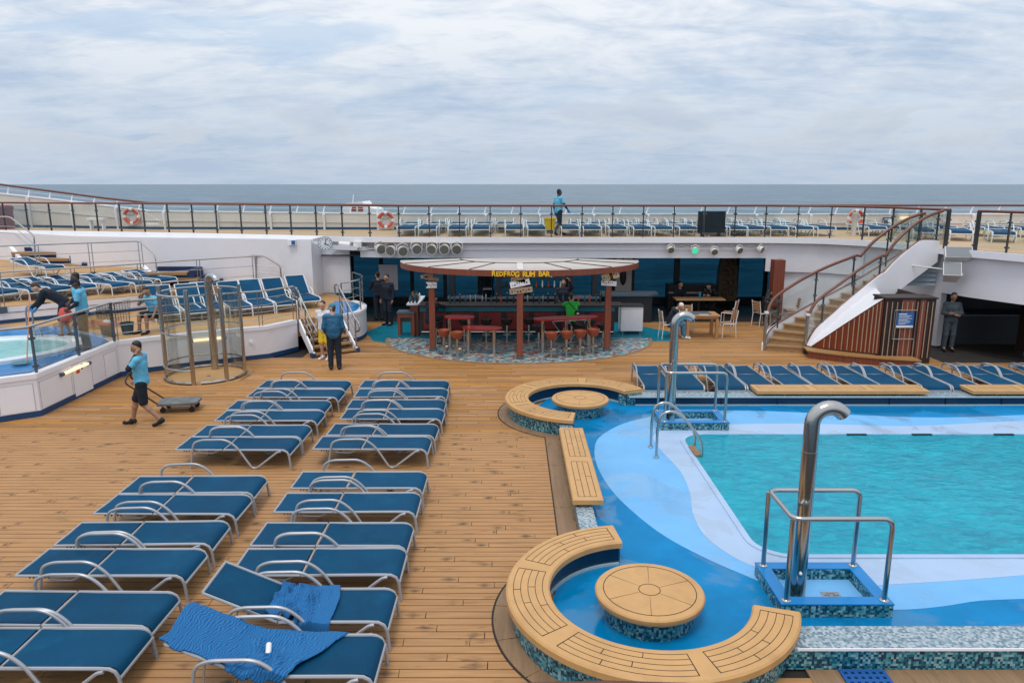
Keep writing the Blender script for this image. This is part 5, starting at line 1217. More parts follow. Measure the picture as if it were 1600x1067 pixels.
for z in (0.36, 1.25, 2.2):
    MB().tube(arc(cc, r0, R(188), R(275), 14, z), 0.026, 8).build('hoop', 'steel', gs); MB().tube(arc(cc, r0, R(8), R(188), 28, z), 0.02, 8).build('hoop', 'steel', gs)
MB().wall(arc(cc, r0 - 0.05, R(100), R(184), 16), 0.12, 2.15, 0.01).build('curved_glass', 'clear_glass', gs)
MB().wall(arc(cc, r0 - 0.05, R(14), R(90), 16), 0.12, 2.15, 0.01).build('curved_glass', 'clear_glass', gs)
sx, sy = cc[0] - 0.02, cc[1] + 0.62
bend = [(sx + 0.17 - 0.17 * math.cos(R(a)), sy - 0.12 * (1 - math.cos(R(a))), 2.36 + 0.17 * math.sin(R(a))) for a in range(0, 166, 15)]
MB().tube([(sx, sy, 0.0)] + bend, 0.085, 16).build('shower_column', 'steel', gs)
e = Vector(bend[-1]); MB().tube([e, e + Vector((0.01, 0, -0.04))], 0.09, 14).build('shower_head', 'steel', gs)
# ---- hot tub on the terrace
ht = thing('hot_tub', 'white rimmed oval hot tub of pale water behind the glass balustrade', 'hot tub', (-12.6, 16.8, ZT1))
def oval(cx, cy, rx, ry, rot, n=48): return [(cx + rx * math.cos(a) * math.cos(rot) - ry * math.sin(a) * math.sin(rot), cy + rx * math.cos(a) * math.sin(rot) + ry * math.sin(a) * math.cos(rot)) for a in [2 * math.pi * i / n for i in range(n)]]
o1, o2 = oval(-12.9, 16.9, 2.55, 1.75, R(32)), oval(-12.9, 16.9, 2.2, 1.42, R(32)); n = len(o1)
struct(MB().prism([(-16.2, 11.6), (-10.78, 14.9), (-10.3, 15.3), (-10.3, 18.45), (-11.0, 19.3), (-12.6, 20.5), (-16.2, 20.2), (-20, 17)], ZT1, ZT1 + 0.012).build('spa_floor', 'spa_blue'))
m = MB(); z1 = ZT1 + 0.09
o3 = oval(-12.9, 16.9, 2.12, 1.34, R(32)); vs = [(*p, ZT1) for p in o1] + [(*p, z1) for p in o1] + [(*p, z1) for p in o2] + [(*p, ZT1 + 0.02) for p in o3]; fs = []
for i in range(n):
    j = (i + 1) % n
    for k_ in range(3): fs.append((k_ * n + i, k_ * n + j, (k_ + 1) * n + j, (k_ + 1) * n + i))
m.add(vs, fs).build('rim', 'spa_white', ht)
MB().prism(oval(-12.9, 16.9, 2.17, 1.39, R(32)), ZT1 + 0.013, ZT1 + 0.05).build('water', 'spa_water', ht)
sr = thing('spa_handrail', 'bent steel grab rail standing at the hot tub edge', 'handrail', (-13.0, 18.6, ZT1))
for dx in (0.0, 0.16):
    q = P(44, 530, ZT1); MB().tube(fillet([(q.x + dx, q.y + 0.1, ZT1), (q.x + dx - 0.05, q.y + 0.1, ZT1 + 0.25), (q.x + dx - 0.05, q.y + 0.15, ZT1 + 0.85), (q.x + dx + 0.35, q.y + 0.3, ZT1 + 0.92)], 0.12), 0.024, 8).build('rail', 'steel', sr)
MB().tube(fillet([(-12.35, 18.75, ZT1), (-12.35, 18.75, ZT1 + 0.28), (-12.2, 18.75, ZT1 + 0.3), (-12.15, 18.75, ZT1)], 0.06), 0.02, 8).build('low_loop', 'steel', sr)
# perforated blue mat at the foot of the kerb
mt = thing('floor_mat', 'blue perforated plastic mat on the dark boards beside the kerb', 'mat', (3.55, 6.45, 0.007))
x0, x1, y0, y1 = 3.34, 3.77, 6.12, 6.66; m = MB(); nx, ny = 6, 7
cx = [x0 + (x1 - x0) * i / nx for i in range(nx + 1)]; cy = [y0 + (y1 - y0) * i / ny for i in range(ny + 1)]
for c in cx: m.span((c - 0.018, y0, 0.008), (c + 0.018, y1, 0.020))
for c in cy: m.span((x0 - 0.018, c - 0.02, 0.008), (x1 + 0.018, c + 0.02, 0.0205))
m.build('lattice', 'mat_blue', mt, smooth=False); MB().span((x0, y0, 0.0075), (x1, y1, 0.009)).build('underside', 'cove_dark', mt)
# ================================================================== BAR
bar = thing('bar_counter', 'dark timber bar counter with red front panels, teal band and foot rail', 'bar', (0.2, 23.8, 0))
bx0, bx1, by = -2.95, 3.30, 23.45
MB().span((bx0, by, 0.10), (bx1, by + 0.5, 1.0)).build('body', 'dark_wood', bar)
MB().span((bx0, by + 0.06, 0.0), (bx1, by + 0.45, 0.10)).build('plinth', 'teal_floor', bar)
MB().span((bx0 - 0.05, by - 0.22, 1.03), (bx1 + 0.25, by + 0.55, 1.08)).build('counter_top', 'dark_wood', bar)
MB().span((bx0, by - 0.06, 0.86), (bx1, by - 0.002, 1.028)).build('band', 'teal_floor', bar)
for i in range(7):
    x = bx0 + 0.1 + i * 0.89; MB().span((x, by - 0.02, 0.28), (x + 0.72, by - 0.001, 0.82)).build('front_panel', 'panel_red' if i not in () else 'dark_wood', bar)
MB().tube([(bx0 + 0.05, by - 0.18, 0.22), (bx1 - 0.05, by - 0.18, 0.22)], 0.028, 8).build('foot_rail', 'steel', bar)
MB().span((bx0 - 0.45, by + 0.1, 1.03), (bx0 - 0.052, by + 1.9, 1.08)).build('side_top', 'alu_white', bar); MB().span((bx0 - 0.35, by + 0.2, 0.0), (bx0 - 0.1, by + 1.8, 1.03)).build('side_body', 'red_wood', bar)
bb = thing('back_bar', 'dark back bar shelving with glasses and dark machines', 'shelves', (0.3, 25.6, 0))
MB().span((-2.2, 25.5, 0), (3.0, 26.0, 0.95)).build('cupboard', 'dark_wall', bb); MB().span((-2.25, 25.42, 0.95), (3.05, 26.02, 1.0)).build('worktop', 'clamp_grey', bb)
for z in (1.3, 1.65): MB().span((-0.4, 25.6, z), (2.0, 25.95, z + 0.03)).build('shelf', 'dark_wood', bb)
for x in (-2.1, -0.45, 2.05, 2.9): MB().span((x - 0.1, 25.6, 1.0), (x + 0.1, 25.95, 2.29)).build('upright', 'dark_wall', bb)
MB().span((-2.0, 25.9, 1.75), (-0.55, 25.95, 2.25)).build('panel', 'dark_wall', bb)
cm_ = thing('coffee_urn', 'tall black drinks machine on the back bar', 'machine', (-0.85, 25.6, 1.0))
MB().lathe([(0.22, 1.0), (0.24, 1.25), (0.18, 1.3), (0.2, 1.38), (0.25, 1.95), (0.26, 2.0)], (-0.85, 25.65, 0), 20).build('urn', 'screen_black', cm_); MB().span((-1.0, 25.40, 1.28), (-0.7, 25.46, 1.33)).build('tray', 'steel_dull', cm_)
BC = [('bottle', 'dark_plastic'), ('bottle', 'sign_white'), ('bottle', 'seat_orange'), ('bottle', 'steel_dull'), ('bottle', 'bucket_blue')]
def bottle(kind, mat):
    t = thing('bottle', 'bottle standing in the line along the bar counter', 'bottle', (0, 0, 0), 0, 'bottles lined along the bar counter')
    if kind == 0: MB().lathe([(0.036, 0), (0.038, 0.02), (0.038, 0.16), (0.015, 0.22), (0.014, 0.29)], (0, 0, 0), 10).build('glass_body', mat, t, False)
    else: MB().lathe([(0.030, 0), (0.032, 0.02), (0.032, 0.20), (0.02, 0.25), (0.012, 0.27)], (0, 0, 0), 10).build('glass_body', mat, t, False)
    MB().lathe([(0.014, 0.285 if kind == 0 else 0.265), (0.016, 0.31)], (0, 0, 0), 8).build('cap', 'sign_yellow' if mat == 'dark_plastic' else 'black', t, False)
    remember(t); return t
bp_ = [bottle(i % 2, BC[i][1]) for i in range(5)]; ub = set(); rb_ = random.Random(5)
def put_bottle(k, x, y, z, s=1.0, lab=None, grp=None):
    o = place(bp_[k], k in ub, (x, y, z), rb_.uniform(0, 6), lab, grp); ub.add(k); o.scale = (s, s, s * rb_.uniform(0.9, 1.15)); return o
for i in range(30):
    x = -2.0 + i * 0.168; k = rb_.choice((0, 0, 2, 3, 4)) if not (4 < i < 9 or 16 < i < 24) else rb_.choice((1, 3, 0, 4)); put_bottle(k, x + rb_.uniform(-0.04, 0.04), 23.8 + rb_.uniform(-0.1, 0.12), 1.08, 0.9)
for i in range(22):
    x = -0.3 + i * 0.105; put_bottle(rb_.choice((0, 1, 2, 4)), x, 25.75, 1.33 if i % 2 else 1.68, 0.85, 'bottle standing on the dark shelves behind the bar', 'bottles on the back bar shelves')
for i in range(14):
    put_bottle(rb_.choice((1, 3, 0, 2, 4)), -3.32 + (i % 3) * 0.11, 23.75 + (i // 3) * 0.27, 1.08, 0.85, 'bottle or glass on the pale side counter of the bar', 'glassware on the pale side counter')
# canopy
cn = thing('bar_canopy', 'wide curved cream canopy with red-brown rim over the bar', 'canopy', (0.23, 22, 2.35))
cx_, cy_, rx_, ry_ = 0.23, 23.1, 3.70, 2.80
rimp = [(cx_ + rx_ * math.cos(a), cy_ + ry_ * math.sin(a)) for a in [R(180 + 180 * i / 48) for i in range(49)]]
MB().wall(rimp, 2.36, 2.53, 0.07).build('rim', 'red_wood', cn)
m = MB(); vs = [(*p, 2.53) for p in rimp] + [(cx_ + (p[0] - cx_) * 0.5, 23.2 + (p[1] - 23.2) * 0.5, 2.575) for p in rimp] + [(cx_ + (p[0] - cx_) * 0.2, 23.3, 2.58) for p in rimp]
n = len(rimp); fs = [(k_ * n + i, k_ * n + i + 1, (k_ + 1) * n + i + 1, (k_ + 1) * n + i) for k_ in range(2) for i in range(n - 1)]; m.add(vs, fs)
o = m.build('cloth', 'canopy_cloth', cn); md = o.modifiers.new('t', 'SOLIDIFY'); md.thickness = 0.03
for i in (6, 12, 18, 30, 36, 42):
    a, b = Vector((*rimp[i], 2.541)), Vector((cx_ + (rimp[i][0] - cx_) * 0.5, 23.2 + (rimp[i][1] - 23.2) * 0.5, 2.583)); MB().tube([a, b], 0.014, 5).build('seam', 'dark_wood', cn)
MB().beam((cx_, 20.35, 2.55), (cx_, 21.7, 2.58), 0.17, 0.03).build('centre_beam', 'bulwark_paint', cn)
MB().tube([(cx_ + rx_ * 0.5 * math.cos(R(a)), 23.2 + (cy_ + ry_ * math.sin(R(a)) - 23.2) * 0.5, 2.585) for a in range(185, 356, 10)], 0.012, 5).build('seam', 'dark_wood', cn)
MB().span((cx_ - rx_, 23.1, 2.28), (cx_ + rx_, 23.2, 2.50)).build('back_beam', 'dark_wood', cn)
# name lettering, letter by letter along the rim
lt = thing('bar_lettering', 'yellow letters spelling the bar name along the canopy rim', 'lettering', (0.23, 20.25, 2.4))
def letters(txt, x0, x1, size, z):
    chars = [c for c in txt]; wds = {'I': 0.4, 'M': 1.25, ' ': 0.75, 'O': 1.05, 'G': 1.05}; ws = [wds.get(c, 0.92) for c in chars]; tot = sum(ws); x = x0
    for i, (c, wdt) in enumerate(zip(chars, ws)):
        step = (x1 - x0) * wdt / tot; xc = x + step / 2; x += step
        if c == ' ': continue
        s_ = size * (0.84 if (txt[:7] == 'REDFROG' and i in (1, 2, 4, 5)) else 1.0)
        me = text_mesh(c, s_, 0.012, bold=0.006); dx = xc - cx_; yy = cy_ - ry_ * math.sqrt(max(0, 1 - (dx / rx_) ** 2)) - 0.035; ang = math.atan2(ry_ * dx / rx_, rx_ * math.sqrt(max(1e-6, 1 - (dx / rx_) ** 2))) * 0.75
        zo = random.uniform(-0.012, 0.012)
        me.transform(Matrix.Translation((xc - 0.23, yy - 20.25, z + zo - 2.4)) @ Matrix.Rotation(ang, 4, 'Z') @ Matrix.Rotation(R(90), 4, 'X') @ Matrix.Scale(0.92, 4, (1, 0, 0)))
        # heavy hand-cut look: a slightly fatter backing in the same colour
        link('letter', me, 'sign_yellow', lt, smooth=False)
letters('REDFROG RUM BAR', -0.56, 1.04, 0.20, 2.43)
# posts with hand-painted boards
def post(x, y, label, boards):
    t = thing('bar_post', label, 'post', (x, y, 0)); MB().span((x - 0.085, y - 0.085, 0.07), (x + 0.085, y + 0.085, 2.40)).build('shaft', 'red_wood', t)
    MB().span((x - 0.11, y - 0.11, 0.005), (x + 0.11, y + 0.11, 0.075)).build('shoe', 'clamp_grey', t)
    for (dx, z, w_, h_, tilt, mat, point) in boards:
        m = MB(); L = w_ / 2; hh = h_ / 2
        pl_ = [(-L, -hh), (L, -hh), (L + (0.08 if point else 0), 0), (L, hh), (-L, hh)] if point >= 0 else [(-L, -hh), (L, -hh), (L, hh), (-L, hh), (-L + 0.07, 0)]
        ct, sn = math.cos(R(tilt)), math.sin(R(tilt)); pl_ = [(a * ct - b * sn, a * sn + b * ct) for a, b in pl_]
        n = len(pl_); vs = [(x + dx + a, y - 0.105, z + b) for a, b in pl_] + [(x + dx + a, y - 0.085, z + b) for a, b in pl_]
        m.add(vs, [tuple(range(n)), tuple(range(2 * n - 1, n - 1, -1))] + [(i, n + i, n + (i + 1) % n, (i + 1) % n) for i in range(n)]); sb_ = m.build('sign_board', mat, t, smooth=False)
        m = MB()
        for k_ in range(7):
            a = -L + w_ * (k_ + 0.9) / 8.2; b = random.uniform(-0.2, 0.2) * h_; p = (a * ct - b * sn, a * sn + b * ct); m.box((x + dx + p[0], y - 0.107, z + p[1]), (w_ * random.uniform(0.03, 0.07), 0.003, h_ * random.uniform(0.12, 0.32)))
        m.build('painted_marks', 'ink' if mat != 'top_red' else 'sign_yellow', sb_, smooth=False)['kind'] = 'stuff'
    return t
post(-2.35, 21.49, 'red-brown bar post carrying a white pennant board and small plank sign', [(-0.12, 2.25, 0.36, 0.1, 12, 'sign_wood', 0), (0.02, 2.17, 0.42, 0.09, -8, 'sign_wood', 0), (0.0, 1.98, 0.32, 0.17, 0, 'sign_white', -1)])
post(0.22, 20.42, 'red-brown bar post carrying two tilted weathered plank signs', [(-0.05, 2.27, 0.4, 0.12, -3, 'sign_wood', 0), (0.0, 2.17, 0.55, 0.17, 12, 'sign_white', 0), (0.03, 1.97, 0.64, 0.15, 7, 'sign_wood', 0)])
post(2.82, 21.49, 'red-brown bar post carrying a yellow and red painted board', [(0.04, 2.24, 0.5, 0.2, 16, 'chart_cream', 0), (0.06, 2.25, 0.09, 0.26, 14, 'top_red', 0), (0.0, 2.03, 0.44, 0.14, -3, 'sign_white', 0)])
# high tables
def high_table(x0, x1, y, z, legs, label, skew=0.0):
    t = thing('bar_table', label, 'table', ((x0 + x1) / 2, y, 0)); m = MB(); pl_ = []
    for i in range(32):
        a = 2 * math.pi * i / 32; c, s_ = math.cos(a), math.sin(a); px = (x0 + x1) / 2 + (x1 - x0) / 2 * math.copysign(abs(c) ** 0.7, c); py = y + 0.26 * math.copysign(abs(s_) ** 0.8, s_) + skew * (px - (x0 + x1) / 2); pl_.append((px, py))
    m.prism(pl_, z - 0.045, z).build('top', 'top_red', t)
    for lx in legs: MB().tube([(lx, y + skew * (lx - (x0 + x1) / 2), 0.008), (lx, y + skew * (lx - (x0 + x1) / 2), z - 0.04)], 0.055, 12).build('leg', 'steel', t); MB().lathe([(0.12, 0.008), (0.12, 0.02), (0.06, 0.035)], (lx, y + skew * (lx - (x0 + x1) / 2), 0), 16).build('foot_plate', 'steel', t)
    return t
high_table(-2.0, -1.1, 21.5, 1.04, (-1.85, -1.27), 'short high red bar table beside the post with the white pennant', -0.15)
high_table(-1.45, -0.28, 21.05, 0.80, (-1.28, -0.52), 'low red bar table with two steel legs between the posts', -0.1)
high_table(0.62, 2.55, 21.35, 1.04, (0.9, 1.6, 2.27), 'long high red bar table with three steel legs', 0.22)
def stool(mat, label):
    t = thing('bar_stool', label, 'stool'); MB().lathe([(0.09, 0.52), (0.14, 0.56), (0.185, 0.70), (0.19, 0.73), (0.165, 0.735), (0.14, 0.68)], (0, 0, 0), 20).build('seat', mat, t, False)
    MB().tube([(0, 0, 0.01), (0, 0, 0.54)], 0.034, 10).build('pole', 'steel', t, False); MB().lathe([(0.17, 0.008), (0.17, 0.02), (0.04, 0.04)], (0, 0, 0), 20).build('base', 'steel_dull', t, False)
    MB().sector((0, 0), 0.13, 0.165, 0, 2 * math.pi, 0.22, 0.245, 20).build('foot_ring', 'steel', t, False); m = MB()
    for a in range(3): m.tube([(0, 0, 0.235), (0.15 * math.cos(R(120 * a)), 0.15 * math.sin(R(120 * a)), 0.235)], 0.008, 5)
    m.build('ring_spokes', 'steel_dull', t, False); remember(t); return t
so = stool('seat_orange', 'bar stool'); sk = stool('seat_dark', 'bar stool'); fo = fk = False
for x, y in ((1.12, 20.62), (1.57, 20.75), (1.97, 20.9), (2.37, 21.12)): place(so, fo, (x, y, 0.0), 0, 'orange bucket bar stool drawn up to the long high red table', 'orange stools at the long red table'); fo = True
for x, y in ((-1.98, 21.02), (-1.57, 20.72)): place(so, True, (x, y, 0.0), 0, 'orange bucket bar stool beside the low red table', 'orange stools at the low red table')
for x, y in ((-0.81, 22.85), (-0.16, 22.87), (0.53, 22.95), (-1.5, 22.85), (2.45, 22.75)): place(sk, fk, (x, y, 0.0), 0, 'dark bar stool standing along the counter foot rail', 'dark stools along the counter'); fk = True
for x, y in ((0.8, 21.75), (2.75, 21.95), (2.1, 21.95)): place(sk, True, (x, y, 0.0), 0, 'dark bar stool on the counter side of the long red table', 'dark stools behind the long red table')
place(sk, True, (4.9, 27.0, 0.0), 0, 'dark bar stool standing alone by the window', None); place(sk, True, (1.87, 22.85, 0.0), 0, 'dark bar stool under the person in green', None)
place(sk, True, (-2.35, 22.45, 0.0), 0, 'dark bar stool under the person in patterned shirt', None)
for i, (x, y) in enumerate(((1.5, 22.1), (2.0, 22.2))):
    t = thing('folding_frame', ('folded steel tray stand' if i == 0 else 'second steel tray stand') + ' behind the long red table', 'stand', (x, y, 0))
    for s_ in (-1, 1):
        MB().tube([(x - 0.3 * s_, y + 0.1 * s_, 0.01), (x + 0.28 * s_, y + 0.1 * s_, 0.78)], 0.012, 6).build('leg', 'steel_dull', t)
    MB().tube([(x - 0.28, y - 0.1, 0.785), (x + 0.28, y + 0.1, 0.785)], 0.014, 6).build('top_bar', 'steel_dull', t)
t = thing('side_table', 'tall square brown wooden side table with grey top beside the bar end', 'table', (-3.42, 23.75, 0))
MB().span((-3.72, 23.5, 0.76), (-3.14, 24.0, 0.82)).build('top', 'clamp_grey', t); MB().span((-3.70, 23.52, 0.64), (-3.16, 23.98, 0.757)).build('apron', 'red_wood', t)
for x in (-3.66, -3.2):
    for y in (23.56, 23.94): MB().span((x - 0.045, y - 0.045, 0.07), (x + 0.045, y + 0.045, 0.64)).build('leg', 'red_wood', t); MB().tube([(x, y, 0.004), (x, y, 0.07)], 0.03, 8).build('caster', 'steel_dull', t)
t = thing('ice_cabinet', 'small white service cabinet on castors at the bar end', 'cabinet', (3.95, 24.2, 0))
MB().span((3.58, 23.9, 0.12), (4.3, 24.5, 0.92)).build('body', 'white_paint', t); MB().span((3.55, 23.87, 0.925), (4.33, 24.53, 0.96)).build('lid', 'dark_plastic', t)
for x in (3.65, 4.22): MB().tube([(x, 23.95, 0.005), (x, 23.95, 0.12)], 0.03, 8).build('caster', 'steel_dull', t)
t = thing('service_counter', 'dark counter with angled grey top beyond the white cabinet', 'counter', (4.2, 26.5, 0))
MB().span((3.3, 26.1, 0.0), (5.0, 26.8, 0.95)).build('body', 'dark_wall', t); MB().prism([(3.2, 26.0), (4.9, 26.0), (5.25, 26.3), (5.25, 26.9), (3.2, 26.9)], 0.955, 1.03).build('top', 'clamp_grey', t)
# ---- dining set right of the bar
def chair(label):
    t = thing('cafe_chair', label, 'chair')
    for i in range(5): MB().span((-0.2, -0.19 + i * 0.078, 0.44), (0.2, -0.125 + i * 0.078, 0.46)).build('seat_slat', 'table_wood', t, False)
    for i in range(4): MB().box((0, -0.235 - i * 0.012, 0.58 + i * 0.085), (0.38, 0.018, 0.068)).build('back_slat', 'table_wood', t, False)
    for s_ in (-1, 1):
        MB().tube([(s_ * 0.21, -0.26, 0.0), (s_ * 0.21, -0.22, 0.45), (s_ * 0.21, -0.29, 0.90)], 0.015, 6).build('rear_leg', 'alu_white', t, False); MB().tube([(s_ * 0.21, 0.2, 0.0), (s_ * 0.21, 0.19, 0.45), (s_ * 0.21, -0.22, 0.45)], 0.015, 6).build('front_leg', 'alu_white', t, False)
    remember(t); return t
ch = chair('slatted chair')
place(ch, False, (6.95, 23.55, 0.003), R(95), 'slatted timber chair with pale frame drawn up empty to the dining table'); place(ch, True, (5.05, 23.45, 0.003), R(-85), 'slatted timber chair under the person in the pale cap'); place(ch, True, (5.85, 24.35, 0.003), R(178), 'slatted timber chair behind the dining table')
place(ch, True, (7.6, 25.6, 0.003), R(60), 'slatted chair turned sideways near the carved panel'); place(ch, True, (8.75, 25.5, 0.003), R(-70), 'slatted chair under the long-haired person'); place(ch, True, (10.0, 26.2, 0.003), R(90), 'slatted chair facing the long-haired person')
t = thing('dining_table', 'square timber dining table right of the bar floor', 'table', (6.1, 23.6, 0))
MB().span((5.55, 23.2, 0.72), (6.65, 24.0, 0.76)).build('top', 'table_wood', t)
MB().span((5.6, 23.25, 0.64), (6.6, 23.95, 0.717)).build('apron', 'table_wood', t)
for x in (5.63, 6.57):
    for y in (23.28, 23.92): MB().span((x - 0.045, y - 0.045, 0.004), (x + 0.045, y + 0.045, 0.64)).build('leg', 'table_wood', t)
t = thing('board_game', 'flat grey and cream board lying on the dining table', 'board', (6.1, 23.55, 0.762)); MB().span((5.78, 23.4, 0.762), (6.42, 23.9, 0.772)).build('board', 'clamp_grey', t); MB().span((5.98, 23.25, 0.762), (6.3, 23.38, 0.775)).build('tray', 'chart_cream', t)
t = thing('paper_cup', 'white paper cup on the dining table', 'cup', (5.68, 23.75, 0.762)); MB().lathe([(0.03, 0), (0.04, 0.11)], (5.68, 23.75, 0.762), 12).build('cup', 'sign_white', t)
t = thing('back_table', 'dark table for two by the window wall', 'table', (6.9, 27.0, 0)); MB().span((6.0, 26.7, 0.70), (7.8, 27.4, 0.74)).build('top', 'table_wood', t); MB().tube([(6.9, 27.05, 0.0), (6.9, 27.05, 0.70)], 0.06, 10).build('pedestal', 'dark_plastic', t)
t = thing('water_bottle', 'teal water bottle on the dark window table', 'bottle', (6.9, 26.9, 0.74)); MB().lathe([(0.04, 0), (0.04, 0.2), (0.02, 0.26)], (6.9, 26.9, 0.74), 10).build('body', 'teal_floor', t)
t = thing('carved_panel', 'tall dark carved totem panel between the windows', 'carving', (8.75, 29.7, 0)); m = MB()
m.add([(8.35, 29.75, 0.2), (9.15, 29.75, 0.2), (9.1, 29.75, 1.5), (8.95, 29.75, 2.1), (8.5, 29.75, 2.1), (8.38, 29.75, 1.5), (8.35, 30.1, 0.2), (9.15, 30.1, 0.2), (9.1, 30.1, 1.5), (8.95, 30.1, 2.1), (8.5, 30.1, 2.1), (8.38, 30.1, 1.5)], [(0, 1, 2, 3, 4, 5), (11, 10, 9, 8, 7, 6)] + [(i, 6 + i, 6 + (i + 1) % 6, (i + 1) % 6) for i in range(6)]); m.build('slab', 'carving', t)
m = MB()
for z, w_ in ((1.75, 0.16), (1.35, 0.22), (0.95, 0.2), (0.55, 0.15)):
    m.sphere((8.63, 29.74, z), (w_ * 0.55, 0.05, 0.13)); m.sphere((8.87, 29.74, z), (w_ * 0.55, 0.05, 0.13))
m.build('relief', 'carving', t)
t = thing('upright_piano', 'dark low cabinet with pale ledge below the window', 'cabinet', (7.4, 29.4, 0)); MB().span((6.2, 29.1, 0.0), (8.1, 29.7, 0.95)).build('body', 'dark_wood', t); MB().span((6.2, 29.0, 0.62), (8.1, 29.097, 0.68)).build('ledge', 'panel_gap', t)
# ---- lamps on the fascia
def spot(p, r, aim, lens, label, grp, housing='lamp_white'):
    t = thing('spotlight', label, 'spotlight', tuple(p)); 
    if grp: t['group'] = grp
    p = Vector(p); d = Vector(aim).normalized()
    MB().tube([p - d * r * 1.1, p - d * r * 0.9, p - d * r * 0.2, p + d * r * 0.35, p + d * r * 0.5], r, 18, rr=[r * 0.45, r * 0.7, r * 0.85, r, r]).build('housing', housing, t); ho_ = [c_ for c_ in t.children][0]
    e = p + d * (r * 0.5 + 0.004); MB().tube([e - d * 0.01, e], r * 0.84, 18).build('lens', lens, ho_)
    x = d.cross(Vector((0, 0, 1))).normalized(); top = p + Vector((0, 0.02, r * 1.5))
    MB().tube(fillet([p + x * r * 1.05, p + x * r * 1.05 + Vector((0, 0, r * 1.0)), top, p - x * r * 1.05 + Vector((0, 0, r * 1.0)), p - x * r * 1.05], 0.05), 0.012, 6).build('yoke', housing, t)
for i, (u, v, az) in enumerate(((594, 389, 55), (611, 391, -10), (629, 392, 28), (651, 389, 20), (675, 389, -6), (695, 389, -4), (714, 389, 0))):
    Y_ = 26.22 if u > 615 else 26.3; p = Q(u, v, Y_)
    spot(p, 0.19, (math.sin(R(az)) * 0.9 - 0.05, -1, -0.25), 'lamp_lens', 'large white round floodlight on the bar fascia rail', 'white floodlights on the fascia')
for i, (u, v, az, ln) in enumerate(((1048, 390, 5, 'lamp_lens'), (1086, 391, -8, 'led_green'), (1116, 393, 5, 'lamp_lens'), (1155, 391, 25, 'lamp_lens'), (1189, 390, 60, 'lamp_lens'))):
    p = Q(u, v, 26.2); lab = 'small white stage lamp glowing green on the fascia' if i == 1 else ('small white stage lamp turned sideways at the rail end' if i == 4 else 'small white stage lamp, unlit, on the fascia rail')
    spot(p, 0.13, (math.sin(R(az)), -1, -0.45), ln, lab, 'unlit stage lamps on the fascia' if i not in (1, 4) else None)
for a, b, lab in (((586, 379.5), (722, 380.5), 'dark pipe carrying the large white floodlights'), ((1041, 380), (1195, 380), 'dark pipe carrying the small stage lamps')):
    p, q = Q(*a, 26.28), Q(*b, 26.28); t = thing('lamp_rail', lab, 'pipe', tuple(p)); MB().tube([p, q], 0.022, 8).build('pipe', 'margin_teak', t)
    for f in (0.05, 0.35, 0.65, 0.95): r_ = p + (q - p) * f; MB().tube([r_, r_ + Vector((0, 0.32, 0.05))], 0.015, 6).build('bracket', 'clamp_grey', t)
    pts = [p + (q - p) * (i / 24) + Vector((0, -0.03, -0.06 - 0.07 * abs(math.sin(i * 1.3)))) for i in range(25)]; MB().tube(pts, 0.008, 5).build('cable', 'black', t)
ck = thing('wall_clock', 'round white clock with teal rim on a bracket at the wall corner', 'clock', (-6.79, 27.0, 2.76)); c = Vector(Q(508, 381, 25.45)); d = Vector((0.12, -1, -0.05)).normalized()
MB().tube([c + d * 0.0, c - d * 0.12], 0.245, 32).build('case', 'louver', ck); MB().tube([c + d * 0.001, c + d * 0.006], 0.218, 32).build('face', 'sign_white', ck); fc_ = [c_ for c_ in ck.children if c_.name.startswith('face')][0]
xr = Vector((0, 0, 1)).cross(d).normalized() * -1; ur = d.cross(xr).normalized(); ur = ur if ur.z > 0 else -ur
xr = Vector((1, 0.12, 0)).normalized()
for h_ in range(12):
    a = R(30 * h_); o_ = xr * math.sin(a) + ur * math.cos(a); MB().beam(c + d * 0.008 + o_ * 0.155, c + d * 0.008 + o_ * 0.2, 0.022, 0.006, d).build('hour_mark', 'ink', fc_)
for a, L_, w_ in ((R(112), 0.13, 0.026), (R(14), 0.19, 0.018)):
    o_ = xr * math.sin(a) + ur * math.cos(a); MB().beam(c + d * 0.013 - o_ * 0.03, c + d * 0.013 + o_ * L_, w_, 0.006, d).build('hand', 'ink', fc_)
MB().beam((c.x, c.y + 0.12, c.z - 0.12), (-5.2, 26.75, 2.58), 0.1, 0.14).build('bracket', 'white_trim', ck); MB().beam((c.x - 0.1, c.y + 0.15, c.z), (-7.0, 26.0, c.z), 0.06, 0.08).build('arm', 'white_trim', ck)
t = thing('flood_lamp', 'white flood lamp beside the clock', 'lamp', (-5.9, 26.55, 2.75)); MB().tube([(-6.15, 26.5, 2.76), (-5.75, 26.45, 2.73)], 0.11, 12).build('housing', 'lamp_white', t); MB().box((-5.5, 26.5, 2.74), (0.28, 0.2, 0.22)).build('gear_box', 'lamp_white', t); MB().tube(fillet([(-5.6, 26.4, 2.65), (-5.55, 26.38, 2.5), (-5.42, 26.4, 2.66)], 0.05), 0.012, 6).build('cable', 'black', t)
t = thing('corner_panel', 'pale grey wall panel beside the entrance under the clock', 'panel', (-6.2, 27.1, 0.9)); MB().span((-7.15, 27.12, ZT1), (-5.95, 27.27, 2.66)).build('panel', 'white_paint', t)
MB().add([(-7.0, 27.1, 2.62), (-6.2, 27.1, 2.62), (-7.0, 27.1, 2.0), (-7.0, 27.148, 2.62), (-6.2, 27.148, 2.62), (-7.0, 27.148, 2.0)], [(0, 1, 2), (5, 4, 3), (0, 3, 4, 1), (1, 4, 5, 2), (2, 5, 3, 0)]).build('gusset', 'white_trim', t)
MB().span((-5.0, 27.7, 0.95), (-4.3, 27.8, 1.9)).build('door_leaf', 'panel_gap', t)
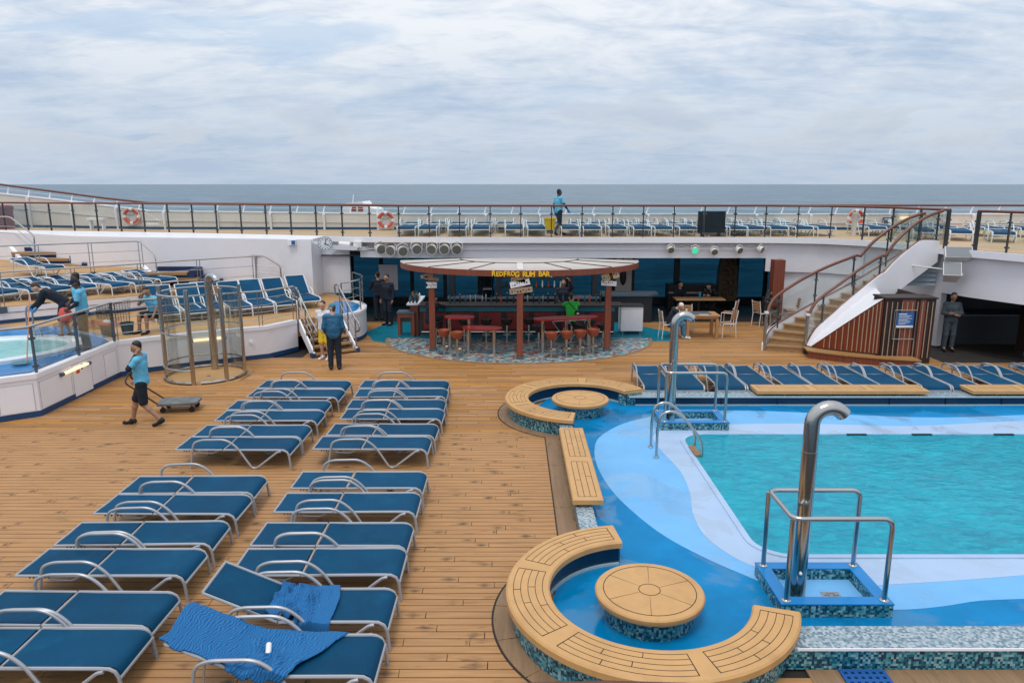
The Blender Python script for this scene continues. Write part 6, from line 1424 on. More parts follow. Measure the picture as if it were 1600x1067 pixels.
t = thing('wall_notice', 'small blue and white notice on the white terrace wall', 'notice', tuple(Q(457, 379, 27.9))); p = Q(457, 379, 25.75); MB().span((p.x - 0.16, 25.70, p.z - 0.09), (p.x + 0.12, 25.9, p.z + 0.09)).build('plate', 'sign_white', t)
t['label'] = 'small pale notice plate high on the white terrace wall'; MB().span((p.x - 0.02, 25.69, p.z - 0.07), (p.x + 0.1, 25.699, p.z + 0.07)).build('symbol', 'poster_blue', t)
# loudspeakers at the galley corner
def speaker(c, dims, rot, label):
    t = thing('loudspeaker', label, 'loudspeaker', tuple(c)); mt_ = Euler(rot).to_matrix(); c = Vector(c); w_, d_, h_ = dims
    vs = [Vector((sx * w_ / 2 * (0.75 if sy > 0 else 1), sy * d_ / 2, sz * h_ / 2 * (0.8 if sy > 0 else 1))) for sz in (-1, 1) for sy in (-1, 1) for sx in (-1, 1)]
    MB().add([c + mt_ @ p for p in vs], [(0, 2, 3, 1), (4, 5, 7, 6), (0, 1, 5, 4), (2, 6, 7, 3), (0, 4, 6, 2), (1, 3, 7, 5)]).build('cabinet', 'speaker_white', t, smooth=False)
    MB().box(c + mt_ @ Vector((0, -d_ / 2 - 0.006, 0)), (w_ * 0.92, 0.012, h_ * 0.9), 0, mt_).build('grille', 'grille', t)
    for s_ in (-1, 0, 1): MB().box(c + mt_ @ Vector((s_ * w_ * 0.28, 0.0, h_ / 2 * 0.9 + 0.003)), (0.012, d_ * 0.8, 0.012), 0, mt_).build('rib', 'panel_gap', t)
    MB().tube([c + mt_ @ Vector((w_ * 0.42, 0.05, 0)), c + mt_ @ Vector((w_ * 0.62, 0.12, 0.02))], 0.06, 10).build('pivot', 'lamp_white', t); MB().tube([c + Vector((0.1, 0.1, 0)), c + Vector((0.35, 0.75, 0.05))], 0.03, 8).build('bracket', 'lamp_white', t); return t
speaker((12.78, 21.3, 2.86), (0.72, 0.40, 0.34), (R(-32), 0, R(-14)), 'upper white loudspeaker on the galley fascia corner'); low_sp = speaker((12.62, 21.2, 2.36), (0.46, 0.44, 0.44), (R(-38), 0, R(-22)), 'lower white loudspeaker on the galley fascia corner')
MB().tube([(11.75, 22.15, 2.50), (12.5, 21.4, 2.44)], 0.02, 8).build('arm', 'lamp_white', low_sp)
# ---- upper deck fittings
def life_ring(c, r, label, tilt=0.0):
    t = thing('life_ring', label, 'life ring', tuple(c)); c = Vector(c); n = 40
    def seg(a0, a1, rr, nm, mat): MB().tube([c + Vector((r * math.cos(a0 + (a1 - a0) * i / 10), -0.02, r * math.sin(a0 + (a1 - a0) * i / 10))) for i in range(11)], rr, 10).build(nm, mat, t)
    for k_ in range(4): seg(R(90 * k_ + 12), R(90 * k_ + 78), 0.075, 'ring_section', 'ring_orange'); seg(R(90 * k_ - 12), R(90 * k_ + 12), 0.078, 'band', 'ring_white')
    MB().tube([c + Vector((1.25 * r * math.cos(R(a)), -0.07, 1.2 * r * math.sin(R(a)))) for a in range(0, 361, 20)], 0.012, 5).build('grab_line', 'ring_white', t)
    MB().add([c + Vector(p) for p in ((-0.32, 0.05, -0.38), (0.32, 0.05, -0.38), (0.06, 0.05, 0.3), (-0.06, 0.05, 0.3), (-0.32, 0.09, -0.38), (0.32, 0.09, -0.38), (0.06, 0.09, 0.3), (-0.06, 0.09, 0.3))], [(0, 1, 2, 3), (7, 6, 5, 4), (0, 4, 5, 1), (1, 5, 6, 2), (2, 6, 7, 3), (3, 7, 4, 0)]).build('bracket', 'ring_white', t)
    MB().tube([c + Vector((0.3 * math.cos(R(a)) * 0.6, -0.11, 0.12 + 0.09 * math.sin(R(a)))) for a in range(200, 560, 20)], 0.01, 5).build('cord', 'black', t)
life_ring(Q(206, 338, 31.4), 0.29, 'orange and white life ring on the sloping bulwark'); life_ring(Q(603, 344, 30.6), 0.29, 'orange and white life ring on the bulwark above the entrance'); life_ring(Q(1337, 341, 30.4), 0.29, 'orange and white life ring by the loungers near the stair head')
t = thing('television', 'black outdoor screen standing behind the upper railing', 'television', (7.2, 26.95, ZU)); MB().span((6.70, 26.92, ZU + 0.13), (7.68, 27.02, ZU + 0.90)).build('screen', 'screen_black', t)
for x in (6.9, 7.5): MB().span((x - 0.03, 26.9, ZU), (x + 0.03, 27.2, ZU + 0.13)).build('foot', 'dark_plastic', t)
p = Vector((-21.55, 31.7, ZU)); t = thing('raft_drum', 'red drum standing on the upper deck by the bulwark', 'drum', tuple(p)); MB().lathe([(0.42, 0), (0.42, 0.1), (0.39, 0.12), (0.39, 0.8), (0.43, 0.84), (0.43, 0.92), (0.36, 0.98)], p, 20).build('drum_body', 'panel_red', t)
t2_ = thing('white_bench', 'small white bench on the upper deck near the red drum', 'bench', (-17.2, 31.0, ZU)); MB().span((-17.6, 30.95, ZU + 0.40), (-16.9, 31.25, ZU + 0.5)).build('seat', 'white_trim', t2_)
for x in (-17.5, -17.0): MB().span((x - 0.03, 31.0, ZU), (x + 0.03, 31.2, ZU + 0.4)).build('leg', 'white_trim', t2_)
lbt = thing('lifeboat', 'white enclosed lifeboat roof showing above the bulwark', 'lifeboat', (-6.9, 34, 3.0)); m = MB(); prof = [(-1.6, 3.0), (-1.5, 3.55), (-1.2, 3.75), (-0.9, 4.02), (0.3, 4.1), (0.55, 3.9), (1.4, 3.75), (1.6, 3.4), (1.65, 3.0)]; n = len(prof)
m.add([(-6.85 + a * 0.6, 33.4, z) for a, z in prof] + [(-6.85 + a * 0.55, 35.4, z) for a, z in prof], [tuple(range(n)), tuple(range(2 * n - 1, n - 1, -1))] + [(i, n + i, n + (i + 1) % n, (i + 1) % n) for i in range(n)]); m.build('shell', 'white_trim', lbt)
for x in (-7.05, -6.75): MB().span((x - 0.1, 33.38, 3.68), (x + 0.12, 33.398, 3.86)).build('window', 'seat_orange', lbt)
MB().tube([(-7.2, 34, 4.05), (-7.15, 34, 4.4)], 0.015, 6).build('aerial', 'white_trim', lbt)
t = thing('deck_lamp', 'pale rectangular lamp on the bulwark near the stair head', 'lamp', (16.5, 30.9, 3.5)); p = Q(1416, 341, 30.8); MB().span((p.x - 0.2, 30.8, p.z - 0.06), (p.x + 0.2, 30.95, p.z + 0.06)).build('diffuser', 'tube_glow', t)
t = thing('hose_box', 'blue-grey box with round dial on the bulwark near the stair head', 'box', (15.4, 30.8, 3.3)); p = Q(1390, 345, 30.7); MB().span((p.x - 0.17, 30.7, p.z - 0.12), (p.x + 0.17, 30.95, p.z + 0.12)).build('box', 'clamp_grey', t); MB().tube([(p.x, 30.70, p.z), (p.x, 30.685, p.z)], 0.08, 14).build('dial', 'sign_white', t)
t = thing('deck_post', 'cream bollard post by the loungers near the life ring', 'post', (13.0, 27.3, ZU)); MB().lathe([(0.09, 0), (0.09, 0.75), (0.11, 0.78), (0.11, 0.85)], (12.55, 27.4, ZU), 12).build('post', 'bulwark_paint', t)
for i, (u, lab) in enumerate(((1225, 'white fitting on the bulwark left of the stair'), (240, 'white shelf fitting on the sloping bulwark'))):
    p = Q(u, 350, 30.85); t = thing('bulwark_fitting', lab, 'fitting', tuple(p)); MB().box((p.x, 30.85, p.z), (0.5, 0.2, 0.08)).build('shelf', 'white_trim', t)
# galley interior
t = thing('galley_counter', 'dark serving counter inside the galley opening', 'counter', (15.5, 22.6, 0)); MB().span((13.6, 22.4, 0.0), (20.0, 23.0, 0.9)).build('body', 'dark_wall', t); MB().span((13.5, 22.3, 0.9), (20.1, 23.1, 0.95)).build('top', 'clamp_grey', t)
# ---- cleaning gear
ct = thing('platform_cart', 'worn grey platform cart with black folding handle', 'cart', (-7.0, 15.6, 0)); cpos = P(282, 640, 0.0); ct.location = cpos; ang = R(8)
def CL(p): q = Matrix.Rotation(ang, 3, 'Z') @ Vector(p); return q
MB().prism([tuple(CL((x, y, 0)).xy) for x, y in rrect(-0.42, -0.27, 0.42, 0.27, 0.08, 4)], 0.17, 0.215).build('deck_board', 'cart_grey', ct, False)
for x in (-0.3, 0.3):
    for y in (-0.2, 0.2):
        q = CL((x, y, 0)); m = MB(); m.tube([CL((x, y - 0.02, 0.06)), CL((x, y + 0.02, 0.06))], 0.06, 14); m.build('wheel', 'black', ct, False); MB().tube([(q.x, q.y, 0.06), (q.x, q.y, 0.17)], 0.02, 6).build('fork', 'clamp_grey', ct, False)
hnd = [CL((-0.38, -0.22, 0.2)), CL((-1.02, -0.20, 0.70)), CL((-0.98, -0.05, 0.86)), CL((-0.98, 0.05, 0.86)), CL((-1.02, 0.20, 0.70)), CL((-0.38, 0.22, 0.2))]
MB().tube(fillet(hnd, 0.08), 0.018, 8).build('handle', 'black', ct, False)
for i, (u, v, top, lab) in enumerate(((169, 526, 'rag_red', 'grey-blue bucket holding red and white rags by the rail'), (200, 522, None, 'empty grey-blue bucket by the seated worker'))):
    p = P(u, v, ZT1); t = thing('bucket', lab, 'bucket', tuple(p)); MB().lathe([(0.13, 0.0), (0.17, 0.30), (0.18, 0.30), (0.18, 0.32), (0.165, 0.32), (0.15, 0.2), (0.12, 0.03)], p, 18).build('pail', 'bucket_blue', t)
    MB().tube([p + Vector((0.18 * math.cos(R(a)), -0.05, 0.30 + 0.10 * math.sin(R(a)))) for a in range(180, 361, 20)], 0.007, 5).build('bail', 'steel_dull', t)
    if top:
        m = MB(); m.sphere(p + Vector((0, 0, 0.33)), (0.15, 0.15, 0.08)); m.build('red_rag', 'rag_red', t); m = MB(); m.sphere(p + Vector((0.02, 0, 0.39)), (0.11, 0.1, 0.08)); m.build('white_rag', 'sign_white', t)
hs = thing('hose_coil', 'orange hose lying in a loose coil on the terrace floor', 'hose', tuple(P(152, 510, ZT1))); p0 = P(152, 510, ZT1); rh = random.Random(3); pts = []
for i in range(150):
    a = i * 0.29; r_ = 0.28 + 0.18 * math.sin(i * 0.11) + rh.uniform(-0.02, 0.02); pts.append(p0 + Vector((r_ * 1.5 * math.cos(a), r_ * 0.9 * math.sin(a), 0.03 + 0.0012 * i * (0.6 + 0.4 * math.sin(i)))))
MB().tube(pts, 0.014, 5).build('hose', 'hose_orange', hs)
nt = thing('net_bag', 'grey safety net hung on the balustrade beside the workers', 'net', tuple(P(178, 540, ZT1))); m = MB(); A_, B_ = Q(150, 480, 17.6), Q(203, 468, 18.4); A2, B2 = Q(150, 497, 17.6), Q(203, 505, 18.4)
for i in range(13):
    f = i / 12; m.tube([A_ + (B_ - A_) * f, A2 + (B2 - A2) * min(1, f + 0.08)], 0.005, 4)
    g_ = i / 12; m.tube([A_ + (A2 - A_) * g_, B_ + (B2 - B_) * g_], 0.005, 4)
o = m.build('netting', 'dark_plastic', nt); o['kind'] = 'stuff'
bu = P(859, 366, ZU); bu = Vector((bu.x * 26.95 / bu.y, 26.95, ZU)); t = thing('mop_bucket', 'bright yellow mop bucket on a trolley behind the upper railing', 'bucket', tuple(bu))
MB().lathe([(0.16, 0.25), (0.21, 0.62), (0.23, 0.63), (0.23, 0.67), (0.2, 0.67), (0.15, 0.3)], bu, 16).build('tub', 'bucket_yellow', t); m = MB()
for x in (-0.14, 0.14): m.tube([bu + Vector((x, -0.1, 0.0)), bu + Vector((x, -0.1, 0.27))], 0.015, 6); m.tube([bu + Vector((x, 0.1, 0.0)), bu + Vector((x, 0.1, 0.27))], 0.015, 6)
m.build('trolley_leg', 'alu_white', t)
# ================================================================== PEOPLE
def sdf_mesh(prims, k, vox, wob=0.0, seed=0):
    """smooth union of tapered capsules and ellipsoids, polygonised with surface nets -> one closed surface"""
    lo = np.array([1e9] * 3); hi = -lo
    for p in prims:
        if p[0] == 'cap': pts = [(p[1], p[3]), (p[2], p[4])]
        else: pts = [(p[1], max(p[2]))]
        for c, r in pts: lo = np.minimum(lo, np.array(c) - r); hi = np.maximum(hi, np.array(c) + r)
    lo -= 3 * vox; hi += 3 * vox; n = np.ceil((hi - lo) / vox).astype(int) + 1
    gx, gy, gz = [lo[i] + vox * np.arange(n[i]) for i in range(3)]
    X, Y, Z = np.meshgrid(gx, gy, gz, indexing='ij'); D = None
    for p in prims:
        if p[0] == 'cap':
            a, b = np.array(p[1], float), np.array(p[2], float); ab = b - a; L2 = max(1e-9, ab @ ab)
            t = np.clip(((X - a[0]) * ab[0] + (Y - a[1]) * ab[1] + (Z - a[2]) * ab[2]) / L2, 0, 1)
            d = np.sqrt((X - a[0] - t * ab[0]) ** 2 + (Y - a[1] - t * ab[1]) ** 2 + (Z - a[2] - t * ab[2]) ** 2) - (p[3] + (p[4] - p[3]) * t)
        else:
            c, r = p[1], p[2]; q = np.sqrt(((X - c[0]) / r[0]) ** 2 + ((Y - c[1]) / r[1]) ** 2 + ((Z - c[2]) / r[2]) ** 2); d = (q - 1) * min(r)
        if D is None: D = d
        else:
            h = np.clip(0.5 + 0.5 * (D - d) / k, 0, 1); D = D * (1 - h) + d * h - k * h * (1 - h)
    if wob: D = D + wob * (np.sin(38 * X + seed) * np.sin(31 * Z + 9 * Y + seed) + 0.6 * np.sin(55 * Z + 20 * X - 17 * Y))
    S = D < 0; V = {}; cn = np.zeros(tuple(n - 1), int)
    for i in (0, 1):
        for j in (0, 1):
            for l in (0, 1): cn += S[i:n[0] - 1 + i, j:n[1] - 1 + j, l:n[2] - 1 + l]
    act = np.argwhere((cn > 0) & (cn < 8)); idx = -np.ones(tuple(n - 1), int); idx[tuple(act.T)] = np.arange(len(act))
    acc = np.zeros((len(act), 3)); cnt = np.zeros(len(act)); cor = [(i, j, l) for i in (0, 1) for j in (0, 1) for l in (0, 1)]
    for a in cor:
        for ax in range(3):
            if a[ax]: continue
            b = list(a); b[ax] = 1; d0 = D[act[:, 0] + a[0], act[:, 1] + a[1], act[:, 2] + a[2]]; d1 = D[act[:, 0] + b[0], act[:, 1] + b[1], act[:, 2] + b[2]]
            m = (d0 < 0) != (d1 < 0); t = np.where(m, d0 / np.where(m, d0 - d1, 1), 0); pt = np.tile(np.array(a, float), (len(act), 1)); pt[:, ax] += t
            acc[m] += pt[m]; cnt[m] += 1
    vs = lo + (act + acc / np.maximum(cnt, 1)[:, None]) * vox; fs = []
    for ax in range(3):
        o1, o2 = (ax + 1) % 3, (ax + 2) % 3; sl0 = [slice(None)] * 3; sl1 = [slice(None)] * 3; sl0[ax] = slice(0, -1); sl1[ax] = slice(1, None)
        ed = np.argwhere(S[tuple(sl0)] != S[tuple(sl1)]); ed = ed[(ed[:, o1] > 0) & (ed[:, o2] > 0) & (ed[:, o1] < n[o1] - 1) & (ed[:, o2] < n[o2] - 1)]
        q = []
        for d1, d2 in ((0, 0), (-1, 0), (-1, -1), (0, -1)):
            c = ed.copy(); c[:, o1] += d1; c[:, o2] += d2; q.append(idx[c[:, 0], c[:, 1], c[:, 2]])
        q = np.stack(q, 1); fl = S[ed[:, 0], ed[:, 1], ed[:, 2]]; q[fl] = q[fl][:, ::-1]; fs.append(q[(q >= 0).all(1)])
    return vs, np.concatenate(fs)
BASE = dict(hipL=(-.09, 0, .92), hipR=(.09, 0, .92), kneeL=(-.10, .02, .49), kneeR=(.10, .02, .49), ankL=(-.105, -.02, .085), ankR=(.105, -.02, .085), toeL=(-.12, .15, .035), toeR=(.12, .15, .035),
            pelvis=(0, 0, .96), waist=(0, 0, 1.10), chest=(0, .01, 1.29), neck=(0, -.01, 1.47), head=(0, .025, 1.625), shL=(-.185, -.005, 1.41), shR=(.185, -.005, 1.41), elL=(-.235, -.03, 1.14), elR=(.235, -.03, 1.14), wrL=(-.25, .05, .89), wrR=(.25, .05, .89))
def person(label, loc, rz, pose=None, h=1.75, skin='skin_a', hair='hair_black', top='cloth_navy', sleeve='long', legs='long', leg_mat='cloth_trouser', shoe='shoe_black', cap=None, longhair=False, vox=0.017, cuffs=None, gloves=None, look=0.0, belly=0.0, group=None, dress=None):
    t = thing('person', label, 'person', tuple(loc), rz, group); s = h / 1.75; J = {k: np.array(v) * s for k, v in BASE.items()}
    for k_, v_ in (pose or {}).items(): J[k_] = np.array(v_, float) * s
    def c(a, b, ra, rb): return ('cap', J[a] if isinstance(a, str) else a, J[b] if isinstance(b, str) else b, ra * s, rb * s)
    def mid(a, b, f): return J[a] + (J[b] - J[a]) * f
    hd = J['head']; nk = J['neck']; fw = np.array([math.sin(look), math.cos(look), 0.0]); sd_ = np.array([math.cos(look), -math.sin(look), 0.0]); upv = (hd - nk); upv = upv / np.linalg.norm(upv)
    tilt = upv[1]; f3 = fw - upv * (fw @ upv); f3 /= np.linalg.norm(f3)
    head = [('ell', hd + upv * .025 * s, (.076 * s, .090 * s, .100 * s)), c(hd - upv * .03 * s + f3 * .03 * s, hd - upv * .075 * s + f3 * .045 * s, .058, .040), c(hd + f3 * .085 * s - upv * .0 * s, hd + f3 * .105 * s - upv * .028 * s, .010, .016),
            ('ell', hd + sd_ * .078 * s - upv * .005 * s, (.016 * s, .022 * s, .032 * s)), ('ell', hd - sd_ * .078 * s - upv * .005 * s, (.016 * s, .022 * s, .032 * s)), c(hd + f3 * .07 * s + upv * .035 * s - sd_ * .03 * s, hd + f3 * .07 * s + upv * .035 * s + sd_ * .03 * s, .022, .022)]
    shm = (J['shL'] + J['shR']) / 2; axx = (J['shR'] - J['shL']); axx = axx / np.linalg.norm(axx)
    torso = [c(J['pelvis'] - axx * .05 * s, J['waist'] - axx * .045 * s, .115, .105 + belly), c(J['pelvis'] + axx * .05 * s, J['waist'] + axx * .045 * s, .115, .105 + belly), c(J['waist'] - axx * .045 * s, J['chest'] - axx * .07 * s, .105 + belly, .112), c(J['waist'] + axx * .045 * s, J['chest'] + axx * .07 * s, .105 + belly, .112), c('shL', 'shR', .062, .062), c(J['chest'], nk, .10, .055)]
    arms = []
    for q in 'LR': arms += [c('sh' + q, 'el' + q, .052, .042), c('el' + q, 'wr' + q, .042, .028)]
    lg = []
    for q in 'LR': lg += [c('hip' + q, 'knee' + q, .088, .060), c('knee' + q, 'ank' + q, .060, .040), c(mid('knee' + q, 'ank' + q, .3), mid('knee' + q, 'ank' + q, .3) + np.array([0, -.012 * s, 0]), .056, .05), c('ank' + q, 'toe' + q, .042, .032)]
    hands = []
    for q in 'LR':
        d = J['wr' + q] - J['el' + q]; d /= np.linalg.norm(d); hands.append(c('wr' + q, J['wr' + q] + d * .07 * s, .028, .034))
    vs, fs = sdf_mesh([c(nk - upv * .02 * s, hd - upv * .04 * s, .054, .052)] + head + torso + arms + lg + hands, .028 * s, vox * s)
    # fingers: rooted inside the palm, each bent at its knuckles
    m = MB(); m.v = [Vector(p) for p in vs]; m.f = [tuple(int(i) for i in f) for f in fs]
    for q in 'LR':
        d = J['wr' + q] - J['el' + q]; d /= np.linalg.norm(d); sg = 1 if q == 'R' else -1
        inw = np.array([-sg * 1.0, 0.25, 0.0]); inw = inw - d * (inw @ d); inw /= np.linalg.norm(inw); acr = np.cross(d, inw); p0 = J['wr' + q] + d * .085 * s
        for i, L_ in enumerate((.066, .076, .070, .055)):
            b = p0 + acr * (i - 1.5) * .0185 * s; j1 = b + (d * .85 + inw * .3) * L_ * .5 * s; j2 = j1 + (d * .55 + inw * .8) * L_ * .35 * s; j3 = j2 + (d * .2 + inw * .95) * L_ * .3 * s; m.tube([b - d * .02 * s, b, j1, j2, j3], .009 * s, 6, rr=[.0095 * s, .0095 * s, .0088 * s, .0080 * s, .006 * s])
        b = J['wr' + q] + d * .045 * s - acr * .028 * s; m.tube([b, b - acr * .022 * s + d * .028 * s + inw * .012 * s, b - acr * .026 * s + d * .055 * s + inw * .028 * s], .01 * s, 6, rr=[.012 * s, .0105 * s, .008 * s])
    body_ = m.build('body', skin, t, False, recalc=False)
    def cloth(nm, prims, mat, k_=.024, wob=.0022, vx=None):
        v_, f_ = sdf_mesh(prims, k_ * s, (vx or vox) * s, wob * s, len(label)); mm = MB(); mm.v = [Vector(p) for p in v_]; mm.f = [tuple(int(i) for i in f) for f in f_]; return mm.build(nm, mat, t, False, recalc=False)
    def grow(p, g): return ('cap', p[1], p[2], p[3] + g * s, p[4] + g * s)
    shirt = [grow(p, .016) for p in torso[:5]] + [c(J['chest'] + (nk - J['chest']) * .1, J['chest'] + (nk - J['chest']) * .80, .118, .068)]
    for q in 'LR':
        if sleeve == 'long': shirt += [c('sh' + q, 'el' + q, .068, .058), c('el' + q, mid('el' + q, 'wr' + q, .93), .058, .042)]
        else: shirt += [c('sh' + q, mid('sh' + q, 'el' + q, .62), .068, .064)]
    shirt += [c(J['pelvis'] - axx * .055 * s - np.array([0, 0, .03 * s]), J['pelvis'] + axx * .055 * s - np.array([0, 0, .03 * s]), .128, .128)]
    cloth('shirt', shirt, top)
    if sleeve == 'arm_guard' or cuffs:
        for q in 'LR': cloth('arm_sleeve', [c(mid('sh' + q, 'el' + q, .6), 'el' + q, .052, .048), c('el' + q, mid('el' + q, 'wr' + q, .9), .048, .034)], cuffs or 'cloth_navy', .03, .001)
    tr = [c(J['pelvis'] - axx * .05 * s, J['pelvis'] + axx * .05 * s, .120, .120), c('hipL', 'hipR', .108, .108)]
    for q in 'LR':
        if legs == 'long': tr += [c('hip' + q, 'knee' + q, .104, .080), c('knee' + q, mid('knee' + q, 'ank' + q, .97), .080, .066)]
        else: tr += [c('hip' + q, mid('hip' + q, 'knee' + q, .88), .106, .092)]
    cloth('trousers' if legs == 'long' else 'shorts', tr, leg_mat)
    for q in 'LR':
        a, b = J['ank' + q], J['toe' + q]; d = (b - a); cloth('shoe', [c(a - d * .22 + np.array([0, 0, -.035 * s]), b + d * .12, .046, .038), c(a + np.array([0, 0, .01]), a + d * .3 - np.array([0, 0, .02 * s]), .052, .05)], shoe, .02, 0)
        if gloves:
            d = J['wr' + q] - J['el' + q]; d /= np.linalg.norm(d); cloth('glove', [c(J['wr' + q] - d * .04 * s, J['wr' + q] + d * .10 * s, .036, .045), c(J['wr' + q] + d * .10 * s, J['wr' + q] + d * .16 * s, .035, .02)], gloves, .02, 0)
    hr_ = [('ell', hd + upv * .050 * s - f3 * .014 * s, (.084 * s, .096 * s, .088 * s)), c(hd - f3 * .055 * s, hd - f3 * .045 * s - upv * .06 * s, .050, .036)]
    if longhair: hr_ += [c(hd - f3 * .05 * s, shm - f3 * .09 * s - np.array([0, 0, .12 * s]), .075, .075), c(hd - f3 * .03 * s + sd_ * .06 * s, shm - f3 * .05 * s + sd_ * .09 * s, .04, .05), c(hd - f3 * .03 * s - sd_ * .06 * s, shm - f3 * .05 * s - sd_ * .09 * s, .04, .05)]
    if cap: cloth('hair', [c(hd - f3 * .05 * s + upv * .02 * s, hd - f3 * .045 * s - upv * .06 * s, .06, .04)], hair, .02, 0); cp_ = cloth('cap', [('ell', hd + upv * .055 * s, (.086 * s, .098 * s, .080 * s)), c(hd + upv * .045 * s + f3 * .07 * s - sd_ * .035 * s, hd + upv * .03 * s + f3 * .15 * s, .020, .014), c(hd + upv * .045 * s + f3 * .07 * s + sd_ * .035 * s, hd + upv * .03 * s + f3 * .15 * s, .020, .014)], cap, .015, 0)
    else: cloth('hair', [(hr_[0][0], hr_[0][1] + upv * .016 * s - f3 * .022 * s, (.081 * s, .090 * s, .078 * s))] + hr_[1:], hair, .03, .002)
    for sg in (-1, 1): m = MB(); m.sphere(Vector(hd + f3 * .082 * s + sd_ * sg * .032 * s + upv * .012 * s), .011 * s, 8, 6); m.build('eye', 'ink', body_, False)
    m = MB(); a_ = Vector(hd + f3 * .088 * s - upv * .052 * s); m.tube([a_ - Vector(sd_) * .022 * s, a_ + Vector(f3) * .004 * s, a_ + Vector(sd_) * .022 * s], .005 * s, 6); m.build('mouth', 'rag_red' if skin == 'skin_b' else 'dark_wood', body_, False)
    return t
# worker walking with the cart, one hand at his ear
person('person in light blue polo and navy shorts walking with a cart, hand at ear', P(229, 664), R(97), dict(hipL=(-.09, -.01, .90), kneeL=(-.09, -.02, .47), ankL=(-.10, -.33, .13), toeL=(-.11, -.20, .04), hipR=(.09, .02, .90), kneeR=(.09, .19, .50), ankR=(.10, .29, .09), toeR=(.11, .45, .045),
       elL=(-.27, .13, 1.25), wrL=(-.145, -.0, 1.53), elR=(.26, .0, 1.14), wrR=(.20, .18, .93), waist=(0, .01, 1.09), chest=(0, .02, 1.28), head=(0, .04, 1.62)), 1.76, 'skin_a', 'hair_black', 'polo_blue', 'short', 'shorts', 'cloth_navy', 'shoe_black', cuffs='cloth_navy', look=R(-12), vox=0.013)
person('person in blue quilted jacket, teal cap and dark trousers seen from behind', P(524, 577), R(12), dict(elL=(-.245, -.02, 1.13), wrL=(-.21, .15, .96), elR=(.245, -.02, 1.13), wrR=(.21, .15, .96)), 1.78, 'skin_b', 'hair_brown', 'cloth_jacket', 'long', 'long', 'cloth_trouser', 'shoe_black', 'cap_teal', look=R(-40), belly=.02, vox=0.014)
person('person in yellow shorts and white shoes half hidden behind the quilted jacket', P(509, 561), R(165), None, 1.66, 'skin_b', 'hair_brown', 'cloth_white', 'short', 'shorts', 'cloth_yellow', 'shoe_white')
person('person in navy jacket and shorts bending to skim the hot tub with a pole', P(101, 528, ZT1), R(112), dict(pelvis=(0, -.10, .92), hipL=(-.09, -.08, .88), hipR=(.09, -.08, .88), kneeL=(-.11, .02, .48), kneeR=(.11, -.02, .48), ankL=(-.12, .04, .085), ankR=(.12, -.14, .085), toeL=(-.13, .21, .035), toeR=(.14, .03, .035),
       waist=(0, .02, 1.03), chest=(0, .20, 1.15), neck=(0, .36, 1.24), head=(0, .48, 1.32), shL=(-.185, .31, 1.22), shR=(.185, .31, 1.22), elL=(-.20, .44, .98), elR=(.20, .42, .97), wrL=(-.10, .62, .84), wrR=(.10, .55, .80)), 1.78, 'skin_b', 'hair_brown', 'cloth_navy', 'long', 'shorts', 'cloth_navy', 'shoe_black', gloves='glove_blue')
sp_ = thing('skimmer_pole', 'orange pole with green skimmer net reaching into the hot tub', 'pole', tuple(P(30, 560, ZT1 + 0.1))); a_, b_ = P(101, 528, ZT1) + Vector((-0.55, -0.42, 0.86)), P(42, 566, ZT1 + 0.06)
MB().tube([a_ + (a_ - b_) * 0.28, b_], 0.014, 8).build('pole', 'hose_orange', sp_); MB().lathe([(0.05, 0.0), (0.19, 0.004), (0.2, 0.01), (0.05, 0.014)], b_ + Vector((-0.12, 0, -0.012)), 18).build('net', 'teal_floor', sp_)
LOOKDOWN = dict(head=(0, .07, 1.605), neck=(0, .01, 1.47), elL=(-.25, .06, 1.14), wrL=(-.14, .26, 1.02), elR=(.25, .06, 1.14), wrR=(.14, .26, 1.02))
person('person in light blue polo and cap holding a red cloth by the hot tub', P(136, 546, ZT1), R(108), LOOKDOWN, 1.76, 'skin_c', 'hair_black', 'polo_blue', 'short', 'long', 'cloth_trouser', 'shoe_black', 'cloth_navy', cuffs='cloth_navy')
person('person in light blue polo and dark trousers standing close behind the capped worker', P(122, 533, ZT1) + Vector((0, 0.25, 0)), R(120), dict(elL=(-.25, .03, 1.14), wrL=(-.2, .2, 1.0), elR=(.25, .03, 1.14), wrR=(.2, .2, 1.0)), 1.72, 'skin_c', 'hair_black', 'polo_blue', 'short', 'long', 'cloth_trouser', 'shoe_black', cuffs='cloth_navy')
p_ = P(136, 546, ZT1); t = thing('red_cloth', 'red cloth bundle held by the capped worker', 'cloth', (p_.x - 0.35, p_.y - 0.1, ZT1 + 0.85)); m = MB(); rc = random.Random(4); m.sphere(Vector(t.location), (0.16, 0.13, 0.2), 14, 10)
for v_ in m.v: v_ += Vector((rc.uniform(-.02, .02), rc.uniform(-.02, .02), rc.uniform(-.02, .02)))
m.build('folds', 'rag_red', t)
SIT = dict(pelvis=(0, -.42, .50), hipL=(-.10, -.40, .47), hipR=(.10, -.40, .47), kneeL=(-.13, .0, .50), kneeR=(.13, .0, .50), ankL=(-.13, .02, .085), ankR=(.13, .04, .085), toeL=(-.14, .19, .035), toeR=(.14, .21, .035), waist=(0, -.40, .64), chest=(0, -.34, .83), neck=(0, -.29, 1.0), head=(0, -.25, 1.15), shL=(-.185, -.31, .95), shR=(.185, -.31, .95), elL=(-.22, -.22, .70), wrL=(-.16, -.03, .60), elR=(.22, -.22, .70), wrR=(.16, -.03, .60))
s7 = dict(SIT); s7.update(elR=(.24, -.12, .78), wrR=(.06, -.10, 1.02), elL=(-.24, -.28, .70), wrL=(-.22, -.14, .47), head=(0, -.20, 1.13), shL=(-.185, -.28, .94), shR=(.185, -.27, .94))
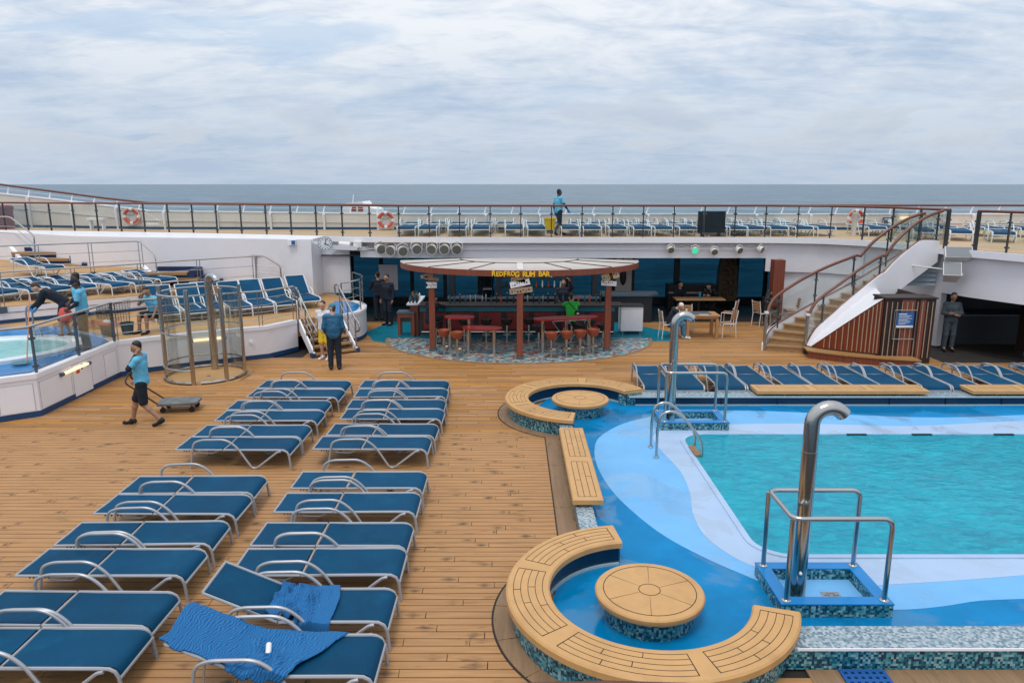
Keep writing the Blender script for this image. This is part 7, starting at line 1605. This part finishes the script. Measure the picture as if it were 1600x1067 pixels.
person('person in light blue polo and navy shorts sitting on a lounger, hand at mouth', P(226, 521, ZT1), R(158), s7, 1.72, 'skin_a', 'hair_black', 'polo_blue', 'short', 'shorts', 'cloth_navy', 'shoe_black', look=R(-15))
person('person in light blue polo carrying cleaning gloves on the upper deck', (1.72, 27.7, ZU), R(-62), dict(kneeL=(-.1, .14, .5), ankL=(-.1, .2, .09), toeL=(-.1, .36, .04), kneeR=(.1, -.02, .48), ankR=(.1, -.26, .12), toeR=(.1, -.12, .04), elL=(-.26, -.06, 1.14), wrL=(-.24, -.02, .9), elR=(.27, .1, 1.16), wrR=(.26, .26, .98)), 1.66, 'skin_c', 'hair_black', 'polo_blue', 'short', 'shorts', 'cloth_navy', 'shoe_black', cuffs='cloth_navy', gloves='glove_blue')
def lift(d, dz): return {k_: (v_[0], v_[1], v_[2] + dz) for k_, v_ in d.items()}
BAR = lift(SIT, .27); BAR.update(ankL=(-.12, -.03, .36), ankR=(.12, -.03, .36), toeL=(-.13, .13, .31), toeR=(.13, .13, .31), chest=(0, -.30, 1.09), neck=(0, -.22, 1.25), head=(0, -.14, 1.37), shL=(-.185, -.25, 1.19), shR=(.185, -.25, 1.19), elL=(-.24, .05, 1.10), elR=(.24, .05, 1.10), wrL=(-.08, .18, 1.12), wrR=(.08, .18, 1.12))
person('person in bright green top with a shoulder bag leaning on the bar', (1.87, 23.2, 0.004), 0.0, BAR, 1.72, 'skin_b', 'hair_brown', 'cloth_green', 'short', 'long', 'cloth_trouser', 'shoe_black')
bg_ = thing('shoulder_bag', 'small black shoulder bag on the back of the green top', 'bag', (1.98, 22.72, 0.9)); MB().box((2.04, 22.60, 0.93), (0.18, 0.06, 0.16), 0.15).build('pouch', 'black', bg_); MB().box((2.04, 22.566, 0.94), (0.08, 0.006, 0.05), 0.15).build('emblem', 'sign_white', bg_)
MB().tube([(2.02, 22.60, 1.0), (1.9, 22.64, 1.12), (1.76, 22.80, 1.25)], 0.012, 6).build('strap', 'black', bg_)
person('person in black behind the bar with one arm raised', (1.72, 24.55, 0.004), R(175), dict(elL=(-.30, .05, 1.50), wrL=(-.2, .12, 1.72), elR=(.26, .05, 1.16), wrR=(.2, .22, 1.1)), 1.74, 'skin_a', 'hair_black', 'cloth_navy', 'long', vox=0.02)
person('person in dark patterned shirt seated at the end of the bar', (-2.35, 22.85, 0.004), R(-25), BAR, 1.75, 'skin_b', 'hair_brown', 'cloth_trouser', 'long', 'long', 'cloth_trouser', vox=0.02)
person('person in black standing at the window rail beside the bar', (-4.85, 26.6, 0.004), R(20), dict(elL=(-.27, .1, 1.16), wrL=(-.2, .3, 1.15)), 1.75, 'skin_a', 'hair_black', 'cloth_navy', vox=0.02)
person('person in dark coat facing out near the side table', (-4.35, 25.6, 0.004), R(150), None, 1.78, 'skin_a', 'hair_black', 'cloth_navy', vox=0.02)
s14 = dict(SIT); s14.update(head=(0, -.14, 1.08), neck=(0, -.24, .98), chest=(0, -.33, .82), elL=(-.22, -.14, .72), wrL=(-.12, .06, .76), elR=(.22, -.14, .72), wrR=(.12, .06, .76))
person('person in white cap, dark top and jeans bent over the dining table', (5.50, 23.35, 0.004), R(-97), s14, 1.68, 'skin_b', 'hair_brown', 'cloth_trouser', 'long', 'long', 'denim', 'shoe_white', 'cloth_white')
person('person in dark clothes seated at the window table with a bottle', (6.45, 27.6, 0.004), R(195), SIT, 1.7, 'skin_b', 'hair_black', 'cloth_navy', vox=0.02); person('person in black leaning at the window table beside the carved panel', (7.35, 27.6, 0.004), R(150), s14, 1.75, 'skin_b', 'hair_brown', 'black', vox=0.02)
person('person with long dark hair seated by the window right of the carved panel', (9.2, 25.65, 0.004), R(-70), SIT, 1.7, 'skin_b', 'hair_black', 'black', 'long', 'long', 'denim', longhair=True, vox=0.02)
person('person in pale galley uniform standing with folded arms in the dark opening', (13.0, 21.55, 0.004), R(170), dict(elL=(-.26, .06, 1.15), wrL=(.02, .2, 1.16), elR=(.26, .06, 1.15), wrR=(-.02, .22, 1.12)), 1.72, 'skin_a', 'hair_black', 'uniform_shaded', 'long', 'long', 'uniform_shaded', 'shoe_black')
